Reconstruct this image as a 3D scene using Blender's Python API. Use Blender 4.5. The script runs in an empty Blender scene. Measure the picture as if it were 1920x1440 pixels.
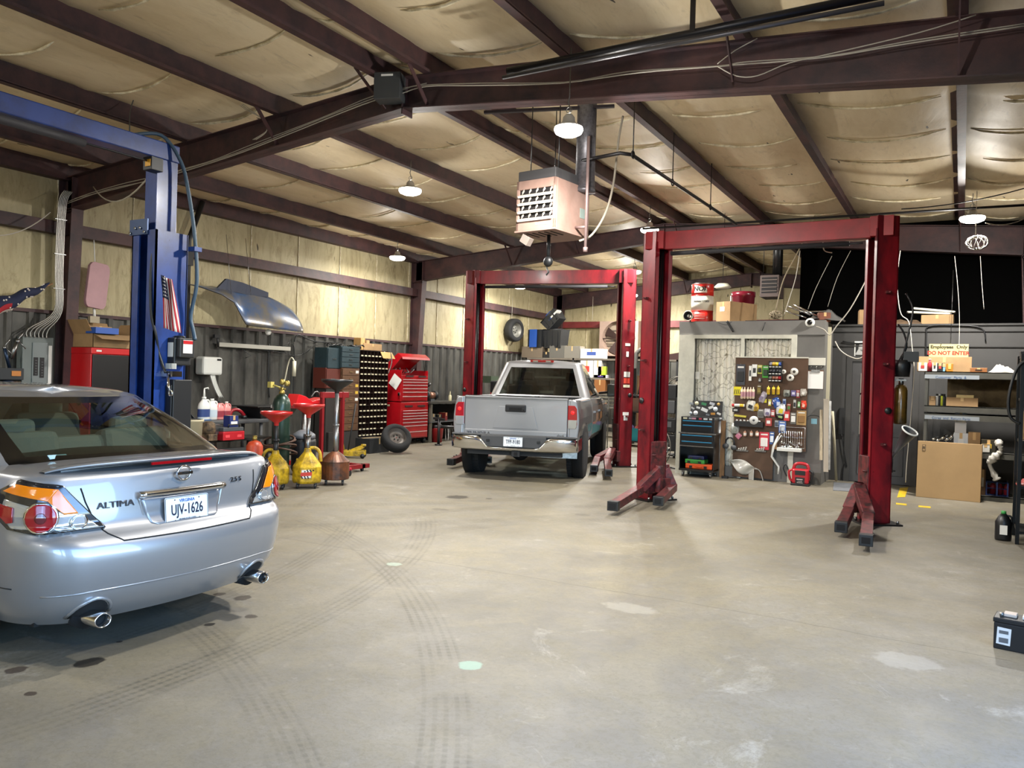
LAMP=165; SKY=2.0; EXPO=.45
import bpy, bmesh, math, random
from mathutils import Vector as V, Matrix as Mx
from mathutils.bvhtree import BVHTree
random.seed(7)
SC=bpy.context.scene; COL=SC.collection; PI=math.pi
R=math.radians
# ---------------------------------------------------------------- camera
FPX=1480.0; EYE=1.6
def _cam_axes(yaw,pitch,roll):
    cy,sy=math.cos(yaw),math.sin(yaw)
    F=V((-sy,cy,0)); rt=V((cy,sy,0)); dn=V((0,0,-1))
    cp,sp=math.cos(pitch),math.sin(pitch)
    f2=cp*F+sp*dn; d2=cp*dn-sp*F
    cr,sr=math.cos(roll),math.sin(roll)
    return cr*rt+sr*d2, cr*d2-sr*rt, f2
AR,AD,AF=_cam_axes(R(29.65),R(.4),R(-1.7))
cam=bpy.data.cameras.new('camera'); co=bpy.data.objects.new('camera',cam); COL.objects.link(co)
cam.sensor_width=36; cam.lens=FPX/1920*36; cam.clip_start=.05
m=Mx((AR,-AD,-AF)).transposed().to_4x4(); m.translation=V((0,0,EYE)); co.matrix_world=m; SC.camera=co
def ray(x,y): return AR*((x-960)/FPX)+AD*((y-720)/FPX)+AF
def gz(x,y,Z=0):
    d=ray(x,y); t=(Z-EYE)/d.z; return V((d.x*t,d.y*t,Z))
def oy(x,y,Y):
    d=ray(x,y); t=Y/d.y; return V((d.x*t,Y,EYE+d.z*t))
def ox(x,y,X):
    d=ray(x,y); t=X/d.x; return V((X,d.y*t,EYE+d.z*t))
def fr(x0,y0,x1,y1,Y):       # photo rectangle on a plane facing the entrance -> xc, z0, w, h
    a=oy(x0,(y0+y1)/2,Y); b=oy(x1,(y0+y1)/2,Y); xm=(x0+x1)/2
    t=oy(xm,y0,Y); u=oy(xm,y1,Y)
    return (a.x+b.x)/2, u.z, b.x-a.x, t.z-u.z
def lr(x0,y0,x1,y1,X):       # the same on a plane along the left wall -> yc, z0, w, h
    a=ox(x0,(y0+y1)/2,X); b=ox(x1,(y0+y1)/2,X); xm=(x0+x1)/2
    t=ox(xm,y0,X); u=ox(xm,y1,X)
    return (a.y+b.y)/2, u.z, b.y-a.y, t.z-u.z
# ---------------------------------------------------------------- materials
MC={}
def hexc(h):
    if isinstance(h,(tuple,list)): return tuple(h)[:3]
    h=h.lstrip('#'); c=[int(h[i:i+2],16)/255 for i in (0,2,4)]
    return tuple((x/12.92 if x<=.04045 else ((x+.055)/1.055)**2.4) for x in c)
def nn(nt,t,**k):
    n=nt.nodes.new(t)
    for a,b in k.items(): setattr(n,a,b)
    return n
def mat(name,col,rough=.6,metal=0,var=0,vs=6,bump=0,bs=60,coat=0,emit=None,es=0,col2=None,spec=.5,trans=0,stretch=None):
    if name in MC: return MC[name]
    m=bpy.data.materials.new(name); m.use_nodes=True; nt=m.node_tree; b=nt.nodes['Principled BSDF']
    c=hexc(col); b.inputs['Base Color'].default_value=(*c,1); b.inputs['Roughness'].default_value=rough
    b.inputs['Metallic'].default_value=metal; b.inputs['Coat Weight'].default_value=coat; b.inputs['Specular IOR Level'].default_value=spec
    b.inputs['Transmission Weight'].default_value=trans; b.inputs['Coat Roughness'].default_value=.12
    if emit is not None:
        b.inputs['Emission Color'].default_value=(*hexc(emit),1); b.inputs['Emission Strength'].default_value=es
    if var or bump:
        tc=nn(nt,'ShaderNodeTexCoord'); src=tc.outputs['Object']
        if stretch:
            mp=nn(nt,'ShaderNodeMapping'); mp.inputs['Scale'].default_value=stretch; nt.links.new(src,mp.inputs['Vector']); src=mp.outputs['Vector']
    if var:
        n=nn(nt,'ShaderNodeTexNoise'); n.inputs['Scale'].default_value=vs; n.inputs['Detail'].default_value=6; n.inputs['Roughness'].default_value=.65
        nt.links.new(src,n.inputs['Vector'])
        mx=nn(nt,'ShaderNodeMix',data_type='RGBA'); c2=hexc(col2) if col2 else tuple(x*(1-var) for x in c)
        rp=nn(nt,'ShaderNodeMapRange'); rp.inputs[1].default_value=.38; rp.inputs[2].default_value=.66
        nt.links.new(n.outputs['Fac'],rp.inputs[0]); nt.links.new(rp.outputs[0],mx.inputs[0])
        mx.inputs[6].default_value=(*tuple(min(1,x*(1+.25*var)) for x in c),1); mx.inputs[7].default_value=(*c2,1)
        nt.links.new(mx.outputs[2],b.inputs['Base Color'])
    if bump:
        n=nn(nt,'ShaderNodeTexNoise'); n.inputs['Scale'].default_value=bs; n.inputs['Detail'].default_value=3
        nt.links.new(src,n.inputs['Vector'])
        bp=nn(nt,'ShaderNodeBump'); bp.inputs['Strength'].default_value=bump; bp.inputs['Distance'].default_value=.01
        nt.links.new(n.outputs['Fac'],bp.inputs['Height']); nt.links.new(bp.outputs[0],b.inputs['Normal'])
    MC[name]=m; return m
def glass(name,tint,gloss=.12,rough=.03):
    if name in MC: return MC[name]
    m=bpy.data.materials.new(name); m.use_nodes=True; nt=m.node_tree; nt.nodes.clear()
    o=nn(nt,'ShaderNodeOutputMaterial'); t=nn(nt,'ShaderNodeBsdfTransparent'); g=nn(nt,'ShaderNodeBsdfGlossy'); mx=nn(nt,'ShaderNodeMixShader')
    t.inputs[0].default_value=(*hexc(tint),1); g.inputs['Roughness'].default_value=rough; g.inputs[0].default_value=(1,1,1,1)
    f=nn(nt,'ShaderNodeLayerWeight'); f.inputs[0].default_value=.5; pw=nn(nt,'ShaderNodeMath',operation='POWER'); pw.inputs[1].default_value=4; nt.links.new(f.outputs['Facing'],pw.inputs[0])
    ad=nn(nt,'ShaderNodeMath',operation='MULTIPLY_ADD'); ad.inputs[1].default_value=.8; ad.inputs[2].default_value=gloss+.03; nt.links.new(pw.outputs[0],ad.inputs[0])
    nt.links.new(ad.outputs[0],mx.inputs[0]); nt.links.new(t.outputs[0],mx.inputs[1]); nt.links.new(g.outputs[0],mx.inputs[2]); nt.links.new(mx.outputs[0],o.inputs[0])
    MC[name]=m; return m
# ---------------------------------------------------------------- mesh builder
class B:
    def __init__(s,M=None): s.v=[];s.f=[];s.m=[];s.mi=0;s.sm=[];s.M=M or Mx.Identity(4);s.s=False
    def add(s,vs,fs,smooth=None):
        o=len(s.v); s.v+= [tuple(s.M@V(p)) for p in vs]
        sm=s.s if smooth is None else smooth
        for f in fs: s.f.append([i+o for i in f]); s.m.append(s.mi); s.sm.append(sm)
        return s
    def box(s,c,d,rz=0,rot=None,taper=1):
        x,y,z=[a/2 for a in d]; P=[]
        m=Mx.Rotation(rz,4,'Z') if rot is None else rot
        for k in (-1,1):
            t=taper if k>0 else 1
            for a,b in ((-1,-1),(1,-1),(1,1),(-1,1)): P.append(V(c)+m@V((a*x*t,b*y*t,k*z)))
        return s.add(P,[(0,3,2,1),(4,5,6,7),(0,1,5,4),(1,2,6,5),(2,3,7,6),(3,0,4,7)],False)
    def b0(s,x0,x1,y0,y1,z0,z1): return s.box(((x0+x1)/2,(y0+y1)/2,(z0+z1)/2),(abs(x1-x0),abs(y1-y0),abs(z1-z0)))
    def beam(s,p,q,w,h,up=(0,0,1)):
        p=V(p);q=V(q);d=(q-p); L=d.length; d.normalize(); u=V(up); r=d.cross(u)
        if r.length<1e-4: r=d.cross(V((0,1,0)))
        r.normalize(); u=r.cross(d); P=[]
        for a in (p,q):
            for i,j in ((-1,-1),(1,-1),(1,1),(-1,1)): P.append(a+r*(i*w/2)+u*(j*h/2))
        return s.add(P,[(0,3,2,1),(4,5,6,7),(0,1,5,4),(1,2,6,5),(2,3,7,6),(3,0,4,7)],False)
    def tube(s,pts,r,n=8,closed=False,cap=True,smooth=True):
        pts=[V(p) for p in pts]; k=len(pts); P=[];prev=None
        for i,p in enumerate(pts):
            if closed: d=pts[(i+1)%k]-pts[i-1]
            else: d=pts[min(i+1,k-1)]-pts[max(i-1,0)]
            if d.length<1e-9: d=V((0,0,1))
            d.normalize()
            if prev is None:
                a=V((0,0,1)) if abs(d.z)<.9 else V((1,0,0)); u=d.cross(a).normalized()
            else:
                u=prev-d*prev.dot(d)
                if u.length<1e-6: u=d.cross(V((0,0,1)))
                u.normalize()
            prev=u; w=d.cross(u); rr=r[min(i,len(r)-1)] if isinstance(r,(list,tuple)) else r
            for j in range(n):
                t=2*PI*j/n; P.append(p+u*(rr*math.cos(t))+w*(rr*math.sin(t)))
        F=[]
        for i in range(k if closed else k-1):
            a=i*n; b=((i+1)%k)*n
            for j in range(n): F.append((a+j,a+(j+1)%n,b+(j+1)%n,b+j))
        if cap and not closed: F.append(tuple(range(n))[::-1]); F.append(tuple((k-1)*n+j for j in range(n)))
        return s.add(P,F,smooth)
    def lathe(s,prof,n=20,c=(0,0,0),axis=None,cap=True,smooth=True,sx=1,sy=1):
        m=axis or Mx.Identity(4); P=[];k=len(prof)
        for (r,z) in prof:
            for j in range(n):
                t=2*PI*j/n; P.append(V(c)+m@V((r*math.cos(t)*sx,r*math.sin(t)*sy,z)))
        F=[]
        for i in range(k-1):
            for j in range(n): F.append((i*n+j,i*n+(j+1)%n,(i+1)*n+(j+1)%n,(i+1)*n+j))
        if cap: F.append(tuple(range(n))[::-1]); F.append(tuple((k-1)*n+j for j in range(n)))
        return s.add(P,F,smooth)
    def cyl(s,c,r,h,n=20,axis=None,smooth=True): return s.lathe([(r,0),(r,h)],n,c,axis,True,smooth)
    def prism(s,poly,h,M=None,smooth=False):   # poly in local xy, extruded +z
        m=M or Mx.Identity(4);k=len(poly)
        P=[m@V((x,y,0)) for x,y in poly]+[m@V((x,y,h)) for x,y in poly]
        F=[tuple(range(k))[::-1],tuple(range(k,2*k))]+[(i,(i+1)%k,k+(i+1)%k,k+i) for i in range(k)]
        return s.add(P,F,smooth)
    def grid(s,fn,nu,nv,smooth=True):
        P=[fn(i/nu,j/nv) for j in range(nv+1) for i in range(nu+1)]
        F=[(j*(nu+1)+i,j*(nu+1)+i+1,(j+1)*(nu+1)+i+1,(j+1)*(nu+1)+i) for j in range(nv) for i in range(nu)]
        return s.add(P,F,smooth)
    def ball(s,c,r,n=12,sc=(1,1,1)):
        P=[];F=[];k=n//2
        pr=[(math.sin(PI*i/k)*r,-math.cos(PI*i/k)*r) for i in range(k+1)]
        pr[0]=(r*.02,-r);pr[-1]=(r*.02,r)
        return s.lathe(pr,n,c,Mx.Diagonal((sc[0],sc[1],sc[2],1)))
    def split(s,name,mt,parent=None,**k):
        par=list(range(len(s.v)))
        def fd(a):
            while par[a]!=a: par[a]=par[par[a]]; a=par[a]
            return a
        for f in s.f:
            a=fd(f[0])
            for q in f[1:]: par[fd(q)]=a
        gr={}
        for i,f in enumerate(s.f): gr.setdefault(fd(f[0]),[]).append(i)
        out=[]
        for ids in gr.values():
            c=B(); mp={}
            for i in ids:
                f=[]
                for q in s.f[i]:
                    if q not in mp: mp[q]=len(c.v); c.v.append(s.v[q])
                    f.append(mp[q])
                c.f.append(f); c.m.append(s.m[i]); c.sm.append(s.sm[i])
            out.append(c.build(name,mt,parent,**k))
        return out
    def build(s,name,mt,parent=None,bevel=0,sol=0,loc=None,rz=0,merge=False,sub=0):
        me=bpy.data.meshes.new(name); me.from_pydata(s.v,[],s.f); me.update()
        mts=mt if isinstance(mt,(list,tuple)) else [mt]
        for q in mts: me.materials.append(q)
        for i,p in enumerate(me.polygons): p.material_index=min(s.m[i],len(mts)-1); p.use_smooth=s.sm[i]
        bm=bmesh.new(); bm.from_mesh(me)
        if merge: bmesh.ops.remove_doubles(bm,verts=bm.verts,dist=1e-4)
        bmesh.ops.recalc_face_normals(bm,faces=bm.faces); bm.to_mesh(me); bm.free()
        o=bpy.data.objects.new(name,me); COL.objects.link(o)
        if parent: o.parent=parent
        if loc is not None: o.location=loc
        o.rotation_euler=(0,0,rz)
        if sol:
            q=o.modifiers.new('sol','SOLIDIFY'); q.thickness=sol; q.offset=0
        if sub:
            q=o.modifiers.new('sub','SUBSURF'); q.levels=sub; q.render_levels=sub
        if bevel:
            q=o.modifiers.new('bev','BEVEL'); q.width=bevel; q.segments=2; q.limit_method='ANGLE'; q.harden_normals=False
        return o
def tag(o,label,cat,group=None,kind=None):
    o['label']=label; o['category']=cat
    if group: o['group']=group
    if kind: o['kind']=kind
    return o
def thing(name,label,cat,loc=(0,0,0),rz=0,group=None,scale=1):
    o=bpy.data.objects.new(name,None); COL.objects.link(o); o.location=loc; o.rotation_euler=(0,0,rz); o.empty_display_size=.1
    o.scale=(scale,)*3
    return tag(o,label,cat,group)
def one(b,name,mt,label,cat,loc=(0,0,0),rz=0,group=None,**k): return tag(b.build(name,mt,None,loc=loc,rz=rz,**k),label,cat,group)
def st(b,name,mt,**k):
    o=b.build(name,mt,None,**k); o['kind']='structure'; return o
def lab(o,l): o['label']=l; return o
def dup(root,loc,rz=0,label=None,group=None):
    c=root.copy(); COL.objects.link(c); c.location=loc; c.rotation_euler=(0,0,rz)
    if label: c['label']=label
    if group: c['group']=group
    def rec(a,p):
        for ch in list(a.children):
            d=ch.copy(); COL.objects.link(d); d.parent=p; rec(ch,d)
    rec(root,c); return c
def text(s,size,name,mt,parent=None,M=None,ext=.002,align='CENTER',sx=1,bold=0,shear=0):
    cu=bpy.data.curves.new('t','FONT'); cu.body=s; cu.size=size; cu.extrude=ext; cu.align_x=align; cu.align_y='CENTER'; cu.offset=bold; cu.shear=shear; cu.resolution_u=3
    to=bpy.data.objects.new('t',cu); COL.objects.link(to)
    dg=bpy.context.evaluated_depsgraph_get(); me=bpy.data.meshes.new_from_object(to.evaluated_get(dg))
    bpy.data.objects.remove(to); bpy.data.curves.remove(cu)
    me.transform(Mx.Diagonal((sx,1,1,1)))
    if M: me.transform(M)
    me.materials.clear(); me.materials.append(mt)
    o=bpy.data.objects.new(name,me); COL.objects.link(o)
    if parent: o.parent=parent
    return o
# text standing upright and facing local -Y, at point p
def face_y(p,rz=0): return Mx.Translation(V(p))@Mx.Rotation(rz,4,'Z')@Mx.Rotation(PI/2,4,'X')
AX=Mx.Rotation(PI/2,4,'Y')      # z -> x
AY=Mx.Rotation(-PI/2,4,'X')     # z -> y
def smoothpts(P,n=6):           # catmull-rom
    P=[V(p) for p in P]; out=[]
    for i in range(len(P)-1):
        a=P[max(i-1,0)];b=P[i];c=P[i+1];d=P[min(i+2,len(P)-1)]
        for k in range(n):
            t=k/n; out.append(.5*((2*b)+(c-a)*t+(2*a-5*b+4*c-d)*t*t+(3*b-a-3*c+d)*t**3))
    out.append(P[-1]); return out
def hang(p,q,sag,n=10):
    p=V(p);q=V(q); return [p.lerp(q,i/n)-V((0,0,sag*4*(i/n)*(1-i/n))) for i in range(n+1)]
def interp(T,x):
    if x<=T[0][0]: return T[0][1]
    for (a,b),(c,d) in zip(T,T[1:]):
        if x<=c: return b+(d-b)*(x-a)/(c-a)
    return T[-1][1]
# common materials
K=mat('black_plastic','#17181a',.45); DK=mat('dark_void','#060607',.9)
GR=mat('grey_plastic','#4a4c4e',.55); LG=mat('light_grey','#9a9c9a',.5); WH=mat('white_plastic','#dcdcd6',.4)
CH=mat('chrome','#d8d8d8',.12,1); ST=mat('steel','#8d8d8c',.35,1,var=.3,vs=20); RU=mat('rubber','#1c1c1d',.8,bump=.4,bs=90)
RED=mat('red_paint','#b8141c',.35,coat=.3,var=.25,vs=5); YEL=mat('yellow_paint','#c9a41d',.45,var=.4,vs=9,col2='#5e4a12')
CARD=mat('cardboard','#a5855e',.85,var=.18,vs=3); PAPER=mat('paper','#e6e5df',.8); WOOD=mat('wood','#8b6844',.7,var=.45,vs=7,stretch=(6,6,.6))
PRIM=mat('red_oxide_steel','#4d3333',.6,var=.35,vs=3,col2='#33262a',bump=.15,bs=25)
# ================================================================ building shell
WL=-11.7; WR=1.15; YB=23.4; YF=-6.0; RX=-5.35; SL=.077; RAFT=4.84
F1,F2,F3,F0=6.9,15.52,23.2,-1.7
def roofz(x): return RAFT-SL*abs(x-RX)      # top of the rafters
def ceilz(x): return roofz(x)+.25
# ---- floor
def floor_mat():
    m=bpy.data.materials.new('concrete_floor'); m.use_nodes=True; nt=m.node_tree; b=nt.nodes['Principled BSDF']; L=nt.links
    tc=nn(nt,'ShaderNodeTexCoord'); sp=nn(nt,'ShaderNodeSeparateXYZ'); L.new(tc.outputs['Object'],sp.inputs[0])
    def mth(op,a,c=None,cl=False):
        n=nn(nt,'ShaderNodeMath',operation=op); n.use_clamp=cl
        for i,q in enumerate((a,c)):
            if q is None: continue
            if isinstance(q,(int,float)): n.inputs[i].default_value=q
            else: L.new(q,n.inputs[i])
        return n.outputs[0]
    def noise(s,d=5,rg=.6,vec=None,dist=0):
        n=nn(nt,'ShaderNodeTexNoise'); n.inputs['Scale'].default_value=s; n.inputs['Detail'].default_value=d; n.inputs['Roughness'].default_value=rg; n.inputs['Distortion'].default_value=dist
        L.new(vec or tc.outputs['Object'],n.inputs['Vector']); return n.outputs['Fac']
    def rng(v,a,c,x=0,y=1):
        n=nn(nt,'ShaderNodeMapRange'); L.new(v,n.inputs[0]); 
        for i,q in enumerate((a,c,x,y)): n.inputs[i+1].default_value=q
        return n.outputs[0]
    def mix(f,a,c):
        n=nn(nt,'ShaderNodeMix',data_type='RGBA')
        if isinstance(f,(int,float)): n.inputs[0].default_value=f
        else: L.new(f,n.inputs[0])
        for i,q in ((6,a),(7,c)):
            if isinstance(q,(str,tuple)): n.inputs[i].default_value=(*hexc(q),1)
            else: L.new(q,n.inputs[i])
        return n.outputs[2]
    X=sp.outputs[0];Y=sp.outputs[1]
    c=mix(rng(noise(.55,6,.7),.35,.68),'#7a756a','#625d53')
    c=mix(mth('MULTIPLY',rng(noise(.35,5,.75,dist=1.5),.48,.66),.45),c,'#8a7f62')
    c=mix(mth('MULTIPLY',rng(noise(3.1,9,.8,dist=1.4),.44,.66),.75),c,'#756d58')
    c=mix(mth('MULTIPLY',rng(noise(.9,7,.8,dist=1.2),.58,.74),.36),c,'#c1beb4')
    c=mix(mth('MULTIPLY',rng(noise(30,5,.75,dist=1),.46,.68),.6),c,'#625b4c')
    c=mix(mth('MULTIPLY',rng(noise(9,3,.6),.64,.74),.08),c,'#c9c6bc')
    nz=noise(1.3,3); nz2=noise(2.4,5,.6,dist=.3)
    def arc(cx,cy,Rr,w,ax0=None,ax1=None,amt=.4):
        nonlocal c
        d=mth('SQRT',mth('ADD',mth('POWER',mth('SUBTRACT',X,cx),2),mth('POWER',mth('SUBTRACT',Y,cy),2)))
        r=mth('SUBTRACT',d,Rr); ar=mth('ABSOLUTE',r)
        band=rng(ar,w,w*.8)
        rib=rng(mth('SINE',mth('MULTIPLY',r,PI*2/(w/2.6))),-.2,.7,.25,1)
        th=mth('ARCTAN2',mth('SUBTRACT',Y,cy),mth('SUBTRACT',X,cx))
        tr=rng(mth('SINE',mth('MULTIPLY',th,Rr*PI*2/.05)),-.6,.4,.55,1)
        f=mth('MULTIPLY',mth('MULTIPLY',band,rib),tr)
        f=mth('MULTIPLY',f,rng(nz2,.34,.6))
        if ax0 is not None:
            f=mth('MULTIPLY',f,mth('MULTIPLY',rng(th,ax0,ax0+.12),rng(th,ax1+.12,ax1)))
        c=mix(mth('MULTIPLY',f,amt*1.25),c,'#4d483c')
    for a in ARCS: arc(*a)
    # long joint crack across the slab
    for (p,q) in CRACKS:
        p=V(p);q=V(q);d=(q-p);Ln=d.length;d/=Ln;nx,ny=-d.y,d.x
        s=mth('ADD',mth('ADD',mth('MULTIPLY',X,nx),mth('MULTIPLY',Y,ny)),-(p.x*nx+p.y*ny))
        s=mth('ADD',s,rng(nz,0,1,-.05,.05)); s=mth('ADD',s,rng(noise(14,2),0,1,-.008,.008))
        t=mth('ADD',mth('ADD',mth('MULTIPLY',X,d.x),mth('MULTIPLY',Y,d.y)),-(p.x*d.x+p.y*d.y))
        f=mth('MULTIPLY',rng(mth('ABSOLUTE',s),.007,.002),mth('MULTIPLY',rng(t,-.01,.05),rng(t,Ln+.01,Ln-.05)))
        c=mix(mth('MULTIPLY',f,.75),c,'#4b463b')
    for (x,y,rx,ry,col,am) in STAINS:
        g=gz(x,y); d=mth('SQRT',mth('ADD',mth('POWER',mth('DIVIDE',mth('SUBTRACT',X,g.x),rx),2),mth('POWER',mth('DIVIDE',mth('SUBTRACT',Y,g.y),ry),2)))
        d=mth('ADD',d,rng(noise(11,3),0,1,-.45,.45))
        c=mix(mth('MULTIPLY',rng(d,1.0,.8),am),c,col)
    L.new(c,b.inputs['Base Color'])
    rr=rng(noise(2,4),.3,.7,.5,.7); L.new(rr,b.inputs['Roughness']); b.inputs['Specular IOR Level'].default_value=.4
    bp=nn(nt,'ShaderNodeBump'); bp.inputs['Strength'].default_value=.12; bp.inputs['Distance'].default_value=.01
    L.new(noise(30,5,.7),bp.inputs['Height']); L.new(bp.outputs[0],b.inputs['Normal'])
    return m
ARCS=[(-1.9,6.2,3.75,.13,PI*.62,PI*1.2,.55),(-1.9,6.2,2.75,.13,PI*.62,PI*1.25,.55),(-11.2,2.4,7.7,.14,-.1,.62,.5),(-11.2,2.4,6.9,.13,-.1,.6,.5),
 (-12.5,13.5,9.9,.13,-1.15,.05,.5),(-12.5,13.5,8.6,.13,-1.1,.0,.5),(-9.5,-2.0,9.0,.14,.2,1.15,.5),(3.2,9.0,6.0,.13,2.6,3.9,.45),(3.2,9.0,7.3,.13,2.6,3.7,.45),(-6.5,-3.5,7.2,.13,.2,1.4,.4)]
CRACKS=[((gz(525,1008)).to_2d(),gz(1290,1130).to_2d()),(gz(1290,1130).to_2d(),gz(1900,1240).to_2d())]
STAINS=[(858,932,.16,.16,'#2f2a20',.85),(917,935,.05,.05,'#2f2a20',.8),(166,1242,.07,.09,'#15120f',.9),(30,1256,.05,.06,'#2a1c15',.8),(455,1121,.06,.07,'#2a2119',.8),(412,1114,.04,.05,'#2a2119',.8),(470,1156,.05,.04,'#2a2119',.8),
 (393,1171,.035,.04,'#15120f',.9),(57,1301,.035,.03,'#2a1c15',.8),(224,1203,.02,.02,'#15120f',.8),(882,1247,.075,.075,'#8ab09c',.55),(740,1058,.08,.06,'#a9c2b0',.35),(1180,1140,.22,.12,'#a29e92',.3),(1700,1240,.2,.16,'#a3a19a',.3),(1330,1085,.3,.2,'#736d5c',.3),(660,912,.12,.05,'#6e6856',.5),(825,955,.12,.07,'#514b3e',.6),(1092,965,.1,.08,'#514b3e',.6)]
b=B(); b.b0(WL-.3,WR+.3,YF,YB+.3,-.1,0); st(b,'floor',floor_mat())
# ---- cream insulation
def insul(name,base,dirt,vs=1.1,st_=(1,1,1),k=1):
    m=bpy.data.materials.new(name); m.use_nodes=True; nt=m.node_tree; b=nt.nodes['Principled BSDF']; L=nt.links
    tc=nn(nt,'ShaderNodeTexCoord'); mp=nn(nt,'ShaderNodeMapping'); mp.inputs['Scale'].default_value=st_; L.new(tc.outputs['Object'],mp.inputs[0])
    def noise(s,d,rg,di=0):
        n=nn(nt,'ShaderNodeTexNoise'); n.inputs['Scale'].default_value=s; n.inputs['Detail'].default_value=d; n.inputs['Roughness'].default_value=rg; n.inputs['Distortion'].default_value=di
        L.new(mp.outputs[0],n.inputs['Vector']); return n.outputs['Fac']
    def lay(prev,f,a,c,am,col):
        r=nn(nt,'ShaderNodeMapRange'); L.new(f,r.inputs[0]); r.inputs[1].default_value=a; r.inputs[2].default_value=c; r.inputs[4].default_value=am
        x=nn(nt,'ShaderNodeMix',data_type='RGBA'); L.new(r.outputs[0],x.inputs[0])
        if isinstance(prev,str): x.inputs[6].default_value=(*hexc(prev),1)
        else: L.new(prev,x.inputs[6])
        x.inputs[7].default_value=(*hexc(col),1); return x.outputs[2]
    c=lay(base,noise(vs,6,.7),.42,.70,.65,dirt)
    c=lay(c,noise(vs*3.3,7,.8,1.8),.50,.68,.62*k,dirt)
    c=lay(c,noise(vs*6,5,.75,.8),.56,.70,.5*k,'#5e4d33')
    c=lay(c,noise(vs*7,2,.5),.745,.76,.9,'#1b1510')
    L.new(c,b.inputs['Base Color']); b.inputs['Roughness'].default_value=.55; b.inputs['Specular IOR Level'].default_value=.3
    bp=nn(nt,'ShaderNodeBump'); bp.inputs['Strength'].default_value=.35; bp.inputs['Distance'].default_value=.03
    L.new(noise(vs*2.5,4,.6,.8),bp.inputs['Height']); L.new(bp.outputs[0],b.inputs['Normal'])
    return m
IW=insul('wall_insulation','#c4b994','#857654',1.0,(1,1,.3)); IC=insul('ceiling_insulation','#ecdcbc','#ccb68c',.55,(2.2,.6,1),.45)
SEAM=mat('seam_facing','#efe6cb',.5,var=.25,vs=8,col2='#b5a680')
# corrugated wainscot
WAIN=mat('grey_metal_cladding','#55544f',.45,.3,var=.35,vs=2.5,col2='#2e2d2b',stretch=(1,1,.35))
def corr(b,p,q,z0,z1,nrm,pitch=.3048,dep=.038):
    p=V(p);q=V(q);d=q-p;L=d.length;d.normalize();n=V(nrm);pts=[];s=0
    while s<L:
        for a,h in ((0,0),(.19,0),(.215,1),(.28,1)):
            pts.append((min(s+a,L),h*dep))
        s+=pitch
    pts.append((L,0)); P=[];F=[]
    for s_,h in pts:
        a=p+d*s_+n*h; P+=[(a.x,a.y,z0),(a.x,a.y,z1)]
    for i in range(len(pts)-1): F.append((2*i,2*i+2,2*i+3,2*i+1))
    b.add(P,F,False)
b=B(); b.b0(WL-.12,WL,YF,YB,0,ceilz(WL)); w=st(b,'wall_left',IW)
b=B(); corr(b,(WL+.012,YF,0),(WL+.012,YB,0),0,2.36,(1,0,0)); st(b,'trim_1',WAIN,sol=.004)
b=B(); b.b0(WL,WL+.055,YF,YB,2.35,2.40); st(b,'trim_2',PRIM)
b=B(); b.b0(WL,WR,YB,YB+.12,0,RAFT+.4); st(b,'wall_back',IW)
b=B(); corr(b,(WL,YB-.012,0),(WR,YB-.012,0),0,2.36,(0,-1,0)); st(b,'trim_3',WAIN,sol=.004)
b=B(); b.b0(WL,WR,YB-.055,YB,2.35,2.40); st(b,'trim_4',PRIM)
b=B(); b.b0(WR,WR+.12,YF,-4.8,0,ceilz(WR)); b.b0(WR,WR+.12,-.9,.7,0,ceilz(WR)); b.b0(WR,WR+.12,4.9,YB,0,ceilz(WR)); b.b0(WR,WR+.12,YF,YB,3.5,ceilz(WR)); st(b,'wall_right',mat('shade_black_wall','#030303',1,spec=.05))  # near-black colour stands in for the lack of light on this wall
b=B(); b.b0(WL,WR,YF-.12,YF,0,5.2)
st(b,'wall_front',IW)
# black partition added to keep the space above the office dark
b=B(); b.b0(-2.75,WR,15.9,15.98,2.55,4.62); st(b,'wall_added_dark',mat('shade_black_wall',''))
b=B(); b.b0(-2.75,WR,15.9,15.98,0,2.55); st(b,'wall_added_dark_base',mat('shade_black_wall',''))
# ---- ceiling of sagging insulation between the purlins
PX=[WR,-.12,-1.77,-3.42,-5.07,-5.63,-7.28,-8.93,-10.58,WL]
b=B()
def ceil_patch(x0,x1):
    def fn(u,v):
        x=x0+(x1-x0)*u; y=YF+(YB-YF)*v
        sag=.075*4*u*(1-u)*(1+.35*math.sin(y*2.1+x)); ph=(y+.0)%1.22
        return V((x,y,ceilz(x)-sag-.018*math.exp(-((ph-.61)/.10)**2)))
    b.grid(fn,8,200)
for i in range(len(PX)-1): ceil_patch(PX[i],PX[i+1])
b.M=Mx.Identity(4); st(b,'ceiling',IC)
b=B()
for i in range(len(PX)-1):
    x0,x1=PX[i]-.06,PX[i+1]+.06
    for k in range(24):
        y=YF+.61+1.22*k
        if y>YB: break
        ln=random.uniform(.6,1.0); o=random.uniform(0,1-ln); pts=[]
        for j in range(9):
            u=o+ln*j/8; x=x0+(x1-x0)*u
            pts.append(V((x,y+.14*4*u*(1-u)*1+random.uniform(-.008,.008),ceilz(x)-.075*4*u*(1-u)*(1+.35*math.sin(y*2.1+x))-.022)))
        b.tube(pts,[.004]+[random.uniform(.010,.019) for _ in range(7)]+[.004],6)
o=st(b,'trim_5',SEAM); 
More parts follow.
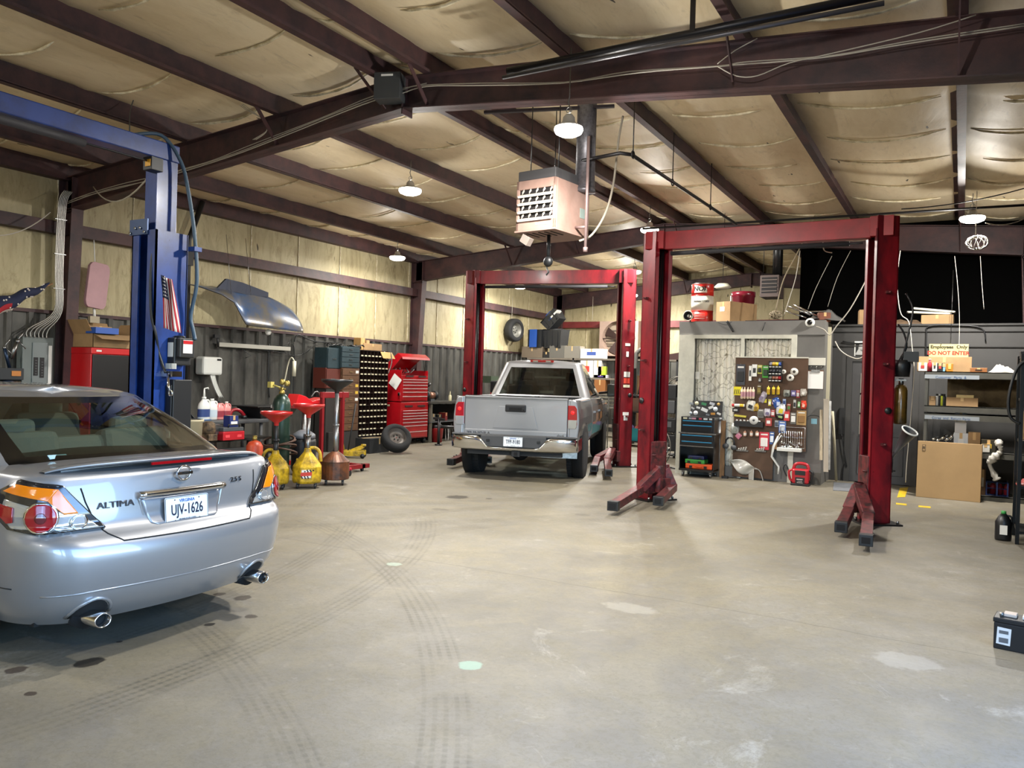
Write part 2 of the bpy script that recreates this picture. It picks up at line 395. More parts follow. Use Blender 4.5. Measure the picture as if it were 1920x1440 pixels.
# ---- purlins
def purlin(x):
    b=B(); zt=ceilz(x)-.005; zb=roofz(x)
    b.b0(x-.004,x+.004,YF,YB,zb,zt); b.b0(x-.0,x+.085,YF,YB,zb-.006,zb+.008); b.b0(x-.07,x,YF,YB,zt-.006,zt); b.b0(x+.077,x+.085,YF,YB,zb,zb+.025)
    return st(b,'trim_6',PRIM)
for x in PX[1:-1]: purlin(x)
b=B(); b.b0(WL,WL+.16,YF,YB,roofz(WL)-.02,ceilz(WL)-.01); b.b0(WL+.155,WL+.165,YF,YB,roofz(WL)-.02,roofz(WL)+.2); st(b,'trim_7',PRIM)
b=B(); b.b0(WR-.16,WR,YF,YB,roofz(WR)-.02,ceilz(WR)-.01); st(b,'trim_8',PRIM)
# wall girts
b=B(); b.b0(WL,WL+.17,YF,YB,3.52,3.53); b.b0(WL+.16,WL+.168,YF,YB,3.52,3.70); b.b0(WL,WL+.17,YF,YB,3.69,3.70); st(b,'trim_9',PRIM)
b=B(); b.b0(WL,-2.7,YB-.17,YB,3.3,3.31); b.b0(WL,-2.7,YB-.168,YB-.16,3.3,3.5); b.b0(WL,-2.7,YB-.17,YB,3.49,3.50); st(b,'trim_10',mat('girt_red','#7a2d2e',.5,var=.3,vs=3))
# wall insulation seams: vertical strips
b=B()
for k in range(24):
    y=YF+.6+1.22*k
    if y>YB-.3: break
    for z0,z1 in ((2.42,3.5),(3.72,4.4)):
        n=10; pts=[V((WL+.012,y+random.uniform(-.006,.006),z0+(z1-z0)*i/n)) for i in range(n+1)]
        b.tube(pts,[random.uniform(.006,.014) for _ in pts],5)
for k in range(10):
    x=WL+1.1+1.22*k
    if x>-2.8: break
    pts=[V((x+random.uniform(-.006,.006),YB-.012,2.42+2.2*i/12)) for i in range(13)]; b.tube(pts,.01,5)
st(b,'trim_11',SEAM)
# ---- rigid frames
def frame(Y,knee=True,right=True):
    b=B(); D0,D1=.49,.35
    def bz(x): # underside
        return roofz(x)-(D1+(D0-D1)*abs(x-RX)/(RX-WL))
    def seg(x0,x1):
        P=[(x0,bz(x0)),(x1,bz(x1)),(x1,roofz(x1)),(x0,roofz(x0))]
        b.add([(x,Y-.005,z) for x,z in P]+[(x,Y+.005,z) for x,z in P],[(0,1,2,3),(7,6,5,4),(0,4,5,1),(1,5,6,2),(2,6,7,3),(3,7,4,0)])
        for zz in (bz,roofz):
            t=-.006 if zz is roofz else .006
            P=[(x0,Y-.09,zz(x0)),(x1,Y-.09,zz(x1)),(x1,Y+.09,zz(x1)),(x0,Y+.09,zz(x0))]
            b.add(P+[(x,y,z+2*t) for x,y,z in P],[(3,2,1,0),(4,5,6,7),(0,1,5,4),(1,2,6,5),(2,3,7,6),(3,0,4,7)])
    seg(WL+.1,RX); seg(RX,WR-.1)
    b.b0(RX-.008,RX+.008,Y-.09,Y+.09,bz(RX)-.06,roofz(RX)+.01)
    # columns, tapered web
    for sx,xw in ((1,WL),)+(((-1,WR),) if right else ()):
        zt=roofz(xw)
        xi0=xw+sx*.17; xi1=xw+sx*.34; xo=xw+sx*.02
        P=[(xo,0),(xi0,0),(xi1,bz(xw)+.03),(xi1,zt),(xo,zt)]
        k=len(P)
        b.add([(x,Y-.005,z) for x,z in P]+[(x,Y+.005,z) for x,z in P],[tuple(range(k)),tuple(range(k,2*k))[::-1]]+[(i,(i+1)%k,k+(i+1)%k,k+i) for i in range(k)])
        b.beam((xi0,Y,0),(xi1,Y,bz(xw)+.02),.18,.014,up=(1,0,0)); b.b0(xo-.008,xo+.008,Y-.09,Y+.09,0,zt)
        b.b0(xi1-.008,xi1+.008,Y-.09,Y+.09,bz(xw)-.02,zt)
        b.b0(xo,xi1,Y-.09,Y+.09,bz(xw)-.006,bz(xw)+.006)
    # flange braces to the purlins
    for x in PX[1:-1]:
        for s in ((-1,) if round(x*10)%2 else (1,)):
            b.beam((x+.03,Y+s*.42,roofz(x)+.03),(x+.03,Y+s*.05,bz(x)+.03),.05,.012,up=(1,0,0))
    return st(b,'trim_%d'%(12+int(Y>0)+int(Y>10)+int(Y>20)),PRIM)
for Y in (F0,F1,F2,F3): frame(Y)
# ---- lights
def gm(): return mat('lamp_lens','#ffffff',.4,emit='#fff8ea',es=16)
HOUS=mat('lamp_housing','#c9c8c4',.4,.5)
def highbay(p,label,hook=.35,power=170,vis=True,dia=.33):
    t=thing('high_bay_lamp',label,'ceiling lamp',p,0,'round LED lamps under the roof')
    r=dia/2; b=B(); b.lathe([(.03,.16),(.055,.13),(.06,.09),(r*.6,.07),(r*.97,.045),(r*.97,.036)],28,cap=False); b.build('housing',HOUS,t)
    b=B(); b.lathe([(r*.97,.036),(r,.015),(r*.9,-.015),(r*.6,-.035),(.002,-.042)],28,cap=False); b.build('lens',gm(),t)
    b=B(); b.tube([(0,0,.16),(.012,0,.2),(0,0,.24),(-.012,0,.28),(0,0,.32)]+[(0,0,.32+hook)],.006,6); b.tube([V((.0+.03*math.cos(a),.0,.2+.03*math.sin(a))) for a in [i*PI/4 for i in range(8)]],.004,5,closed=True); b.build('hook',ST,t)
    ld=bpy.data.lights.new('lamp_light','AREA'); ld.shape='DISK'; ld.size=dia*.9; ld.energy=power; ld.color=(1,.965,.90); ld.spread=PI
    lo=bpy.data.objects.new('lamp_light',ld); COL.objects.link(lo); lo.parent=t; lo.location=(0,0,-.055)
    ld=bpy.data.lights.new('lamp_side_light','POINT'); ld.shadow_soft_size=.05; ld.energy=power*.42; ld.color=(1,.965,.90)  # sideways spill of the lens, added to lift ceiling and upper walls
    lo=bpy.data.objects.new('lamp_side_light',ld); COL.objects.link(lo); lo.parent=t; lo.location=(0,0,-.11)
    return t
def rayz(x,y,Z):
    d=ray(x,y); t=(Z-EYE)/d.z; return V((d.x*t,d.y*t,Z))
LP=float(LAMP)
for (x,y,Z,pw,lb) in ((1066,247,oy(1066,247,F1-.30).z,1.3,'large bright round LED lamp hanging just above the gas heater'),(769,360,4.25,1,'round LED lamp in mid ceiling left of the gas heater'),
  (745,485,4.05,.55,'round LED lamp near the left wall before the second steel column'),(1218,433,4.35,1,'round LED lamp over the left post of the nearest red lift'),
  (975,539,4.05,.7,'round LED lamp seen through the far red lift frame'),(1190,511,4.35,1,'upper one of two far round LED lamps between the red lifts'),
  (1185,555,4.1,1,'lower and farthest round LED lamp between the red lifts'),(1823,412,4.05,1.15,'round LED lamp at the right above a dangling cord coil')):
    p=rayz(x,y,Z); highbay(p,lb,hook=max(.05,roofz(p.x)-Z-.32),power=LP*pw,dia=.27 if x==1066 else .33)
for (x,y,q,q2) in ((-8.8,1.0,'above the sedan',.8),(-1.3,4.3,'just ahead of the viewer',.55),(-8.8,-3.2,'in the front left corner',.8),(-2.6,-3.2,'behind the viewer',.4)):  # lamps added out of view to fill the floor and office front
    highbay(V((x,y,4.25)),'added unseen fill lamp '+q,hook=max(.05,roofz(x)-4.25-.32),power=LP*q2)
# daylight through the open doors
w=bpy.data.worlds.new('world'); SC.world=w; w.use_nodes=True; nt=w.node_tree; bg=nt.nodes['Background']
sk=nn(nt,'ShaderNodeTexSky'); sk.sky_type='NISHITA'; sk.sun_disc=False; sk.sun_elevation=R(28); sk.sun_rotation=R(0); sk.ozone_density=5
nt.links.new(sk.outputs[0],bg.inputs[0]); bg.inputs[1].default_value=float(SKY)
b=B(); b.b0(WR+.3,70,-60,60,-.14,-.1); st(b,'ground',mat('asphalt','#57585a',.9))
for y0,y1 in ((-4.8,-.9),(.7,4.9)):
    ld=bpy.data.lights.new('door_daylight','AREA'); ld.shape='RECTANGLE'; ld.size=y1-y0; ld.size_y=3.5; ld.energy=1; ld.cycles.is_portal=True
    lo=bpy.data.objects.new('door_daylight',ld); COL.objects.link(lo); lo.location=(WR+.06,(y0+y1)/2,1.75); lo.matrix_world=Mx(((0,0,1,WR+.06),(1,0,0,(y0+y1)/2),(0,1,0,1.75),(0,0,0,1)))
SC.view_settings.view_transform='Standard'; SC.view_settings.look='None'; SC.view_settings.exposure=float(EXPO); SC.view_settings.gamma=1; SC.view_settings.use_curve_mapping=False
try:
    SC.cycles.use_denoising=True; SC.cycles.max_bounces=8; SC.cycles.diffuse_bounces=4; SC.cycles.use_adaptive_sampling=True; SC.cycles.adaptive_threshold=.025; SC.cycles.glossy_bounces=3; SC.cycles.transmission_bounces=4; SC.cycles.transparent_max_bounces=10; SC.cycles.caustics_reflective=False; SC.cycles.caustics_refractive=False; SC.cycles.sample_clamp_indirect=4
except Exception: pass
# ================================================================ vehicles
def paint(name,col,flake=.9,rough=.32):
    m=mat(name,col,rough,flake,coat=1); b=m.node_tree.nodes['Principled BSDF']; b.inputs['Coat Roughness'].default_value=.04; return m
SILV=paint('silver_metallic_paint','#97989b',.6,.38); SEA=mat('seam_black','#0b0b0c',.8); FRIT=mat('glass_border','#08090a',.15,coat=.5)
TRIMB=mat('car_black_trim','#141416',.5)
REDL=mat('red_lens','#8e0a12',.12,coat=1,emit='#8e0a12',es=.05); CLR=mat('clear_lens','#b9bab8',.1,.6,coat=1); AMB=mat('amber_lens','#e07a10',.15,coat=1,emit='#e07a10',es=.06)
TIRE=mat('tyre_rubber','#1b1b1c',.85,bump=.5,bs=70); RIM=mat('wheel_alloy','#9a9b9d',.3,.9)
class Ring:
    # plan outline with rounded corners, constant vertex count; index 0 = rear centre, runs to the right side, front, back up the left side
    NR,NC,NS=14,9,44
    @staticmethod
    def pts(W,yr,yf,rr,rf,br=.06,bf=.10,wf=None):
        out=[];NR,NC,NS=Ring.NR,Ring.NC,Ring.NS
        rx=min(rr,W*.9); hr=W-rx
        for i in range(NR+1):
            x=hr*i/NR; out.append((x,yr+br*(x/W)**2))
        y0=yr+br*(hr/W)**2
        for i in range(1,NC+1):
            a=PI/2*i/NC; out.append((hr+rx*math.sin(a),y0+rr*1.25*(1-math.cos(a))))
        ys=y0+rr*1.25
        rxf=min(rf,W*.9); hf=W-rxf; y1=yf-bf*(hf/W)**2; ye=y1-rf*1.1
        for i in range(1,NS+1): out.append((W,ys+(ye-ys)*i/NS))
        for i in range(1,NC+1):
            a=PI/2*i/NC; out.append((hf+rxf*math.cos(a),ye+rf*1.1*math.sin(a)))
        for i in range(1,NR+1):
            x=hf*(1-i/NR); out.append((x,yf-bf*(x/W)**2))
        return out
def loft(b,rings,mats=None,cap=None,capmat=0,smooth=True):
    # rings: list of right-half outlines [(x,y,z)], mirrored; builds full shell
    n=len(rings[0]); P=[]
    for r in rings:
        full=list(r)+[(-x,y,z) for x,y,z in reversed(r[1:-1])]
        P+=full
    N=2*n-2; F=[];M=[]
    for k in range(len(rings)-1):
        for i in range(N):
            j=(i+1)%N; F.append((k*N+i,k*N+j,(k+1)*N+j,(k+1)*N+i))
            ii=min(i,N-1-i); M.append(mats(k,ii,i>=n-1) if mats else 0)
    o=len(b.v); b.v+=[tuple(b.M@V(p)) for p in P]
    for f,mm in zip(F,M): b.f.append([q+o for q in f]); b.m.append(mm); b.sm.append(smooth)
    if cap:
        r=rings[-1]; m_=6; PP=[]
        for i in range(n):
            x,y,z=r[i]
            for j in range(m_+1):
                u=1-2*j/m_; PP.append((x*u,y,z+cap(y)*(1-u*u)))
        o=len(b.v); b.v+=[tuple(b.M@V(p)) for p in PP]
        for i in range(n-1):
            for j in range(m_):
                a=o+i*(m_+1)+j; b.f.append([a,a+1,a+m_+2,a+m_+1]); b.sm.append(smooth)
                b.m.append(capmat(r[i][1],r[i][0]) if callable(capmat) else capmat)
def bvh_of(o):
    dg=bpy.context.evaluated_depsgraph_get(); me=o.data
    return BVHTree.FromPolygons([v.co for v in me.vertices],[tuple(p.vertices) for p in me.polygons])
def patch(bv,poly,org,U,W,D,off,name,mt,parent,thick=.004,step=.03,smooth=True):
    """convex polygon (u,w) in the plane org+u*U+w*W, projected along D on the body, lifted by off"""
    bm=bmesh.new(); us=[p[0] for p in poly]; ws=[p[1] for p in poly]; n_=len(poly)
    u0,u1,w0,w1=min(us),max(us),min(ws),max(ws); nu=max(2,int((u1-u0)/step)+1); nw=max(2,int((w1-w0)/step)+1)
    rows=sorted({round(w0+(w1-w0)*k/nw,5) for k in range(nw+1)}|{round(w,5) for w in ws}); vs=[]
    for w in rows:
        xs=[]
        for k in range(n_):
            (a,b_),(c,d_)=poly[k],poly[(k+1)%n_]
            if abs(b_-d_)<1e-9:
                if abs(w-b_)<2e-5: xs+=[a,c]
            elif min(b_,d_)-2e-5<=w<=max(b_,d_)+2e-5: xs.append(a+(c-a)*(w-b_)/(d_-b_))
        l_,r_=min(xs),max(xs); vs.append([bm.verts.new((l_+(r_-l_)*k/nu,w,0)) for k in range(nu+1)])
    for k in range(len(rows)-1):
        for q in range(nu): bm.faces.new((vs[k][q],vs[k][q+1],vs[k+1][q+1],vs[k+1][q]))
    D=V(D).normalized(); bad=[]
    for v in bm.verts:
        o=V(org)+V(U)*v.co.x+V(W)*v.co.y; h=bv.ray_cast(o,D)
        if h[0] is None: bad.append(v); continue
        nrm=h[1]; 
        if nrm.dot(D)>0: nrm=-nrm
        v.co=h[0]-D*off
    bmesh.ops.delete(bm,geom=bad,context='VERTS')
    me=bpy.data.meshes.new(name); bm.to_mesh(me); bm.free(); me.materials.append(mt)
    for p in me.polygons: p.use_smooth=smooth
    o=bpy.data.objects.new(name,me); COL.objects.link(o)
    if parent: o.parent=parent
    if thick:
        q=o.modifiers.new('s','SOLIDIFY'); q.thickness=thick; q.offset=0
    return o
def pline(bv,pts,D,r,b,off=0,n=8,closed=False):
    D=V(D).normalized(); out=[]
    P=[V(p) for p in pts]
    if closed: P.append(P[0])
    for a,c in zip(P,P[1:]):
        for i in range(n):
            o=a.lerp(c,i/n); h=bv.ray_cast(o,D)
            if h[0] is not None: out.append(h[0]-D*off)
    h=bv.ray_cast(P[-1],D)
    if h[0] is not None: out.append(h[0]-D*off)
    if len(out)>1: b.tube(out,r,5)
def wheel(t,x,y,r,w,name='wheel',tread=False):
    b=B(); s=1 if x>0 else -1; A=AX if s>0 else Mx.Rotation(-PI/2,4,'Y')
    c=(x,y,r)
    b.lathe([(r*.62,-w/2),(r*.9,-w/2),(r*.985,-w/2+.02),(r,-w*.3),(r,w*.3),(r*.985,w/2-.02),(r*.9,w/2),(r*.62,w/2)],48,c,A)
    if tread:
        for k in range(44):
            a=2*PI*k/44
            for j in (-.36,-.12,.12,.36):
                aa=a+(.5 if int(abs(j)*10)%2 else 0)*2*PI/44
                m_=Mx.Rotation(aa,4,'X'); b.box((V(c)+V((j*w,0,0))+m_@V((0,0,r+.002))),(w*.2,r*.105,.012),rot=m_)
    o=b.build(name,[TIRE],t)
    b=B(); b.lathe([(r*.62,-w/2+.02),(r*.60,w/2-.05),(r*.15,w/2-.08),(.02,w/2-.075)],32,c,A)
    for k in range(5):
        a=2*PI*k/5; m_=Mx.Rotation(a,4,'X'); b.box(V(c)+V((s*(w/2-.035),0,0))+m_@V((0,0,r*.33)),(.03,.06,r*.55),rot=m_)
    b.lathe([(r*.64,w/2-.01),(r*.57,w/2-.005),(r*.55,w/2-.04)],32,c,A,cap=False); b.build('rim',RIM,o)
    return o
def plate(t,org,lines,W=.305,H=.152,state='VIRGINIA',slogan='VIRGINIA IS FOR LOVERS',font=.073,tags=True):
    """licence plate, face towards local -Y, centre org, vertical"""
    b=B(); poly=[]; r=.012
    for cx,cz,a0 in ((W/2-r,H/2-r,0),(-W/2+r,H/2-r,PI/2),(-W/2+r,-H/2+r,PI),(W/2-r,-H/2+r,3*PI/2)):
        for k in range(5): a=a0+PI/2*k/4; poly.append((cx+r*math.cos(a),cz+r*math.sin(a)))
    M=org@Mx.Rotation(PI/2,4,'X'); b.prism(poly,.004,M); o=b.build('license_plate',mat('plate_white','#dfe3e8',.35),t)
    b=B(); b.tube([M@V((x,y,.005)) for x,y in [(x*.975,y*.95) for x,y in poly]],.0015,5,closed=True); b.build('rim',mat('plate_edge','#2e3440',.5),o)
    nv=mat('plate_navy','#141a33',.5); bl=mat('plate_blue','#2a5aa8',.5)
    text(lines,.088,'number',nv,o,M@Mx.Translation((0,-.004,.005)),.0008,sx=.66,bold=.0012)
    text(state,.026,'state_name',bl,o,M@Mx.Translation((0,H*.33,.005)),.0006,bold=.0004)
    text(slogan,.011,'slogan',nv,o,M@Mx.Translation((0,-H*.385,.005)),.0005)
    bb=B(); bb.M=M; 
    for x,y in ((-.085,.058),(.085,.058),(-.085,-.063),(.085,-.063)): bb.cyl((x,y,.004),.004,.002,8)
    bb.split('screw',K,o)
    return o,M
# ---------------------------------------------------------------- silver sedan
def make_sedan(loc,rz):
    t=thing('sedan','silver four-door sedan with rear spoiler parked at the left foreground','car',loc,rz)
    zb=.20
    def T(y): return interp([(0,.99),(.35,1.0),(.7,1.0),(1.4,.985),(2.4,.95),(3.4,.90),(3.8,.84),(4.5,.70),(4.82,.60)],y)
    def rearY(z): return interp([(.2,.16),(.26,.10),(.34,.045),(.40,.03),(.46,.012),(.55,.0),(.60,.002),(.66,.03),(.70,.10),(.74,.128),(.80,.13),(.9,.15),(.96,.165),(1.0,.18)],z)
    def frontY(z): return interp([(.2,4.70),(.35,4.80),(.5,4.82),(.62,4.76),(.72,4.6),(1.0,4.45)],z)
    def wid(z): return interp([(.2,.80),(.3,.86),(.42,.885),(.6,.8975),(.8,.892),(.92,.865),(1.0,.83)],z)
    rings=[]
    zl=[.2,.23,.27,.33,.37,.41,.45,.5,.55,.59,.62,.65,.68,.70,.72,.75,.80,.85,.9,.94,.97,.99]
    for z in zl:
        corner=interp([(.2,.30),(.6,.30),(.72,.24),(1.0,.18)],z)
        br=interp([(.2,.13),(.6,.13),(.72,.10),(1.,.10)],z)
        r=Ring.pts(wid(z),rearY(z),frontY(z),corner,.45,br,.35)
        v=(z-zb)/(.99-zb)
        rr=[]
        for x,y in r:
            Ty=T(y); zz=zb+v*(Ty-zb)
            # slope the nose inwards as the bonnet drops
            tp=.03*math.sin(PI*min(1,max(0,(y-1.0)/2.8)))*(-1)
            rr.append((x,y,zz))
        rings.append(rr)
    r=Ring.pts(wid(.99),rearY(.99),frontY(.99),.18,.45,.10,.35)
    for d,dz in ((.012,.008),(.035,.016),(.09,.026),(.16,.034)):
        rings.append([(x*(1-d/.83),y+(d if y<1.2 else (-d if y>3.9 else d*(1-2*(y-1.2)/2.7))),T(y)+dz) for x,y in r])
    b=B()
    def cm(y,x): return 1 if (.62<y<3.8) else 0
    loft(b,rings,None,cap=lambda y: .02 if y<.7 else .03,capmat=cm)
    body=b.build('body',[SILV,TRIMB],t,merge=True); bv=bvh_of(body)
    # wheel arches and wheels
    for y in (1.03,3.80):
        for s in (1,-1):
            bb=B(); bb.cyl((s*.82,y,.33),.365,.05,32,AX if s>0 else Mx.Rotation(-PI/2,4,'Y')); bb.build('wheel_arch',DK,t)
            wheel(t,s*.80,y,.325,.215)
    bb=B(); bb.b0(-.75,.75,.35,4.4,.19,.24); bb.build('underside',DK,t)
    # greenhouse
    zr=[(0,0),(.06,0.0),(.14,.0),(.5,0),(.84,0),(.93,0),(1,0)]
    def roof(y): return 1.455-.035*((y-2.15)/.9)**2
    G=[];ts=[0,.05,.10,.2,.35,.5,.65,.78,.87,.92,.96,1.0]
    for t_ in ts:
        yr=interp([(0,.53),(.1,.60),(.5,.93),(.87,1.30),(1,1.52)],t_); yf=interp([(0,3.80),(.1,3.70),(.5,3.30),(.87,2.95),(1,2.80)],t_)
        W=interp([(0,.82),(.05,.82),(.35,.765),(.65,.70),(.87,.645),(.96,.60),(1,.54)],t_)
        cr=interp([(0,.30),(1,.16)],t_)
        r=Ring.pts(W,yr,yf,cr,.3,.20,.22); rr=[]
        for x,y in r:
            zt=roof(min(max(y,1.4),2.9))-.015; z0=T(y)+.028; rr.append((x,y,z0+(zt-z0)*min(1,interp([(0,0),(.87,.93),(.96,.985),(1,1)],t_))))
        G.append(rr)
    NR,NC,NS=Ring.NR,Ring.NC,Ring.NS
    def cls(k,i,left):
        tm=ts[k]
        y=G[k][i][1]
        if tm>=.87: return 0
        if i<NR+1:        # rear
            if tm<.05: return 2
            if tm<.10 or tm>=.78: return 2
            return 3
        if i<NR+2: return 3 if .10<=tm<.78 else 2
        if i<NR+4: return 2
        if i<NR+NC+2: return 0
        if i<NR+NC+NS:     # side
            if tm<.05: return 2
            j=i-(NR+NC)
            if j in (20,21): return 2
            if j<4 or j>NS-6: return 0
            return 4
        if i<NR+NC+NS+6: return 0
        return 5 if .05<=tm<.87 else 2
    full=B(); loft(full,G,cls,cap=lambda y:.028,capmat=0)
    # split by class
    for cid,nm,mt in ((0,'roof',SILV),(2,'window_border',FRIT),(3,'rear_window',glass('car_glass','#b4c0b4',.02)),(4,'side_window',glass('car_glass','')),(5,'windshield',glass('car_glass',''))):
        c=B(); idx=[i for i,mm in enumerate(full.m) if mm==cid]; mp={}
        for i in idx:
            f=[]
            for q in full.f[i]:
                if q not in mp: mp[q]=len(c.v); c.v.append(full.v[q])
                f.append(mp[q])
            c.f.append(f); c.m.append(0); c.sm.append(True)
        if c.f: (c.split if 'window' in nm else c.build)(nm,mt,t)
    # interior
    fab=mat('seat_fabric','#8b8885',.9,bump=.3,bs=200); dki=mat('dark_interior','#1e1e1f',.85); lin=mat('headliner','#b9b3a2',.9)
    s=B(); s.b0(-.66,.66,.55,1.20,1.0,1.03); s.build('parcel_shelf',dki,t)
    s=B()
    for x in (-.40,.40): s.box((x,1.22,1.07),(.50,.16,.20),rot=Mx.Rotation(R(-14),4,'X')); 
    s.box((0,1.24,1.05),(1.3,.14,.16),rot=Mx.Rotation(R(-14),4,'X'))
    s.build('rear_seat',fab,t,bevel=.05)
    s=B()
    for x in (-.40,.40): s.box((x,1.27,1.19),(.27,.10,.12))
    s.split('rear_headrest',fab,t,bevel=.04)
    for x in (-.38,.38):
        s=B(); s.box((x,2.25,1.06),(.50,.15,.34),rot=Mx.Rotation(R(-12),4,'X')); o=s.build('front_seat',fab,t,bevel=.05)
        s=B(); s.box((x,2.31,1.27),(.26,.10,.15)); s.tube([(x-.05,2.3,1.15),(x-.05,2.31,1.26)],.006); s.tube([(x+.05,2.3,1.15),(x+.05,2.31,1.26)],.006); s.build('headrest',fab,o,bevel=.04)
    s=B(); s.tube([V((-.38+.185*math.cos(a),2.88-.05*math.sin(a),1.05+.175*math.sin(a))) for a in [i*PI/12 for i in range(24)]],.014,8,closed=True); s.b0(-.5,-.26,2.85,2.89,1.02,1.08); s.build('steering_wheel',TRIMB,t)
    s=B(); s.b0(-.68,.68,3.0,3.5,.92,1.03); s.build('dashboard',dki,t,bevel=.03)
    s=B(); s.box((0,3.0,1.33),(.24,.03,.07)); s.build('mirror',TRIMB,t,bevel=.01)
    s=B(); s.grid(lambda u,v:V(((u-.5)*1.0,1.55+1.25*v,roof(1.55+1.25*v)-.03)),6,6); s.build('headliner',lin,t)
    s=B(); s.box((.05,2.95,1.20),(.07,.004,.19)); s.build('hanging_tag',mat('pale_green_card','#8fb3a0',.8),t)
    # rear window defroster strip + sticker
    # spoiler: aerofoil across the trunk edge on two feet
    def sp(u,v):
        x=-.735+1.47*u; e=abs(x/.735); th=v*2*PI
        yc=.255+.115*e**2.2; zc=1.052-.022*e**3; ch=.10*(1-.35*e**6); tk=.017*(1-.5*e**8)
        return V((x,yc-ch*math.cos(th)*.9,zc+tk*math.sin(th)+.010*math.cos(th)-(.02*e**10)))
    s=B(); s.grid(sp,40,16)
    for x in (-.60,.60): s.box((x,.36,1.022),(.10,.10,.04))
    s.box((0,.34,1.022),(1.1,.05,.05))
    spo=s.build('spoiler',SILV,t,merge=True)
    s=B(); s.box((0,.153,1.042),(.42,.012,.016)); s.build('brake_light',REDL,spo)
    # lamps: outlines on the rear face
    RD=(0,1,0)
    def rearp(poly,off,nm,mt,par,th=.004,step=.02): return patch(bv,poly,(0,-.6,0),(1,0,0),(0,0,1),RD,off,nm,mt,par,th,step)
    for s_ in (-1,1):
        c0=(s_*.895,0); D=(-s_*.62,.78,0); Uv=V((s_*.78,.62,0)); org=V((s_*.72,0.2,0))-V(D)*1.2
        def lp(poly,off,nm,mt,par,th=.004): return patch(bv,poly,org,Uv,(0,0,1),D,off+.008,nm,mt,par,th,.009)
        L=lp([(-.215,.715),(-.01,.955),(.19,.985),(.34,.90),(.36,.86),(.23,.735),(.10,.715)],.004,'tail_light',mat('lamp_bezel','#1b1b1e',.15,coat=1),t,.022)
        lp([(-.19,.725),(-.09,.805),(.28,.895),(.31,.86),(.22,.745),(.0,.725)],.016,'clear_lens',CLR,L,.006)
        lp([(.27,.93),(.205,.968),(.005,.942),(.05,.885)],.026,'amber_lens',AMB,L,.006); lp([(.005,.942),(-.09,.81),(-.03,.81),(.05,.885)],.026,'amber_lens',AMB,L,.006)
        lp([(.21,.775),(.21,.85),(.33,.875),(.335,.85),(.24,.77)],.026,'side_lens',REDL,L,.006)
        cir=lambda cx,cz,r_,n=18:[(cx+r_*math.cos(2*PI*i/n),cz+r_*math.sin(2*PI*i/n)) for i in range(n)]
        lp(cir(.074,.80,.082),.028,'chrome_ring',CH,L,.008); lp(cir(.074,.80,.073),.036,'red_lens',REDL,L,.008); lp(cir(.074,.80,.028),.042,'bulb_lens',mat('deep_red','#5d060c',.1,coat=1),L,.006)
        lp(cir(-.095,.765,.040),.027,'chrome_ring',CH,L,.008); lp(cir(-.095,.765,.033),.034,'reverse_lens',CLR,L,.006)
    # trunk lid: seam, plate recess, garnish, emblem and lettering
    s=B(); sm=[(-.60,-.6,.935),(-.585,-.6,.86),(-.56,-.6,.79),(-.53,-.6,.73),(-.50,-.6,.685),(-.44,-.6,.645),(0,-.6,.64),(.44,-.6,.645),(.50,-.6,.685),(.53,-.6,.73),(.56,-.6,.79),(.585,-.6,.86),(.60,-.6,.935)]
    pline(bv,sm,RD,.0045,s,n=5); pass
    for s_ in (-1,1): pline(bv,[(s_*1.5,.62,z) for z in (.42,.5,.6,.70)],(-s_,0,0),.004,s,n=4); pline(bv,[(s_*1.5,y,.42) for y in (.35,.5,.62)],(-s_,0,0),.004,s,n=4); pline(bv,[(s_*1.5,y,.70+.0*y) for y in (.45,.62)],(-s_,0,0),.003,s,n=4)
    s.build('body_seam',SEA,t)
    s=B(); pline(bv,[(-.80,-.5,.385),(-.62,-.6,.39),(0,-.6,.385),(.62,-.6,.39),(.80,-.5,.385)],RD,.005,s,n=8); s.build('bumper_crease',SILV,t)
    s=B(); yl=.108
    # recess frame, bowl shaped
    fr_=[(-.29,.855),(-.27,.77),(-.245,.705),(-.20,.685),(.20,.685),(.245,.705),(.27,.77),(.29,.855)]
    s.tube(smoothpts([V((x,yl+.028+.10*(x/.83)**2,z)) for x,z in fr_],4),.011,8); s.build('plate_recess_edge',SILV,t)
    rearp([(-.28,.85),(-.26,.77),(-.235,.71),(-.20,.695),(.20,.695),(.235,.71),(.26,.77),(.28,.85)],.002,'plate_recess',mat('recess_shade','#94959a',.35,.6,coat=.6),t,.002)
    s=B(); s.grid(lambda u,v:V((-.30+.6*u,yl+.012+.10*((-.30+.6*u)/.83)**2-.018*math.sin(PI*v),.848+.042*v)),16,6); s.build('chrome_garnish',CH,t,sol=.004)
    plate(t,Mx.Translation((0,yl-.006,.762))@Mx.Rotation(R(-5),4,'X'),'UJV-1626')
    s=B(); s.tube([V((.045*math.cos(a),yl+.028+.012*math.sin(a)*0,.972+.042*math.sin(a))) for a in [i*PI/14 for i in range(28)]],.0065,8,closed=True); s.box((0,yl+.022,.972),(.108,.012,.017)); em=s.build('emblem',CH,t)
    text('NISSAN',.014,'lettering',SEA,em,face_y((0,yl+.015,.972)),.0006,bold=.0004)
    def onb(x,z):
        h=bv.ray_cast(V((x,-.6,z)),V((0,1,0))); n=h[1]; n=n if n.y<0 else -n
        return face_y(h[0]+n*.005,math.atan2(n.x,-n.y))
    BD=mat('badge_dark_chrome','#6c6c70',.2,1)
    text('ALTIMA',.050,'lettering',BD,t,onb(-.425,.83),.004,sx=1.22)
    text('2.5 S',.042,'lettering',BD,t,onb(.42,.89),.004,sx=1.15)
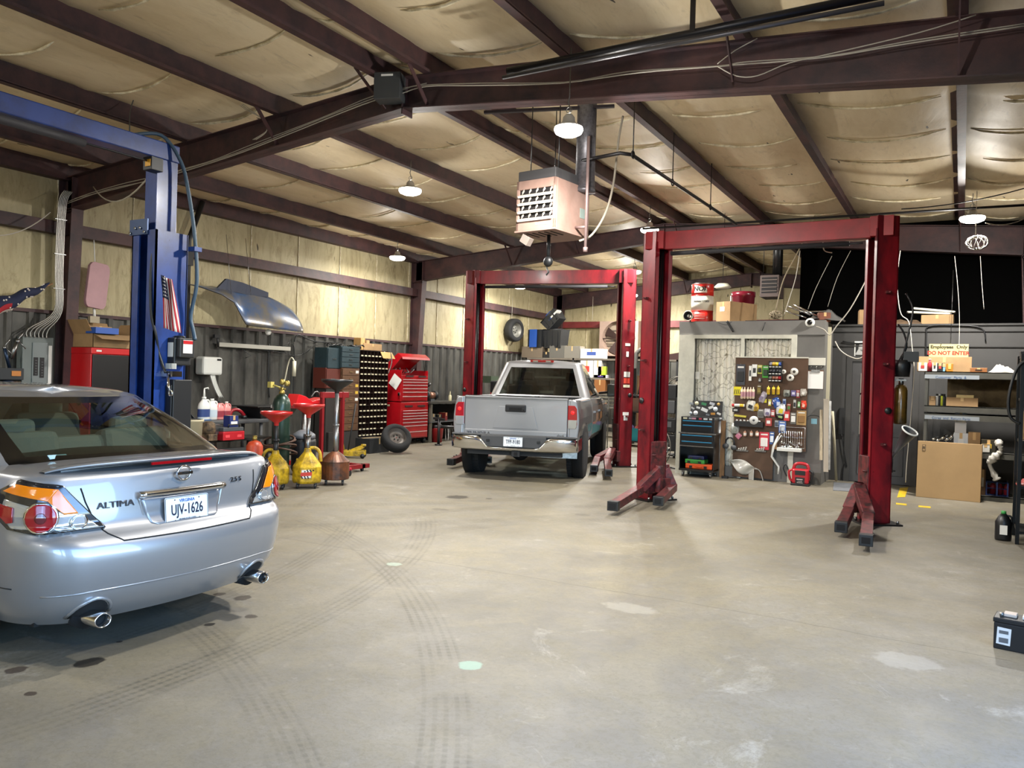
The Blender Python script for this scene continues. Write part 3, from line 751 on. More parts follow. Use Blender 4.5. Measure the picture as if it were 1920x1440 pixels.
    # exhausts
    for s_ in (-1,1):
        x=s_*.56; s=B(); pline(bv,[(x+.105*math.cos(a),-.6,.245+.10*math.sin(a)) for a in [PI*i/12 for i in range(13)]],RD,.011,s,n=1); s.build('exhaust_surround',SILV,t)
        rearp([(x+.094*math.cos(a),.235+.098*math.sin(a)) for a in [PI*i/12 for i in range(13)]],.003,'exhaust_recess',DK,t,.002,.02)
        s=B(); s.cyl((x,.185,.245),.08,.2,24,AY); s.build('exhaust_cutout',DK,t)
        s=B(); s.lathe([(.040,.16),(.040,0),(.036,-.004),(.033,0),(.033,.14)],24,(x,.04,.235),AY@Mx.Diagonal((1.25,1,1,1)),cap=False); e=s.build('exhaust_tip',CH,t); s=B(); s.cyl((x,.09,.235),.035,.01,20,AY@Mx.Diagonal((1.2,1,1,1))); s.build('bore',DK,e)
    for s_ in (-1,1):
        s=B(); s.ball((s_*.98,3.05,1.02),.1,14,(1.1,.6,.75)); s.beam((s_*.85,3.05,.97),(s_*.95,3.05,1.0),.05,.03); s.build('side_mirror',SILV,t)
        s=B(); s.b0(s_*.893,s_*.91,1.55,1.75,.80,.83); s.b0(s_*.897,s_*.912,2.6,2.8,.80,.83); s.split('door_handle',SILV,t)
        s=B(); s.ball((s_*.6,4.55,.66),.17,14,(1.1,.9,.5)); s.build('headlight',CLR,t)
    s=B(); s.box((-.46,.66,1.062),(.11,.004,.035),rot=Mx.Rotation(R(-55),4,'X')); s.build('window_sticker',mat('pale_blue_sticker','#9fc0cc',.5),t)
    return t
SED=make_sedan((-3.93,3.17,0),R(90))
# ---------------------------------------------------------------- silver pickup
def make_truck(loc,rz):
    t=thing('pickup_truck','silver four-wheel-drive pickup truck seen from behind between the far red lift posts','truck',loc,rz)
    # local: origin at rear bumper centre on the floor, +Y forward
    def slab(name,y0,y1,prof,mt,n=10,bev=.02,par=None,cap=True):
        b=B(); P=[];F=[]; k=len(prof)
        ys=[y0+(y1-y0)*i/n for i in range(n+1)]
        for y in ys:
            for (x,z) in prof: P.append((x,y,z))
        for i in range(n):
            for j in range(k): F.append((i*k+j,i*k+(j+1)%k,(i+1)*k+(j+1)%k,(i+1)*k+j))
        F.append(tuple(range(k))); F.append(tuple(n*k+j for j in range(k))[::-1])
        b.add(P,F,False); return b.build(name,mt,par or t,bevel=bev)
    side=[(.93,.62),(.985,.72),(1.0,.86),(1.0,1.0),(.985,1.14),(.955,1.27),(.90,1.30),(.84,1.30),(.84,.62)]
    for s_ in (-1,1):
        slab('bedside',.14,2.15,[(s_*x,z) for x,z in side],SILV)
        slab('door_panel',2.2,4.3,[(s_*x,z) for x,z in [(.90,.50),(.985,.62),(1.0,.86),(1.0,1.0),(.985,1.14),(.95,1.27),(.88,1.30),(.78,1.30),(.78,.50)]],SILV)
        slab('fender',4.32,5.6,[(s_*x,z) for x,z in [(.93,.60),(1.0,.75),(1.01,.95),(.97,1.12),(.85,1.22),(.6,1.25),(.6,.60)]],SILV)
    b=B(); b.b0(-.86,.86,.2,2.1,.62,.68); b.b0(-.86,.86,2.08,2.15,.62,1.28); b.build('bed_floor',TRIMB,t)
    b=B(); b.b0(-.9,.9,4.3,5.62,.9,1.22); b.build('hood',SILV,t,bevel=.06)
    # tailgate
    def tg(u,v):
        x=-.80+1.6*u; z=.68+.63*v
        y=.16+.02*(v) - .012*math.sin(PI*min(1,max(0,(z-.80)/.45)))
        if z<.80: y-=.012
        inn=(abs(x)<.42*(1+.25*(1-v))); 
        return V((x,y,z))
    b=B(); b.b0(-.815,.815,.155,.20,.67,1.30); b.b0(-.815,.815,.135,.20,.67,.79); b.b0(-.815,.815,.14,.22,1.285,1.315)
    tgp=b.build('tailgate',SILV,t,bevel=.008)
    b=B(); b.prism([(-.36,.02),(.36,.02),(.27,.36),(-.27,.36)],.006,Mx.Translation((0,.153,.80))@Mx.Rotation(PI/2,4,'X')); b.build('pressed_panel',SILV,tgp,bevel=.003)
    b=B(); b.b0(-.815,.815,.145,.235,1.31,1.322); b.build('tailgate_cap',TRIMB,tgp)
    b=B(); b.box((0,.145,1.135),(.33,.03,.115)); h=b.build('tailgate_handle',TRIMB,tgp,bevel=.015)
    b=B(); b.box((0,.128,1.125),(.2,.01,.045)); b.cyl((.13,.132,1.115),.012,.004,12,Mx.Rotation(PI/2,4,'X')); b.build('grip_recess',DK,h)
    text('TUNDRA',.075,'lettering',mat('badge_silver','#8f9093',.25,.9),tgp,face_y((-.58,.133,.725)),.004,sx=1.25,bold=.002)
    text('4x4',.06,'lettering',mat('badge_silver',''),tgp,face_y((.72,.133,.735)),.004,sx=1.2,bold=.002)
    # corner posts beside the gate, lamps
    for s_ in (-1,1):
        b=B(); b.prism([(s_*x,y) for x,y in [(.82,.155),(.93,.165),(.975,.22),(.995,.34),(.82,.34)]],.64,Mx.Translation((0,0,.66))); b.build('rear_quarter',SILV,t,bevel=.012)
        b=B(); P=[(.825,0),(.955,.0),(.975,.06),(.965,.3),(.93,.35),(.825,.35)]
        b.prism([(s_*x,z) for x,z in P],.05,Mx.Translation((0,.185,.86))@Mx.Rotation(PI/2,4,'X')); L=b.build('tail_light',REDL,t,bevel=.012)
        L.location=(0,0,.06) if False else (0,0,0)
        b=B(); b.prism([(s_*x,z) for x,z in [(.828,0),(.95,0),(.965,.03),(.972,.14),(.828,.14)]],.056,Mx.Translation((0,.188,.85))@Mx.Rotation(PI/2,4,'X')); b.build('clear_lens',CLR,L,bevel=.008)
        b=B(); b.ball((s_*.90,.132,1.10),.03,12,(1,.3,1)); b.build('bulb',mat('bright_red','#ff2a2a',.2,emit='#ff2020',es=.6),L)
    # bumper
    def bp(s_):
        b=B()
        def f(u,v):
            x=.30+.72*u; z=.50+.225*v
            y=.0+.10*(x/1.0)**4+.03*abs(v-.5)*2
            cut=max(0,.46-x)/.16
            zz=.50+ .225*v*(1-.75*min(1,cut)*0) 
            return V((s_*x,y,zz))
        b.grid(f,24,10); return b
    pol=[(-1.0,.0),(-.98,.17),(-.95,.225),(-.56,.225),(-.50,.18),(-.42,.075),(-.36,.045),(.36,.045),(.42,.075),(.50,.18),(.56,.225),(.95,.225),(.98,.17),(1.0,.0),(.93,-.02),(-.93,-.02)]
    b=B(); n=48
    # chrome skin: vertical strips whose top follows the outline
    top=[(-1.0,.19),(-.95,.225),(-.56,.225),(-.50,.18),(-.42,.075),(-.36,.05),(.36,.05),(.42,.075),(.50,.18),(.56,.225),(.95,.225),(1.0,.19)]
    P=[];F=[];mv=8
    for i in range(n+1):
        x=-1.0+2.0*i/n; th=interp(top,x)
        for j in range(mv+1):
            v=j/mv; z=.475+th*v*1.0; yb=.10*abs(x)**6+ (.0 if v<.8 else .03*((v-.8)/.2)**2)+.05*(1-v)**3
            P.append((x,yb,z+ .02*abs(x)**4))
    for i in range(n):
        for j in range(mv): a=i*(mv+1)+j; F.append((a,a+mv+1,a+mv+2,a+1))
    b.add(P,F,True); bum=b.build('bumper',CH,t,sol=.01)
    b=B()
    for s_ in (-1,1): b.add([(s_*1.0,.10,.50),(s_*1.015,.45,.52),(s_*1.015,.45,.70),(s_*1.0,.10,.685)],[(0,1,2,3)])
    b.split('bumper_end',CH,bum,sol=.01)
    b=B(); b.b0(-.99,.99,.03,.22,.70,.725); b.b0(-.52,.52,.025,.10,.53,.71); b.build('step_pad',mat('grey_step','#3b3c3e',.6),bum,bevel=.015)
    b=B()
    for s_ in (-1,1): b.box((s_*.40,.018,.63),(.05,.02,.035))
    b.split('plate_lamp',K,bum)
    plate(t,Mx.Translation((0,.012,.622)),'TFP-9180',slogan='VIRGINIA.ORG')
    # cab: greenhouse with glass
    zbelt=1.29; zt=1.90
    def cabring(tt):
        yr=2.24+.30*tt; yf=4.45-1.05*tt; W=.93-.215*tt
        return [(x,y,zbelt+(zt-zbelt)*tt) for x,y in Ring.pts(W,yr,yf,.12,.2,.03,.1)]
    ts=[0,.04,.12,.5,.86,.93,.97,1.0]; G=[cabring(q) for q in ts]
    G.append([(x*.93,y+(.06 if y<3 else -.06),zt+.03) for x,y,_ in G[-1]])
    NR,NC,NS=Ring.NR,Ring.NC,Ring.NS
    def cls(k,i,left):
        if k>=4 or k<1: return 0
        if i<NR-1: return 3
        if i<NR+NC+1: return 0
        if i<NR+NC+NS-4: return 2 if (i-NR-NC) in (21,22) else 3
        if i<NR+NC+NS+4: return 0
        return 3
    full=B(); loft(full,G,cls,cap=lambda y:.035,capmat=0)
    for cid,nm,mt in ((0,'cab',SILV),(2,'window_border',FRIT),(3,'cab_window',glass('truck_glass','#98a4a2',.03))):
        c=B(); mp={}
        for i,mm in enumerate(full.m):
            if mm!=cid: continue
            f=[]
            for q in full.f[i]:
                if q not in mp: mp[q]=len(c.v); c.v.append(full.v[q])
                f.append(mp[q])
            c.f.append(f); c.m.append(0); c.sm.append(True)
        (c.split if 'window' in nm else c.build)(nm,mt,t)
    b=B(); b.box((0,2.52,1.935),(.44,.05,.045)); br=b.build('brake_light',REDL,t,bevel=.01)
    b=B(); b.box((-.12,2.49,1.935),(.09,.01,.025)); b.box((.12,2.49,1.935),(.09,.01,.025)); b.split('cargo_lamp',CLR,br)
    fab=mat('truck_seat','#2c2f33',.9)
    for x in (-.45,.45):
        b=B(); b.box((x,2.75,1.25),(.5,.14,.5)); b.build('rear_seat',fab,t,bevel=.04)
        b=B(); b.box((x,3.5,1.38),(.5,.14,.42)); fs=b.build('front_seat',fab,t,bevel=.05); b=B(); b.box((x,3.5,1.66),(.27,.09,.17)); b.build('headrest',fab,fs,bevel=.03)
    b=B(); b.box((0,2.74,1.52),(.27,.08,.12)); b.box((-.45,2.74,1.52),(.27,.08,.12)); b.box((.45,2.74,1.52),(.27,.08,.12)); b.split('rear_headrest',fab,t,bevel=.03)
    b=B(); b.box((0.02,3.85,1.74),(.25,.03,.07)); b.build('rear_view_mirror',K,t,bevel=.01)
    b=B(); b.b0(-.85,.85,3.95,4.35,1.05,1.32); b.build('dashboard',fab,t,bevel=.04)
    for s_ in (-1,1):
        b=B(); b.box((s_*1.20,3.95,1.42),(.20,.12,.25)); b.beam((s_*.93,3.9,1.36),(s_*1.12,3.94,1.38),.06,.05); m_=b.build('side_mirror',K,t,bevel=.03)
        b=B(); b.box((s_*1.20,3.885,1.42),(.16,.006,.2)); b.build('mirror_glass',mat('mirror_dark_reflection','#202326',.1),m_)  # dark reflection put into the glass colour
        b=B(); b.b0(s_*.995,s_*1.02,2.5,2.7,1.02,1.05); b.b0(s_*.995,s_*1.02,3.4,3.6,1.02,1.05); b.split('door_handle',SILV,t)
    for y in (1.15,4.80):
        for s_ in (-1,1):
            wheel(t,s_*.865,y,.39,.275,tread=(y<2))
            b=B(); b.lathe([(.40,0),(.47,0),(.47,.16),(.40,.16)],28,(s_*.84,y,.43),AX if s_>0 else Mx.Rotation(-PI/2,4,'Y')); b.build('wheel_arch',DK,t)
    for s_ in (-1,1):
        b=B(); b.box((s_*.86,.73,.52),(.30,.015,.28)); b.build('mud_flap',TRIMB,t)
    b=B(); b.b0(-.55,-.42,.3,5.2,.5,.6); b.b0(.42,.55,.3,5.2,.5,.6); b.b0(-.75,.75,.12,.22,.40,.52); b.tube([(-.75,1.15,.38),(.75,1.15,.38)],.06,12); b.ball((-.1,1.15,.38),.16,14); b.tube([(.35,.9,.42),(.85,.55,.42)],.05); b.build('chassis',mat('chassis_black','#17181a',.7),t)
    b=B(); b.b0(.0,.09,.02,.3,.405,.47); b.b0(-.02,.11,.015,.04,.395,.48); hh=b.build('hitch_receiver',mat('chassis_black',''),t)
    b=B(); b.b0(.02,.07,.008,.016,.415,.46); b.build('hitch_opening',DK,hh)
    b=B(); b.beam((.40,.30,.43),(.95,.42,.42),.07,.10); b.build('muffler_tip',ST,t)
    return t
TR=make_truck((-5.99,10.60,0),R(18))
# ================================================================ vehicle lifts
LR=mat('lift_red','#80141e',.38,.1,var=.4,vs=4,col2='#4d0f18',coat=.05,stretch=(1,1,.4)); LRB=mat('lift_red_bright','#98141d',.42,coat=.05,var=.3,vs=5); GREASE=mat('greasy_black','#0e0e10',.35); WORN=mat('worn_red_steel','#6b2a2c',.5,.3,var=.6,vs=12,col2='#2a2120')
def lift(name,label,loc,rz,span,H,arms,col,colf,beam_h=.24,carr=.30,cut=True,bolts=True):
    t=thing(name,label,'car lift',loc,rz)
    for s in (-1,1):
        x=s*span/2
        def bx(b,x0,x1,y0,y1,z0,z1): b.b0(x+s*x0,x+s*x1,y0,y1,z0,z1)   # +x0 is outward
        PM=Mx.Translation((x,0,0))@Mx.Rotation(s*R(30),4,'Z')@Mx.Translation((-x,0,0))
        b=B(PM); bx(b,.125,.14,-.15,.15,0.02,H); bx(b,-.12,.14,-.15,-.138,.02,H); bx(b,-.12,.14,.138,.15,.02,H); bx(b,-.12,-.105,-.15,-.085,.02,H-.15); bx(b,-.12,-.105,.085,.15,.02,H-.15)
        p=b.build('post',col,t)
        b=B(PM); b.b0(x-.24,x+.24,-.26,.26,0,.02); b.build('base_plate',GREASE,p)
        b=B(PM)
        for bx_ in (-.2,.2):
            for by in (-.21,0,.21): b.cyl((x+bx_,by,.02),.016,.035,8)
        b.split('anchor_bolt',ST,p)
        b=B(PM); bx(b,.03,.06,-.12,.12,.1,H-.2); b.tube([(x-s*.03,0,.1),(x-s*.03,0,H-.3)],.03,8); b.tube([(x-s*.02,.07,.1),(x-s*.02,.07,H-.2)],.012,6); b.build('hydraulic_cylinder',GREASE,p)
        b=B(PM); bx(b,-.135,.02,-.13,.13,.10,carr+.5); bx(b,-.17,-.1,-.20,.20,.10,carr); b.build('carriage',WORN,t,bevel=.006)
        # lock housings and stubs on the face
        b=B(PM)
        for z in (.95,1.9,2.75): b.box((x+s*.02,-.175,z),(.05,.05,.03)); b.tube([(x+s*.02,-.15,z),(x+s*.02,-.235,z)],.012,6)
        b.split('latch_pin',WORN,p)
        b=B(PM); b.cyl((x+s*.07,-.15,1.35),.04,.02,14,Mx.Rotation(PI/2,4,'X')); b.build('latch_cover',K,p)
    b=B(); b.b0(-span/2-.14,span/2+.14,-.07,.07,H-beam_h,H); b.b0(-span/2-.14,-span/2+.12,-.155,.155,H-beam_h,H); b.b0(span/2-.12,span/2+.14,-.155,.155,H-beam_h,H); b.build('crossbeam',colf,t,bevel=.005)
    b=B(); b.tube([(-span/2+.2,-.06,H-beam_h-.06),(span/2-.35,-.06,H-beam_h-.06)],.03,10); b.tube([(span/2-.35,-.06,H-beam_h-.06),(span/2-.2,-.06,H-beam_h-.06)],.012,6); b.build('overhead_shutoff_bar',mat('padded_bar','#2d2c30',.7),t)
    Mi=Mx.Translation(V(loc))@Mx.Rotation(rz,4,'Z'); Mi=Mi.inverted()
    for (side,elb,end,h0) in arms:
        x=side*(span/2-.15); e=Mi@V(elb); f=Mi@V(end); piv=V((x,(-.13 if e.y<0 else .13),h0))
        b=B(); b.cyl((piv.x,piv.y,.12),.055,h0-.06,16); b.beam(piv,(e.x,e.y,.17),.13,.11); b.beam((e.x,e.y,.165),(f.x,f.y,.115),.115,.10); b.build('swing_arm',WORN,t,bevel=.006)
        d=(V((f.x,f.y,0))-V((e.x,e.y,0))).normalized(); c=V((f.x,f.y,.115))+d*.06
        b=B(); b.beam(V((f.x,f.y,.115))-d*.02,c+d*.03,.13,.115); o=b.build('arm_end',K,t,bevel=.006); b=B(); b.beam(c+d*.025,c+d*.036,.08,.06); b.build('socket',DK,o)
        b=B(); b.cyl((piv.x+side*.10,piv.y,h0-.1),.012,.32,8); b.tube([(piv.x+side*.04,piv.y-.03,h0+.2),(piv.x+side*.16,piv.y-.03,h0+.2)],.012,6); b.build('arm_lock_rod',WORN,t)
    return t
def ga(x,y,z=.13): return gz(x,y,z)
lift('vehicle_lift','nearest empty red two-post lift before the pegboard and grey office',((-.87-3.69)/2,10.42,0),0,2.79,3.66,
  [(-1,ga(1200,922),ga(1152,945),.42),(-1,ga(1262,918),ga(1236,936),.42),(1,ga(1592,962),ga(1578,984),.42),(1,ga(1628,975),ga(1624,1008),.42)],LR,LRB)
fl=V((-7.03,13.70,0))
lift('vehicle_lift','farther red two-post lift standing astride the silver pickup truck',fl,R(14.2),3.0,3.72,
  [(1,ga(1120,864),ga(1114,876),.3),(1,ga(1138,868),ga(1141,884),.3),(-1,ga(868,860),ga(848,864),.4),(-1,ga(905,850),ga(915,860),.4)],LR,LR,beam_h=.26)
# blue lift
BL=mat('lift_blue','#1f3f86',.35,coat=.3,var=.3,vs=3,col2='#182f66')
def blue_lift():
    t=thing('vehicle_lift','blue two-post lift beside the silver sedan with a motor unit on its post','car lift',(-6.45,4.70,0))
    for k,s in enumerate((1,-1)):
        y=0 if s==1 else -3.3
        def bb(b,x0,x1,y0,y1,z0,z1): b.b0(x0,x1,y+s*y0,y+s*y1,z0,z1)     # +y outward
        b=B(); bb(b,-.17,.17,.16,.175,.02,2.84); bb(b,-.17,-.155,-.16,.17,.02,2.84); bb(b,.155,.17,-.16,.17,.02,2.84); bb(b,-.17,-.07,-.16,-.145,.02,2.84); bb(b,.05,.17,-.16,-.145,.02,2.84); p=b.build('post',BL,t)
        b=B(); bb(b,-.09,.07,-.10,.12,2.8,3.62); b.build('mast_extension',BL,p,bevel=.006)
        b=B(); bb(b,-.19,.06,-.175,-.162,2.80,2.94); c=b.build('clamp_plate',mat('blue_grey_plate','#3d4d6d',.4,.5),p)
        b=B()
        for xx,zz in ((-.17,2.82),(.03,2.82),(-.10,2.86),(-.03,2.86)): b.cyl((xx,y-s*.175,zz),.012,.015,8,Mx.Rotation(PI/2*s,4,'X'))
        b.split('bolt',CH,c)
        b=B(); b.b0(-.28,.28,y-.25,y+.25,0,.02); b.build('base_plate',BL,p)
        b=B(); b.tube([(-.02,y,.1),(-.02,y,2.8)],.028,8); b.tube([(.03,y-s*.04,.1),(.03,y-s*.04,2.8)],.008,6); b.tube([(-.05,y-s*.05,1.0),(-.05,y-s*.05,1.75)],.022,6); b.build('hydraulic_cylinder',GREASE,p)
        b=B(); bb(b,-.13,.13,-.24,.06,.1,.8); b.build('carriage',BL,t)
        for xx in (-.5,.5):
            b=B(); b.beam((xx*.3,y-s*.25,.2),(xx*1.9,y-s*.75,.12),.12,.10); b.build('swing_arm',BL,t,bevel=.006)
    b=B(); b.b0(-.10,.08,-3.42,.13,3.50,3.66); b.build('crossbeam',BL,t,bevel=.01)
    b=B(); b.tube([(.10,-3.0,3.44),(.10,-.80,3.44)],.035,10); b.build('padded_bar',mat('padded_bar',''),t)
    b=B(); b.tube([(.10,-.80,3.44),(.10,-.22,3.44)],.010,6); b.b0(.04,.16,-.22,-.10,3.36,3.48); sw=b.build('limit_switch',K,t,bevel=.006)
    b=B(); b.box((.115,-.225,3.42),(.07,.004,.06)); b.build('switch_label',mat('switch_yellow','#e2a417',.5),sw)
    # power unit on the outer face
    b=B(); b.b0(.17,.27,-.02,.16,1.63,1.88); b.cyl((.22,.07,1.88),.05,.02,12); pu=b.build('motor_unit',K,t,bevel=.02)
    b=B(); b.b0(.25,.32,.0,.16,1.70,1.88); b.build('switch_box',K,pu,bevel=.01)
    b=B(); b.box((.324,.08,1.80),(.004,.10,.12)); b.build('warning_label',mat('label_red_white','#d9cfc9',.6),pu); b=B(); b.box((.327,.08,1.84),(.003,.10,.03)); b.build('warning_stripe',RED,pu)
    b=B(); b.box((.22,-.022,1.77),(.07,.003,.13)); b.build('rating_label',PAPER,pu)
    for xx in (.20,.28):
        b=B(); b.box((xx,-.03,1.62),(.07,.004,.05)); b.build('rating_label',PAPER,pu)
    b=B(); b.box((.24,-.02,1.55),(.16,.10,.05)); b.tube([(.27,-.08,1.55),(.31,-.10,1.44),(.33,-.10,1.40)],.012,8); b.tube([V((.34+.025*math.cos(a),-.10,1.38+.025*math.sin(a))) for a in [i*PI/5 for i in range(10)]],.008,6,closed=True); b.build('valve_block',CH,pu)
    b=B(); b.b0(.172,.27,-.02,.18,.75,1.50); b.b0(.18,.26,-.035,-.02,.8,1.45); r=b.build('oil_reservoir',mat('reservoir_plastic','#141517',.45),t,bevel=.02)
    b=B(); b.box((.225,-.037,1.02),(.07,.003,.10)); b.build('instruction_label',PAPER,r)
    # hoses
    b=B(); b.tube(smoothpts([(.16,-.02,2.76),(.12,-.12,2.74),(.11,-.16,2.5),(.14,-.17,2.1),(.17,-.14,1.9),(.16,-.1,1.75),(.20,-.08,1.62),(.24,-.08,1.56)]),.013,8); b.build('hose',K,t)
    b=B(); b.tube(smoothpts([(-.02,-.30,3.66),(.05,-.05,3.72),(.16,.08,3.5),(.22,.13,3.2),(.28,.16,2.8),(.31,.17,2.4),(.24,.17,2.1),(.28,.17,1.95),(.33,.15,1.87)]),.017,8); b.build('hose',mat('hose_blue_grey','#3b5266',.5),t)
    b=B(); b.b0(.24,.33,.12,.2,2.68,2.72); b.build('hose_clip',BL,t)
    return t
blue_lift()
FLG_R=mat('flag_red','#a82531',.85); FLG_W=mat('flag_white','#d8cfc8',.85); FLG_B=mat('flag_blue','#1b2340',.85)
def flag(name,label,loc,rz,W,H,fn,tilt=0,ns=13):
    t=thing(name,label,'flag',loc,rz)
    for k in range(ns):
        b=B()
        def g(u,v,k=k): return fn(u,(k+v)/ns)
        b.grid(g,14,2); b.build('stripe',FLG_R if k%2==0 else FLG_W,t,sol=.002)
    b=B(); b.grid(lambda u,v: fn(u*.42,v*.54)+V((0,-.004,0)),8,8); c=b.build('canton',FLG_B,t,sol=.002)
    b=B()
    for i in range(6):
        for j in range(5):
            p=fn((i+.6)*.42/6.4,(j+.6)*.54/5.4)+V((0,-.008,0)); b.box(p,(W*.028,.002,W*.028))
    b.build('stars',FLG_W,c); return t
# small flag draped down the blue post: local x to the right, hangs down, stripes vertical
fp=oy(306,520,4.45)
def small(u,v):   # u down, v across
    w=.09+.05*u; return V((.0+(v-.35)*w+.05*u+.01*math.sin(v*9),.03*math.sin(v*12+u*3),-u*.46-.04*v))
flag('flag','small american flag hanging down the blue lift post',(fp.x+.02,4.45,fp.z+.02),R(42),.3,.2,small)
# ---- wall flag at the far left
fp=ox(2,560,-11.3)
def rolled(u,v):
    a=v*2*PI; r=.15*(1-u)**.7+.012; return V((-.15+u*.75,r*math.cos(a)-.02,-.16+u*.42+r*math.sin(a)*.8+.02*math.sin(u*14)))
t=thing('furled_flag','furled star-spangled flag on a staff at the left edge of the photo','flag',(-11.25,fp.y,fp.z),R(90))
b=B(); b.grid(rolled,18,18); b.build('cloth',FLG_B,t)
b=B()
for k in range(42):
    u=.1+.85*random.random(); v=random.random(); p=rolled(u,v); b.ball(p+V((0,-.004,0)),.013,6)
b.build('stars',FLG_W,t)
b=B(); b.grid(lambda u,v: rolled(u*.25,v*.4+.5)*1.0+V((0,-.006,0)),6,6); b.build('stripe',FLG_R,t)
b=B(); b.grid(lambda u,v: rolled(u*.3,v*.12+.62)*1.0+V((0,-.012,0)),6,6); b.build('stripe',FLG_W,t)
b=B(); b.tube([(-.5,0,-.36),(.66,0,.28)],.012,8); b.build('staff',WOOD,t)
# ================================================================ left wall
def wallthing(name,label,cat,x0,y0,x1,y1,X,rz=PI/2):
    yc,z0,w,h=lr(x0,y0,x1,y1,X); t=thing(name,label,cat,(X,yc,z0),rz); return t,w,h
# breaker panel (local: front faces -Y, x along wall)
t,w,h=wallthing('breaker_panel','grey electrical breaker panel with open cover at the foot of the conduits','electrical panel',40,632,98,732,-11.50)
b=B(); b.b0(-w/2,w/2,-.02,.13,-.1,h); b.build('enclosure',mat('panel_grey','#6d7573',.5),t,bevel=.006)
b=B(); b.b0(-w*.2,w*.3,-.035,-.02,h*.02,h*.9); b.build('cover_frame',mat('panel_grey2','#788080',.45),t,bevel=.008)
b=B(); b.b0(w*.33,w*.44,-.03,-.02,h*.0,h*.85); b.build('index_card',PAPER,t)
for i in range(2):
    b=B(); b.b0(-w*.16+i*w*.20,-w*.02+i*w*.20,-.042,-.035,h*.28-i*.03,h*.62); br=b.build('breaker_bank',K,t); b=B()
    for k in range(6): b.b0(-w*.12+i*w*.20,-w*.06+i*w*.20,-.048,-.042,h*.30+k*h*.05-i*.02,h*.32+k*h*.05-i*.02)
    b.build('toggles',mat('toggle_grey','#4b4d4e',.5),br)
# conduits rising from the panel to the rafter
CON=mat('emt_conduit','#a3a09a',.35,.7); 
for k in range(6):
    y0=6.28+.055*k; px_=6.62+.022*k
    pts=smoothpts([(-11.46,y0,1.98),(-11.46,y0+.02,2.1),(-11.40,px_,2.38),(-11.40,px_,3.0),(-11.38,px_+.01,3.9),(-11.30,px_+.05,4.12)],5)
    b=B(); b.tube(pts,.010,6); one(b,'conduit',CON,'thin steel conduit in the bundle rising from the breaker panel to the rafter','conduit',group='conduits above the breaker panel')
b=B()
for z in (2.7,3.2,3.7): b.b0(-11.42,-11.38,6.59,6.76,z,z+.01)
one(b,'conduit_strap',ST,'steel straps tying the conduit bundle above the breaker panel','strap')
# lance tools at the far left
for (a,c_,r,mt,lb,cat) in (((8,652),(18,690),.022,mat('gun_blue','#27374f',.3,.6),'dark blue grease gun hanging at the far left edge','grease gun'),((33,640),(20,672),.03,ST,'steel grease gun hanging beside the breaker panel','grease gun')):
    p=ox(*a,-11.35); q=ox(*c_,-11.35); t=thing('grease_gun',lb,cat,p); b=B(); b.tube([(0,0,0),q-p],r,12); b.build('barrel',mt,t); b=B(); b.tube([(0,0,0),(0,.03,.06),(.02,.06,.12)],r*.45,8); b.ball((0,0,0),r*1.15,10); b.build('head',ST,t); b=B(); b.tube([(0,.02,.0),(0.02,.10,-.10)],.008,6); b.build('lever',ST,t)
t,w,h=wallthing('parts_bin','dark shelf bin with an orange label at the left edge below the grease guns','bin',0,690,36,712,-11.3)
b=B(); b.b0(-w/2-.1,w/2,-.12,.2,0,h); b.build('tray',mat('bin_dark','#2e3033',.7),t,bevel=.01); b=B(); b.box((.02,-.125,h*.55),(.12,.006,.07)); b.build('label',mat('orange_tag','#b8763a',.7),t)
for l_ in (-1,):
    b=B(); b.b0(-w/2-.08,w/2-.02,.0,.04,-1.3,0); b.build('bracket',K,t)
b=B(); b.grid(lambda u,v: V((-.2+.4*u,-.1+.3*v,.10*math.sin(PI*u)*math.sin(PI*v)+.02*math.sin(9*u+7*v))),10,10); p=ox(18,722,-11.2); one(b,'cloth',mat('denim','#1e2c46',.9),'dark blue cloth heaped at the left edge above the sedan roof','cloth',(-11.2,p.y,p.z-.05),PI/2,sol=.01)
# pink hung panel
t,w,h=wallthing('foam_panel','faded pink rounded panel hanging tilted on the cream wall by the first column','panel',154,492,196,578,-11.45)
b=B(); rr=[(w*.46*math.copysign(min(1,abs(math.cos(a))*1.35),math.cos(a)),h/2+h*.5*math.copysign(min(1,abs(math.sin(a))*1.2),math.sin(a))) for a in [i*2*PI/32+.05 for i in range(32)]]
b.prism(rr,.06,Mx.Rotation(R(6),4,'Y')@Mx.Rotation(PI/2,4,'X')); b.build('board',mat('faded_pink','#b58d93',.6,var=.12,vs=3),t,bevel=.006)
b=B(); b.tube([(0,-.02,h),(0,.02,h+.34)],.008,6); b.tube([(.02,0,0),(.03,0,-.15)],.02,6); b.build('hanger',WH,t)
b=B(); b.b0(-.05,.10,-.02,.04,-.22,-.12); b.build('plug_box',mat('outlet_tan','#a79b84',.6),t)
# red cabinet with black door
p0=ox(172,655,-10.95); p1=ox(249,655,-10.95); w=p1.y-p0.y
t=thing('tool_locker','tall red steel locker with a black door between the first column and the blue post','cabinet',(-10.95,(p0.y+p1.y)/2,0),PI/2)
H=1.87; b=B(); b.b0(-w/2,w/2,.02,.55,.12,H-.09); b.b0(-w/2-.005,w/2+.005,0,.57,H-.09,H); b.build('carcass',mat('locker_red','#c3161b',.35,coat=.3),t,bevel=.006)
b=B(); b.b0(-w/2+.02,w/2-.06,0,.02,.14,H-.1); d=b.build('door',mat('locker_black','#101113',.35),t,bevel=.004); b=B(); b.b0(w/2-.055,w/2-.03,-.01,.02,.14,H-.1); b.build('door_edge',CH,t)
b=B(); b.box((-w*.33,-.002,H-.045),(.08,.004,.025)); b.build('badge',WH,t)
for (y,z) in ((.28,1.05),(.26,.78)):
    b=B(); b.ball((-w/2-.002,y,z),.04,10,(.12,1.3,.9)); b.build('dent_hole',DK,t)
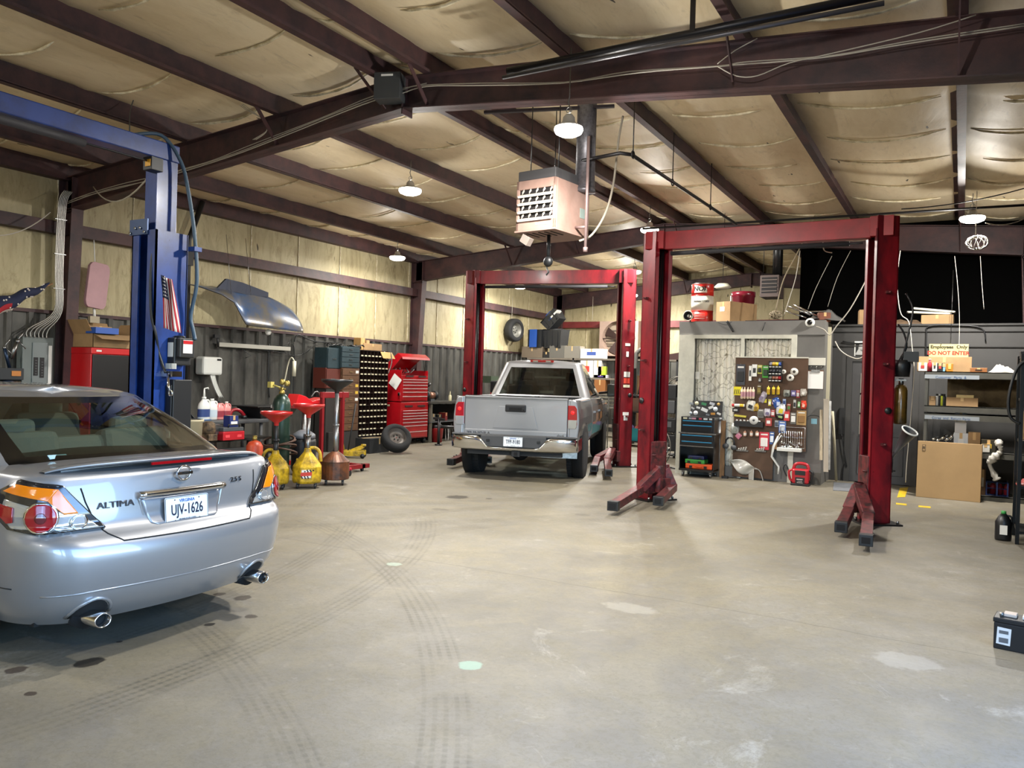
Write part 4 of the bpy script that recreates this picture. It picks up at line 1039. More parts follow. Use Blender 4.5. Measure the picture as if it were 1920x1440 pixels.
for x in (-w/2+.06,w/2-.06):
    for y in (.08,.48):
        b=B(); b.cyl((x-.015,y,.06),.06,.03,14,AX); b.b0(x-.02,x+.03,y-.02,y+.02,.06,.12); b.build('caster',K,t)
ltop=1.87
def openbox(name,label,loc,rz,w,d,h,flaps=(1,1,1,1),mt=CARD,cat='cardboard box',group=None,tape=False):
    t=thing(name,label,cat,loc,rz,group); b=B(); th=.006
    b.b0(-w/2,w/2,-d/2,d/2,0,th); b.b0(-w/2,w/2,-d/2,-d/2+th,0,h); b.b0(-w/2,w/2,d/2-th,d/2,0,h); b.b0(-w/2,-w/2+th,-d/2,d/2,0,h); b.b0(w/2-th,w/2,-d/2,d/2,0,h); b.build('carton',mt,t)
    fl=d*.45
    for i,(on,c,ax) in enumerate(((flaps[0],(0,-d/2,h),0),(flaps[1],(0,d/2,h),1),(flaps[2],(-w/2,0,h),2),(flaps[3],(w/2,0,h),3))):
        if not on: continue
        b=B(); a=on if on is not True else .6
        if ax<2:
            s=-1 if ax==0 else 1; b.beam((0,s*d/2,h),(0,s*(d/2+fl*math.cos(a)),h+fl*math.sin(a)),w*.98,.005)
        else:
            s=-1 if ax==2 else 1; b.beam((s*w/2,0,h),(s*(w/2+fl*math.cos(a)),0,h+fl*math.sin(a)),d*.98,.005)
        b.build('flap',mt,t)
    return t
def box(name,label,loc,rz,w,d,h,mt=CARD,cat='box',group=None,label_mt=None,lp=None):
    t=thing(name,label,cat,loc,rz,group); b=B(); b.b0(-w/2,w/2,-d/2,d/2,0,h); b.build('carton',mt,t,bevel=min(.004,h*.05))
    b=B(); b.b0(-w/2-.001,w/2+.001,-.03,.03,h-.001,h+.002); b.b0(-.02,.02,-d/2-.002,-d/2,h*.6,h) ; b.build('tape',mat('packing_tape','#c9a774',.3),t)
    if label_mt: b=B(); lx,lz,lw,lh=lp or (0,h*.5,w*.4,h*.35); b.b0(lx-lw/2,lx+lw/2,-d/2-.003,-d/2,lz-lh/2,lz+lh/2); b.build('label',label_mt,t)
    return t
yc=(p0.y+p1.y)/2
openbox('open_carton','open cardboard carton with raised flaps on top of the red locker',(-11.20,yc,ltop+.001),PI/2,w*.95,.5,.20,(-.35,1.0,1.1,.9))
box('parts_box','small brown and blue box lying inside the open carton on the red locker',(-11.20,yc-.12,ltop+.02),PI/2,.36,.26,.30,CARD,'box')
b=B(); b.box((0,0,.05),(.36,.24,.09)); one(b,'parts_box',mat('carton_blue','#2f56a8',.5),'bright blue flat box in the open carton on the red locker','box',(-10.98,yc-.15,ltop+.20),PI/2,bevel=.004)
# black bent pipe by the blue post
b=B(); pa=ox(350,600,-11.45); pm=ox(351,450,-11.45); pt=ox(380,378,-11.45)
b.tube([(-11.45,pa.y,1.0),(-11.45,pa.y,pm.z),(-11.45,pt.y,pt.z)],.045,12); b.b0(-11.50,-11.38,pa.y-.16,pa.y+.05,3.35,3.62); one(b,'exhaust_stack',K,'black vertical pipe with an angled top running up the wall behind the blue lift','pipe')
# fender hung on the wall
t,w,h=wallthing('car_fender','dusty blue painted car fender hanging from the wall above the grey cladding','fender',338,524,550,614,-11.25)
def fend(u,v):
    x=-w/2+w*u; zt=h*.80-h*.30*max(0,(u-.55)/.45)**2-h*.03*(1-u); zb_=interp([(0,.76),(.12,.72),(.28,.62),(.38,.48),(.44,.20),(.47,.07),(.5,.05),(.75,.02),(1,.0)],u)*h
    zt=max(zt,zb_+.01); z=zt+(zb_-zt)*v; return V((x,-.30*math.sin(v*PI/2)*min(1,.3+u)+.02,z))
b=B(); b.grid(fend,40,14); b.build('panel',mat('fender_blue','#3a5a86',.28,.3,coat=.6,var=.75,vs=2.2,col2='#7d7562'),t,sol=.006)
b=B(); b.tube([fend(i/40,1) for i in range(41)],.008,5); b.build('edge_trim',K,t)
b=B(); b.add([(-w*.22,.0,h*.75),(-w*.14,.0,h*.98),(w*.0,.0,h*.95),(w*.24,.0,h*.82),(w*.24,.0,h*.72),(w*.1,.0,h*.70)],[(0,1,2,3,4,5)]); b.build('inner_bracket',mat('navy_panel','#15233e',.4),t,sol=.05)
b=B(); b.ball((w*.22,-.1,h*-.05),.06,8); b.build('clip',WH,t)
b=B(); b.tube([(-w*.12,-.1,h*.6),(-w*.13,.05,h*1.9)],.004,5); b.tube([(w*.05,-.1,h*.7),(w*.04,.05,h*1.9)],.004,5); b.build('hanging_wire',ST,t)
# white batten light
t,w,h=wallthing('shop_light','long dusty white batten light fixed to the grey cladding','light fixture',408,640,542,654,-11.60)
b=B(); b.b0(-w/2,w/2,-.05,.03,0,h*.55); b.build('body',mat('dusty_white','#a9a69b',.6),t,bevel=.006); b=B(); b.tube([(-w/2,-.02,0),(-w/2-.04,-.04,.16)],.02,6); b.box((-w/2-.05,-.03,.18),(.12,.05,.06)); b.build('bracket',K,t)
b=B(); b.tube([(-w*.2,-.05,-.02),(-w*.1,-.09,-.14),(-w*.16,-.06,-.18)],.008,5); b.tube([(w*.1,-.05,-.01),(w*.4,-.06,-.05)],.006,5); b.build('pull_hook',K,t)
# paper towel dispenser
t,w,h=wallthing('towel_dispenser','white paper towel dispenser on the grey cladding with a towel hanging out','towel dispenser',372,669,408,703,-11.55)
b=B(); b.b0(-w/2,w/2,-.14,.10,0,h); b.build('casing',WH,t,bevel=.04); b=B(); b.b0(w*.18,w*.4,-.145,-.14,h*.8,h*.9); b.build('tear',DK,t)
b=B(); b.grid(lambda u,v: V((w*(-.05+.28*v)+.10*u*u+.10*u+.006*math.sin(20*v),-.08-.02*math.sin(18*v),-u*.40)),10,16); b.build('paper_towel',PAPER,t,sol=.003)
# power cord swag on the cladding
b=B(); 
for k in range(3):
    a=ox(470+60*k,655+4*k,-11.62); c=ox(545+50*k,640,-11.62); b.tube(hang(a,c,.12+.05*k),.006,5)
b.tube(smoothpts([ox(552,640,-11.62),ox(560,628,-11.62),ox(590,640,-11.6),ox(640,643,-11.6)]),.012,6); b.tube(smoothpts([ox(548,645,-11.62),ox(552,660,-11.62),ox(550,745,-11.62)]),.008,6); b.tube(smoothpts([ox(505,645,-11.62),ox(503,700,-11.62),ox(505,745,-11.62)]),.012,6)
one(b,'cable_run',K,'black cables draped along the grey cladding beside the shop light','cable')
# ---- grey utility cart and bottles
p0=ox(372,786,-10.35); p1=ox(492,800,-10.35); cz=ox(420,787,-10.35).z; cw=1.45; cy=(p0.y+p1.y)/2-.02
t=thing('utility_cart','grey plastic utility cart holding jugs beside the left wall behind the sedan','cart',(-10.55,cy,0),PI/2)
b=B(); b.b0(-cw/2,cw/2,-.30,.30,cz-.07,cz); b.build('top_tray',GR,t,bevel=.02); b=B(); b.b0(-cw/2,cw/2,-.28,.28,.22,.28); b.build('bottom_tray',GR,t,bevel=.02)
for x in (-cw/2+.1,cw/2-.1):
    for y in (-.22,.22):
        b=B(); b.cyl((x,y,.1),.03,cz-.15,10); o=b.build('leg',GR,t); b=B(); b.cyl((x-.015,y,.05),.05,.03,14,AX); b.build('caster',K,o)
b=B(); b.add([(-cw/2-.14,-.3,cz+.13),(-cw/2-.14,.3,cz+.13),(-cw/2,.3,cz-.01),(-cw/2,-.3,cz-.01),(-cw/2-.10,-.3,cz-.05),(-cw/2-.10,.3,cz-.05)],[(0,1,2,3),(3,2,5,4),(4,5,1,0)]); b.build('handle_tray',GR,t,sol=.02)
b=B(); b.b0(-cw/2+.02,-cw/2+.34,-.2,.2,cz,cz+.012); b.build('drip_mat',mat('mat_blue','#14508a',.5),t)
def jug(name,label,loc,rz,sc,mt,capm,labm,pump=False,cat='jug',group=None):
    t=thing(name,label,cat,loc,rz,group,sc); b=B()
    b.lathe([(.02,0),(.075,0),(.082,.01),(.082,.17),(.07,.21),(.035,.25),(.025,.27)],20,sx=1,sy=.72); bo=b.build('bottle',mt,t)
    b=B(); b.tube(smoothpts([(.02,0,.25),(.065,0,.25),(.085,0,.22),(.08,0,.15)]),.013,8); b.build('handle',mt,bo)
    b=B(); b.cyl((0,0,.268),.028,.025,14); b.build('cap',capm,t)
    b=B(); b.lathe([(.0835,.04),(.0835,.14)],20,sx=1.0,sy=.725,cap=False); b.build('label',labm,t)
    if pump: b=B(); b.tube([(0,0,.29),(0,0,.40)],[.016,.008],8); b.tube([(0,0,.40),(.06,0,.41),(.065,0,.39)],.008,6); b.build('pump',WH,t)
    return t
PB=mat('label_blue','#2b3f74',.5); PK=mat('pink_fluid','#d98a86',.3); 
def ontray(x,y): 
    p=ox(x,y,-10.45); return V((-10.45,p.y,cz+.001))
jug('pump_bottle','tall white bottle with a pump on the cart tray',ontray(382,770),PI/2,1.25,WH,WH,PB,True,'bottle')
jug('jug','plain white handled jug on the grey cart beside the pump bottle',ontray(397,775),PI/2,1.15,WH,WH,mat('label_pale','#b9c6cf',.6))
jug('jug','left one of two pink fluid jugs on the grey cart',ontray(411,775),PI/2,1.0,PK,K,mat('label_dark_pink','#8e2f3c',.5))
jug('jug','right one of two pink fluid jugs on the grey cart',ontray(424,776),PI/2,.98,PK,WH,mat('label_dark_pink',''))
p=ontray(445,778); t=thing('polisher','dark red power tool lying on the grey cart','power tool',p,PI/2)
b=B(); b.tube(smoothpts([(-.16,0,.04),(-.12,0,.13),(-.02,0,.15),(.08,0,.11),(.14,0,.05)]),[.03]*25,12); b.build('body',mat('dark_red','#8f1220',.35,coat=.4),t); b=B(); b.cyl((.14,0,0),.05,.05,16); b.tube([(-.1,-.02,.05),(.05,-.03,.04)],.02,8); b.build('pad',K,t)
p=ontray(497,775); t=thing('drip_pan','black plastic drain pan stacked on the end of the grey cart','pan',(-10.5,p.y+.05,cz+.001),PI/2)
b=B(); b.add([(x*s_,y*s_,z) for z,s_ in ((0,.75),(.19,1)) for x,y in ((-.38,-.28),(.5,-.28),(.5,.28),(-.38,.28))],[(3,2,1,0),(0,1,5,4),(1,2,6,5),(2,3,7,6),(3,0,4,7)]); b.build('pan',K,t,sol=.01)
b=B(); b.b0(-.46,.56,-.32,.32,.19,.21); b.build('rim',K,t,bevel=.006)
# things in front of and under the cart
def at(x,y,X): p=ox(x,y,X); return p
t=thing('waste_bin','beige plastic bin standing behind the sedan under the cart end','bin',(-9.3,ox(357,800,-9.3).y,0),PI/2)
hh=ox(357,786,-9.3).z; b=B(); b.lathe([(.13,0),(.16,hh-.04),(.175,hh-.03),(.175,hh)],20,cap=True); b.build('tub',mat('beige_plastic','#b5a98a',.6),t); b=B(); b.lathe([(.165,hh+.001),(.02,hh+.001)],20,cap=False); b.build('opening',DK,t)
# workbench table with vice and red toolbox
X0=-9.6; ya=ox(372,800,X0).y; yb=ox(500,800,X0).y
tz=ox(430,823,X0).z
t=thing('work_table','low steel work table cluttered with tools in front of the grey cart','workbench',(X0-.25,(ya+yb)/2+.1,0),PI/2); ww=yb-ya
b=B(); b.b0(-ww/2,ww/2,-.25,.25,tz-.04,tz); b.build('table_top',mat('greasy_steel','#2c2b28',.5,.5),t)
for x in (-ww/2+.05,ww/2-.05):
    for y in (-.2,.2): b=B(); b.b0(x-.025,x+.025,y-.025,y+.025,0,tz-.04); b.build('leg',K,t)
b=B(); b.b0(-ww/2,ww/2,-.25,.25,.2,.22); b.build('lower_shelf',K,t)
p=at(400,812,-9.45); t=thing('bench_vise','worn brown bench vise on the low work table','vise',(-9.55,p.y,tz+.001),PI/2)
b=B(); b.box((0,0,.05),(.16,.2,.10)); b.lathe([(.085,.1),(.10,.16),(.09,.25),(.05,.28)],14); b.build('body',mat('rusty_tan','#6f5a42',.7,.2,var=.5,vs=12,col2='#2d241c'),t,bevel=.01)
b=B(); b.box((.13,0,.16),(.12,.12,.14)); b.tube([(.18,0,.16),(.30,0,.16)],.015,8); b.build('jaw',ST,t)
p=at(446,845,-9.3); t=thing('tool_case','red tool case with grey lid on the low work table','tool case',(-9.5,p.y,tz+.001),PI/2)
b=B(); b.b0(-.2,.2,-.11,.11,0,.13); b.build('case',mat('case_red','#b21f28',.4),t,bevel=.01); b=B(); b.b0(-.19,.19,-.1,.1,.13,.19); b.build('lid',GR,t,bevel=.01); b=B(); b.tube([(-.1,-.1,.19),(-.1,-.1,.23),(.1,-.1,.23),(.1,-.1,.19)],.01,6); b.build('handle',K,t)
for dx in (-.12,.1): b=B(); b.b0(dx-.04,dx+.04,-.115,-.11,.04,.08); b.build('latch',mat('latch_red','#e04a50',.5),t)
box('oil_filter_box','small dark blue box standing on the red tool case',(-9.5,p.y+.03,tz+.192),PI/2,.16,.14,.17,mat('box_navy','#28356e',.5),'box',None,PAPER,(0,.06,.12,.05))
# cylinders
GRN=mat('cylinder_green','#21392f',.35,.2,coat=.3,var=.3,vs=4)
g=gz(528,905)
X1=-9.0; yy=ox(527,800,X1).y; ht=ox(527,738,X1).z
t=thing('oxygen_cylinder','tall dark green gas cylinder with gauges behind the red oil drain funnels','gas cylinder',(X1,yy,0))
b=B(); r_=.135; b.lathe([(.11,0),(r_,.02),(r_,ht-.16),(r_*.85,ht-.08),(r_*.5,ht-.02),(.035,ht)],28); b.build('cylinder',GRN,t)
b=B(); b.lathe([(.04,ht-.01),(.045,ht+.02),(.03,ht+.05),(.02,ht+.10)],14); b.tube([(-.06,0,ht+.07),(.07,0,ht+.07)],.012,8); b.build('valve',mat('brass','#a8944f',.35,.8),t)
for dx,dz in ((.05,.18),(.15,.16)):
    b=B(); b.cyl((dx+.02,-.05,ht+dz),.045,.03,20,Mx.Rotation(PI/2,4,'X')); o=b.build('gauge',mat('brass',''),t); b=B(); b.cyl((dx+.02,-.081,ht+dz),.036,.002,20,Mx.Rotation(PI/2,4,'X')); b.build('dial',mat('dial_face','#cbb565',.4),o)
b=B(); b.box((-.22,-.02,ht+.13),(.07,.07,.09)); b.tube([(-.2,0,ht+.13),(0,0,ht+.08)],.012,6); b.build('regulator',mat('regulator_yellow','#b9ab5c',.5),t)
b=B(); b.tube(smoothpts([(.02,0,ht+.1),(.06,0,ht+.25),(.12,0,ht+.48),(.18,0,ht+.55),(.24,0,ht+.5)]),.010,8); b.tube([(.24,0,ht+.5),(.24,0,ht+.27)],.028,10); b.build('torch_head',mat('pale_hose','#b9b49e',.5),t)
b=B()
for k in range(4): b.tube([V((.0+(.28+.02*k)*math.cos(a),.0+(.2)*math.sin(a)-.05,.55-.05*k+.07*math.sin(a*1.0+k))) for a in [i*PI/9 for i in range(18)]],.014,6,closed=True)
b.build('hose_coil',mat('hose_brown','#4b3326',.6),t)
b=B(); b.box((-.135,-.05,ht-.2),(.02,.06,.05)); b.build('tag',PAPER,t)
X2=-8.7; yy=ox(477,850,X2).y; t=thing('acetylene_cylinder','short orange-red gas cylinder between the sedan and the green cylinder','gas cylinder',(X2,yy,0)); ht2=ox(476,826,X2).z
b=B(); b.lathe([(.10,0),(.115,.02),(.115,ht2-.08),(.08,ht2-.02),(.03,ht2)],24); b.build('cylinder',mat('cylinder_orange','#b5401f',.45,var=.3,vs=5),t); b=B(); b.lathe([(.03,ht2),(.035,ht2+.03),(.02,ht2+.07)],12); b.tube([(-.04,0,ht2+.06),(.04,0,ht2+.06)],.01,6); b.build('valve',mat('brass',''),t)
b=B(); b.lathe([(.026,0),(.028,.2),(.02,.26),(.005,.3)],10); p=at(480+10,800,-9.1)
# ---- oil drains: base tank, riser, funnel
def drain(label,px,py_base,py_top,rad,tank,tankm,fm,rodm,logo=False,X=None,shape='hex',sc=1):
    g=gz(px,py_base); t=thing('oil_drain',label,'oil drain',(g.x,g.y,0),R(41))
    top=oy(px,py_top,g.y).z; r=.19*sc; hz=.32*sc
    b=B(); n=8 if shape=='hex' else 26
    if shape=='hex': b.lathe([(r*.9,.07),(r,.10),(r,.27*sc),(r*.82,.33*sc),(r*.28,.45*sc),(r*.22,.50*sc)],n,axis=Mx.Rotation(PI/8,4,'Z'),smooth=False)
    else: b.lathe([(r*.98,.08),(r,.09),(r,.30*sc),(r*1.02,.31*sc),(r*.55,.40*sc),(.05,.44*sc)],n,smooth=False)
    tk=b.build('tank',tankm,t,bevel=.008)
    if shape=='hex':
        b=B(); b.tube(smoothpts([(.03,-.0,.50*sc),(.10*sc,0,.50*sc),(.15*sc,0,.44*sc),(.165*sc,0,.33*sc)]),.022,8) if logo else b.tube(smoothpts([(-.03,-.0,.50*sc),(-.10*sc,0,.50*sc),(-.15*sc,0,.44*sc),(-.165*sc,0,.33*sc)]),.022,8); b.build('handle',tankm,tk)
        b=B(); b.lathe([(.03,.30*sc),(.032,.36*sc),(.02,.37*sc)],12,(-.11*sc if logo else .11*sc,-.03,0)); b.build('filler_cap',tankm,tk)
    else:
        b=B(); b.b0(.06,.16,-.02,.02,.36,.41); b.build('handle',GREASE,tk)
    for a in (45,135,225,315):
        c=V((r*.8*math.cos(R(a)),r*.8*math.sin(R(a)),.035)); b=B(); b.cyl(c-V((.012,0,0)),.033,.024,12,AX); b.b0(c.x-.018,c.x+.018,c.y-.012,c.y+.012,.04,.085); b.build('caster',K,t)
    fh=rad*.72; zf=top-fh
    b=B(); b.tube([(0,0,.42*sc),(0,0,zf+.02)],.028,12); b.build('riser_tube',rodm,t); b=B(); b.tube([(0,0,.44*sc),(0,0,.44*sc+(zf-.44)*.4)],.036,12); b.cyl((0,0,.44*sc+(zf-.44)*.4),.045,.03,12); b.build('outer_tube',rodm,t)
    b=B(); b.lathe([(.03,zf-.04),(.035,zf),(rad*.93,zf+fh*.72),(rad,zf+fh*.80),(rad,zf+fh),(rad*.97,zf+fh),(rad*.96,zf+fh*.84),(rad*.88,zf+fh*.70),(.028,zf+.03)],36,cap=False); b.build('funnel',fm,t)
    if logo:
        b=B(); M=Mx.Translation((.0,-r*.925,.19*sc))@Mx.Rotation(PI/2,4,'X'); b.prism([(-.075,-.03),(.075,-.02),(.075,.03),(-.075,.02)],.0065,M); b.build('decal',mat('decal_red','#c23a2a',.5),tk)
        b=B()
        for i in range(6):
            for j in (0,1,2,3):
                if (i+j)%2: continue
                zz=.035+.018*j if j<2 else -.035-.018*(j-2); b.prism([(-.05+.02*i+zz*.6,zz-.009),(-.03+.02*i+zz*.6,zz-.009),(-.03+.02*i+zz*.6,zz+.009),(-.05+.02*i+zz*.6,zz+.009)],.005,M)
        b.build('checker_decal',mat('decal_black','#1a1a1a',.5),tk)
        b=B(); b.prism([(-.062,-.06),(.062,-.05),(.062,.062),(-.062,.055)],.0045,M); b.build('decal_ground',PAPER,tk)
    return t
RF=mat('funnel_red','#b02322',.35,coat=.2); BF=mat('funnel_black','#1c1d1f',.4)
drain('red-funnel oil drain on a yellow tank, nearest to the sedan tail',515,916,771,.215,None,YEL,RF,K,sc=1.05)
drain('red-funnel oil drain on a yellow tank with a checkered decal',575,914,757,.215,None,YEL,RF,ST,logo=True,sc=1.1)
drain('tall oil drain with a black funnel on a copper-brown round tank',627,908,711,.225,None,mat('copper_tank','#6e3f24',.45,.3,var=.45,vs=6,col2='#3a2b24'),BF,mat('galvanised','#9a9c9e',.35,.8),shape='round',sc=1.08)
# red engine stand / press parts behind the drains
g=gz(590,880); 
SRED=mat('stand_red','#7a1118',.4,coat=.2,var=.2,vs=5)
t=thing('engine_stand','red steel engine stand with two uprights behind the oil drains','engine stand',(-9.0,ox(640,830,-9.0).y,0),PI/2)
def xx(px): return ox(px,800,-9.0).y-t.location.y
zt_=ox(640,735,-9.0).z
for px_ in (641,603):
    b=B(); b.b0(xx(px_)-.025,xx(px_)+.025,-.03,.03,.06,zt_); b.build('upright',SRED,t,bevel=.004)
b=B(); b.b0(xx(597),xx(652),-.5,-.42,.05,.12); b.b0(xx(603)-.04,xx(603)+.04,-.5,.4,.05,.12); b.b0(xx(641)-.04,xx(641)+.04,-.5,.4,.05,.12); b.build('base_frame',SRED,t,bevel=.004)
b=B(); b.b0(xx(600),xx(652),-.02,.03,zt_-.10,zt_-.0); b.build('head_plate',SRED,t,bevel=.01)
for yy_ in (-.46,.38):
    for px_ in (603,641): b=B(); b.cyl((xx(px_)-.012,yy_,.03),.03,.024,12,AX); b.build('caster',K,t)
# transmission jack top: red lump left
t=thing('transmission_jack','red transmission jack head with chains behind the second oil drain','jack',(-9.6,ox(572,760,-9.6).y,0),PI/2); zz=ox(575,765,-9.6).z
b=B(); b.b0(-.30,.30,-.12,.12,zz,zz+.06); b.add([(-.34,-.12,zz+.04),(-.26,-.12,zz+.24),(-.1,-.12,zz+.2),(.05,-.12,zz+.12),(.34,-.12,zz+.18),(.34,-.12,zz+.04)]+[(-.34,.12,zz+.04),(-.26,.12,zz+.24),(-.1,.12,zz+.2),(.05,.12,zz+.12),(.34,.12,zz+.18),(.34,.12,zz+.04)],[(0,1,2,3,4,5),(11,10,9,8,7,6)]+[(i,(i+1)%6,6+(i+1)%6,6+i) for i in range(6)]); b.build('saddle',mat('bright_red_enamel','#cc1a22',.3,coat=.4),t,bevel=.01)
b=B(); b.cyl((0,0,.12),.05,zz-.12,14); b.build('column',ST,t); b=B(); b.beam((-.35,-.3,.08),(.35,.3,.08),.08,.07); b.beam((-.35,.3,.08),(.35,-.3,.08),.08,.07); b.build('base_legs',RED,t)
for a,c_ in ((-.35,-.3),(.35,.3),(-.35,.3),(.35,-.3)): b=B(); b.cyl((a-.012,c_,.035),.035,.024,12,AX); b.build('caster',K,t)
b=B(); b.tube(smoothpts([(.0,-.14,zz+.2),(.06,-.17,zz+.28),(.16,-.17,zz+.24),(.22,-.16,zz+.06)]),.012,6); b.build('chain',ST,t)
g=gz(655,893); t=thing('creeper_leg','red caster leg of a low dolly poking out right of the copper oil drain','dolly',(g.x,g.y,0),R(10))
b=B(); b.beam((-.35,.02,.13),(.02,0,.11),.06,.04); b.build('frame',mat('red_pink','#b02238',.4),t); b=B(); b.cyl((-.012,0,.04),.04,.026,14,AX); b.b0(-.02,.02,-.015,.015,.05,.11); b.build('caster',K,t)
b=B(); b.beam((-.35,.02,0.0),(-.35,.02,.13),.05,.05); b.build('support_post',K,t)
# shop vacuum + dark drum behind
t=thing('shop_vacuum','black wet vacuum standing between the green cylinder and the drains','vacuum',(-8.95,ox(590,860,-8.95).y-.25,0)); h_=ox(590,812,-9.0).z
b=B(); b.lathe([(.17,.05),(.19,.1),(.19,h_-.12),(.17,h_-.06)],24); b.build('drum',K,t); b=B(); b.lathe([(.18,h_-.06),(.17,h_),(.08,h_+.06),(.02,h_+.07)],24); b.build('lid',mat('vac_grey','#6a6d72',.4),t); b=B(); b.tube(smoothpts([(.1,-.1,h_),(.2,-.16,h_-.1),(.22,-.2,.3),(.1,-.24,.05)]),.022,8); b.build('hose',K,t)
# ---- floor jack with white handle
g=gz(663,858); t=thing('floor_jack','yellow floor jack with a long white handle standing before the bolt bins','jack',(g.x,g.y,0),R(35))
b=B(); b.b0(-.28,.22,-.14,-.10,.04,.14); b.b0(-.28,.22,.10,.14,.04,.14); b.b0(-.28,-.18,-.14,.14,.05,.12); b.build('frame',mat('jack_yellow','#c9a516',.4,var=.3,vs=9,col2='#6a5512'),t,bevel=.008)
b=B(); b.beam((-.1,0,.1),(.18,0,.22),.09,.07); b.cyl((.18,0,.22),.05,.04,14); b.build('lift_arm',mat('jack_yellow',''),t)
for x in (-.22,.18):
    for y in (-.15,.15): b=B(); b.cyl((x,y-.015,.045),.045,.03,14,AY); b.build('wheel',K,t)
b=B(); b.tube([(-.2,0,.14),(-.24,0,.34)],.03,10); b.build('handle_socket',mat('jack_yellow',''),t)
zt_=oy(671,752,g.y).z; b=B(); b.tube([(-.24,0,.30),(-.24,.02,zt_)],.02,10); b.build('handle',mat('handle_white','#c9c4b4',.5),t); b=B(); b.tube([(-.24-.06,.02,zt_),(-.24+.06,.02,zt_)],.014,8); b.build('grip',K,t)
b=B(); p=ox(667,757,-10.2); q=ox(652,850,-10.2); b.tube([p,q],.015,8); one(b,'pry_bar',K,'long black pry bar leaning beside the white jack handle','pry bar')
# ---- stacked drawer cabinets
DG=mat('cabinet_teal','#2c3f46',.5,.2,var=.25,vs=6); BR=mat('cabinet_brown','#5d3e26',.55,var=.3,vs=8)
def drawers(name,label,X,x0,y0,x1,y1,rows,mt,hm,depth=.35,z0=None,cols=1,labels=None,cat='drawer cabinet'):
    yc,zb,w,h=lr(x0,y0,x1,y1,X); zb=zb if z0 is None else z0; h=lr(x0,y0,x1,y1,X)[1]+h-zb
    t=thing(name,label,cat,(X,yc,zb),PI/2); b=B(); b.b0(-w/2,w/2,.012,depth,0,h); b.build('carcass',mt,t,bevel=.004)
    dh=(h-.02)/rows
    for k in range(rows):
        b=B(); b.b0(-w/2+.015,w/2-.015,-.004,.012,.012+k*dh,.012+(k+1)*dh-.012); d=b.build('drawer',mt,t,bevel=.003)
        b=B(); b.b0(-.05,.05,-.016,-.004,.012+(k+.45)*dh,.012+(k+.45)*dh+.012); b.build('pull',hm,d)
        if labels and k in labels: b=B(); b.b0(w/2-.13,w/2-.04,-.006,-.004,.012+(k+.3)*dh,.012+(k+.7)*dh); b.build('label',labels[k],d)
    return t,w,h,zb,yc
lm=mat('yellow_label','#d9b33c',.6)
t,w,h,zb,yb_=drawers('drawer_cabinet','brown small-parts drawer cabinet under the teal one',-11.1,640,690,673,808,9,BR,mat('brass_dull','#8d7850',.5,.5),labels={6:lm,5:lm,8:PAPER,4:PAPER})
# pedestal under
b=B(); b.b0(-w/2-.35,w/2,.0,.45,-zb,-.005); t2=one(b,'cabinet_base',mat('dark_bench','#26221f',.7),'dark bench base carrying the small-parts drawer cabinets','bench',(-11.1,yb_,zb),PI/2)
ztop=zb+h
drawers('drawer_cabinet','teal-grey small-parts drawer cabinet on top of the brown one',-11.1,640,650,675,689,4,DG,ST,z0=ztop+.002,depth=.35)
t,w,h,zb2,yc2=drawers('drawer_cabinet','dark teal cabinet side by side with the teal drawers',-11.15,614,652,639,690,1,DG,ST,z0=ztop-.03)
drawers('drawer_cabinet','rust-brown cabinet standing below the dark teal cabinet',-11.15,611,690,639,722,1,mat('rust_brown','#5a2419',.6),K,z0=zb2-.40)
b=B(); y_=ox(611,700,-11.15).y; b.b0(-11.45,-11.16,yc2-w/2,yc2+w/2,.0,zb2-.402); one(b,'cabinet_base',mat('dark_bench',''),'dark pedestal under the rust-brown cabinet','bench')
tt=ztop+lr(640,650,675,689,-11.1)[3]+.12
b=B(); random.seed(3)
for k in range(9):
    c=V((-11.3+random.uniform(-.1,.1),ox(625+6*k,645,-11.3).y,ox(640,648,-11.3).z+random.uniform(-.02,.03))); b.tube([c+V((.08*math.cos(a),.10*math.sin(a),.02*math.sin(3*a+k))) for a in [i*PI/6 for i in range(12)]],.012,5,closed=True)
one(b,'wire_coil',K,'tangle of black wire heaped on top of the drawer cabinets','cable')
# ---- bolt bin shelf
X=-11.3; yc,zb,w,h=lr(673,662,726,830,X); zb=.12; h=2.12-zb
t=thing('bolt_bin_shelf','tall dark pigeonhole bin shelf with white labels left of the red tool chest','shelf',(X,yc,0),PI/2)
DS=mat('bin_steel','#2a1713',.55,.3,var=.3,vs=8); b=B(); b.b0(-w/2,w/2,.28,.29,zb,zb+h); b.b0(-w/2-.01,-w/2,0,.29,zb,zb+h); b.b0(w/2,w/2+.01,0,.29,zb,zb+h); b.b0(-w/2,w/2,0,.29,zb+h-.01,zb+h); b.b0(-w/2,w/2,0.0,.29,zb-.12,zb)
NRW=15
for k in range(NRW+1): b.b0(-w/2,w/2,0,.29,zb+k*h/NRW-.004,zb+k*h/NRW+.004)
for k in range(1,8): b.b0(-w/2+k*w/8-.002,-w/2+k*w/8+.002,0,.29,zb,zb+h)
b.build('frame',DS,t)
LBL=mat('label_cream','#cfc6a8',.7)
random.seed(11)
low=B()
for k in range(NRW):
    b=B() if k>=3 else low
    for i in range(8):
        if random.random()<.06: continue
        xc=-w/2+(i+.5)*w/8; b.b0(xc-w/27,xc+w/27,-.012,-.004,zb+k*h/NRW+.0,zb+k*h/NRW+.028)
    if k>=3: b.split('bin_label',LBL,t)
low.build('bin_label',LBL,t)['kind']='stuff'
b=B()
for _ in range(30):
    i=random.randrange(8); k=random.randrange(NRW); b.ball((-w/2+(i+.5)*w/8+random.uniform(-.02,.02),.06,zb+k*h/NRW+.03),.028,8,(1.2,1,.8))
b.build('hardware',ST,t)['kind']='stuff'
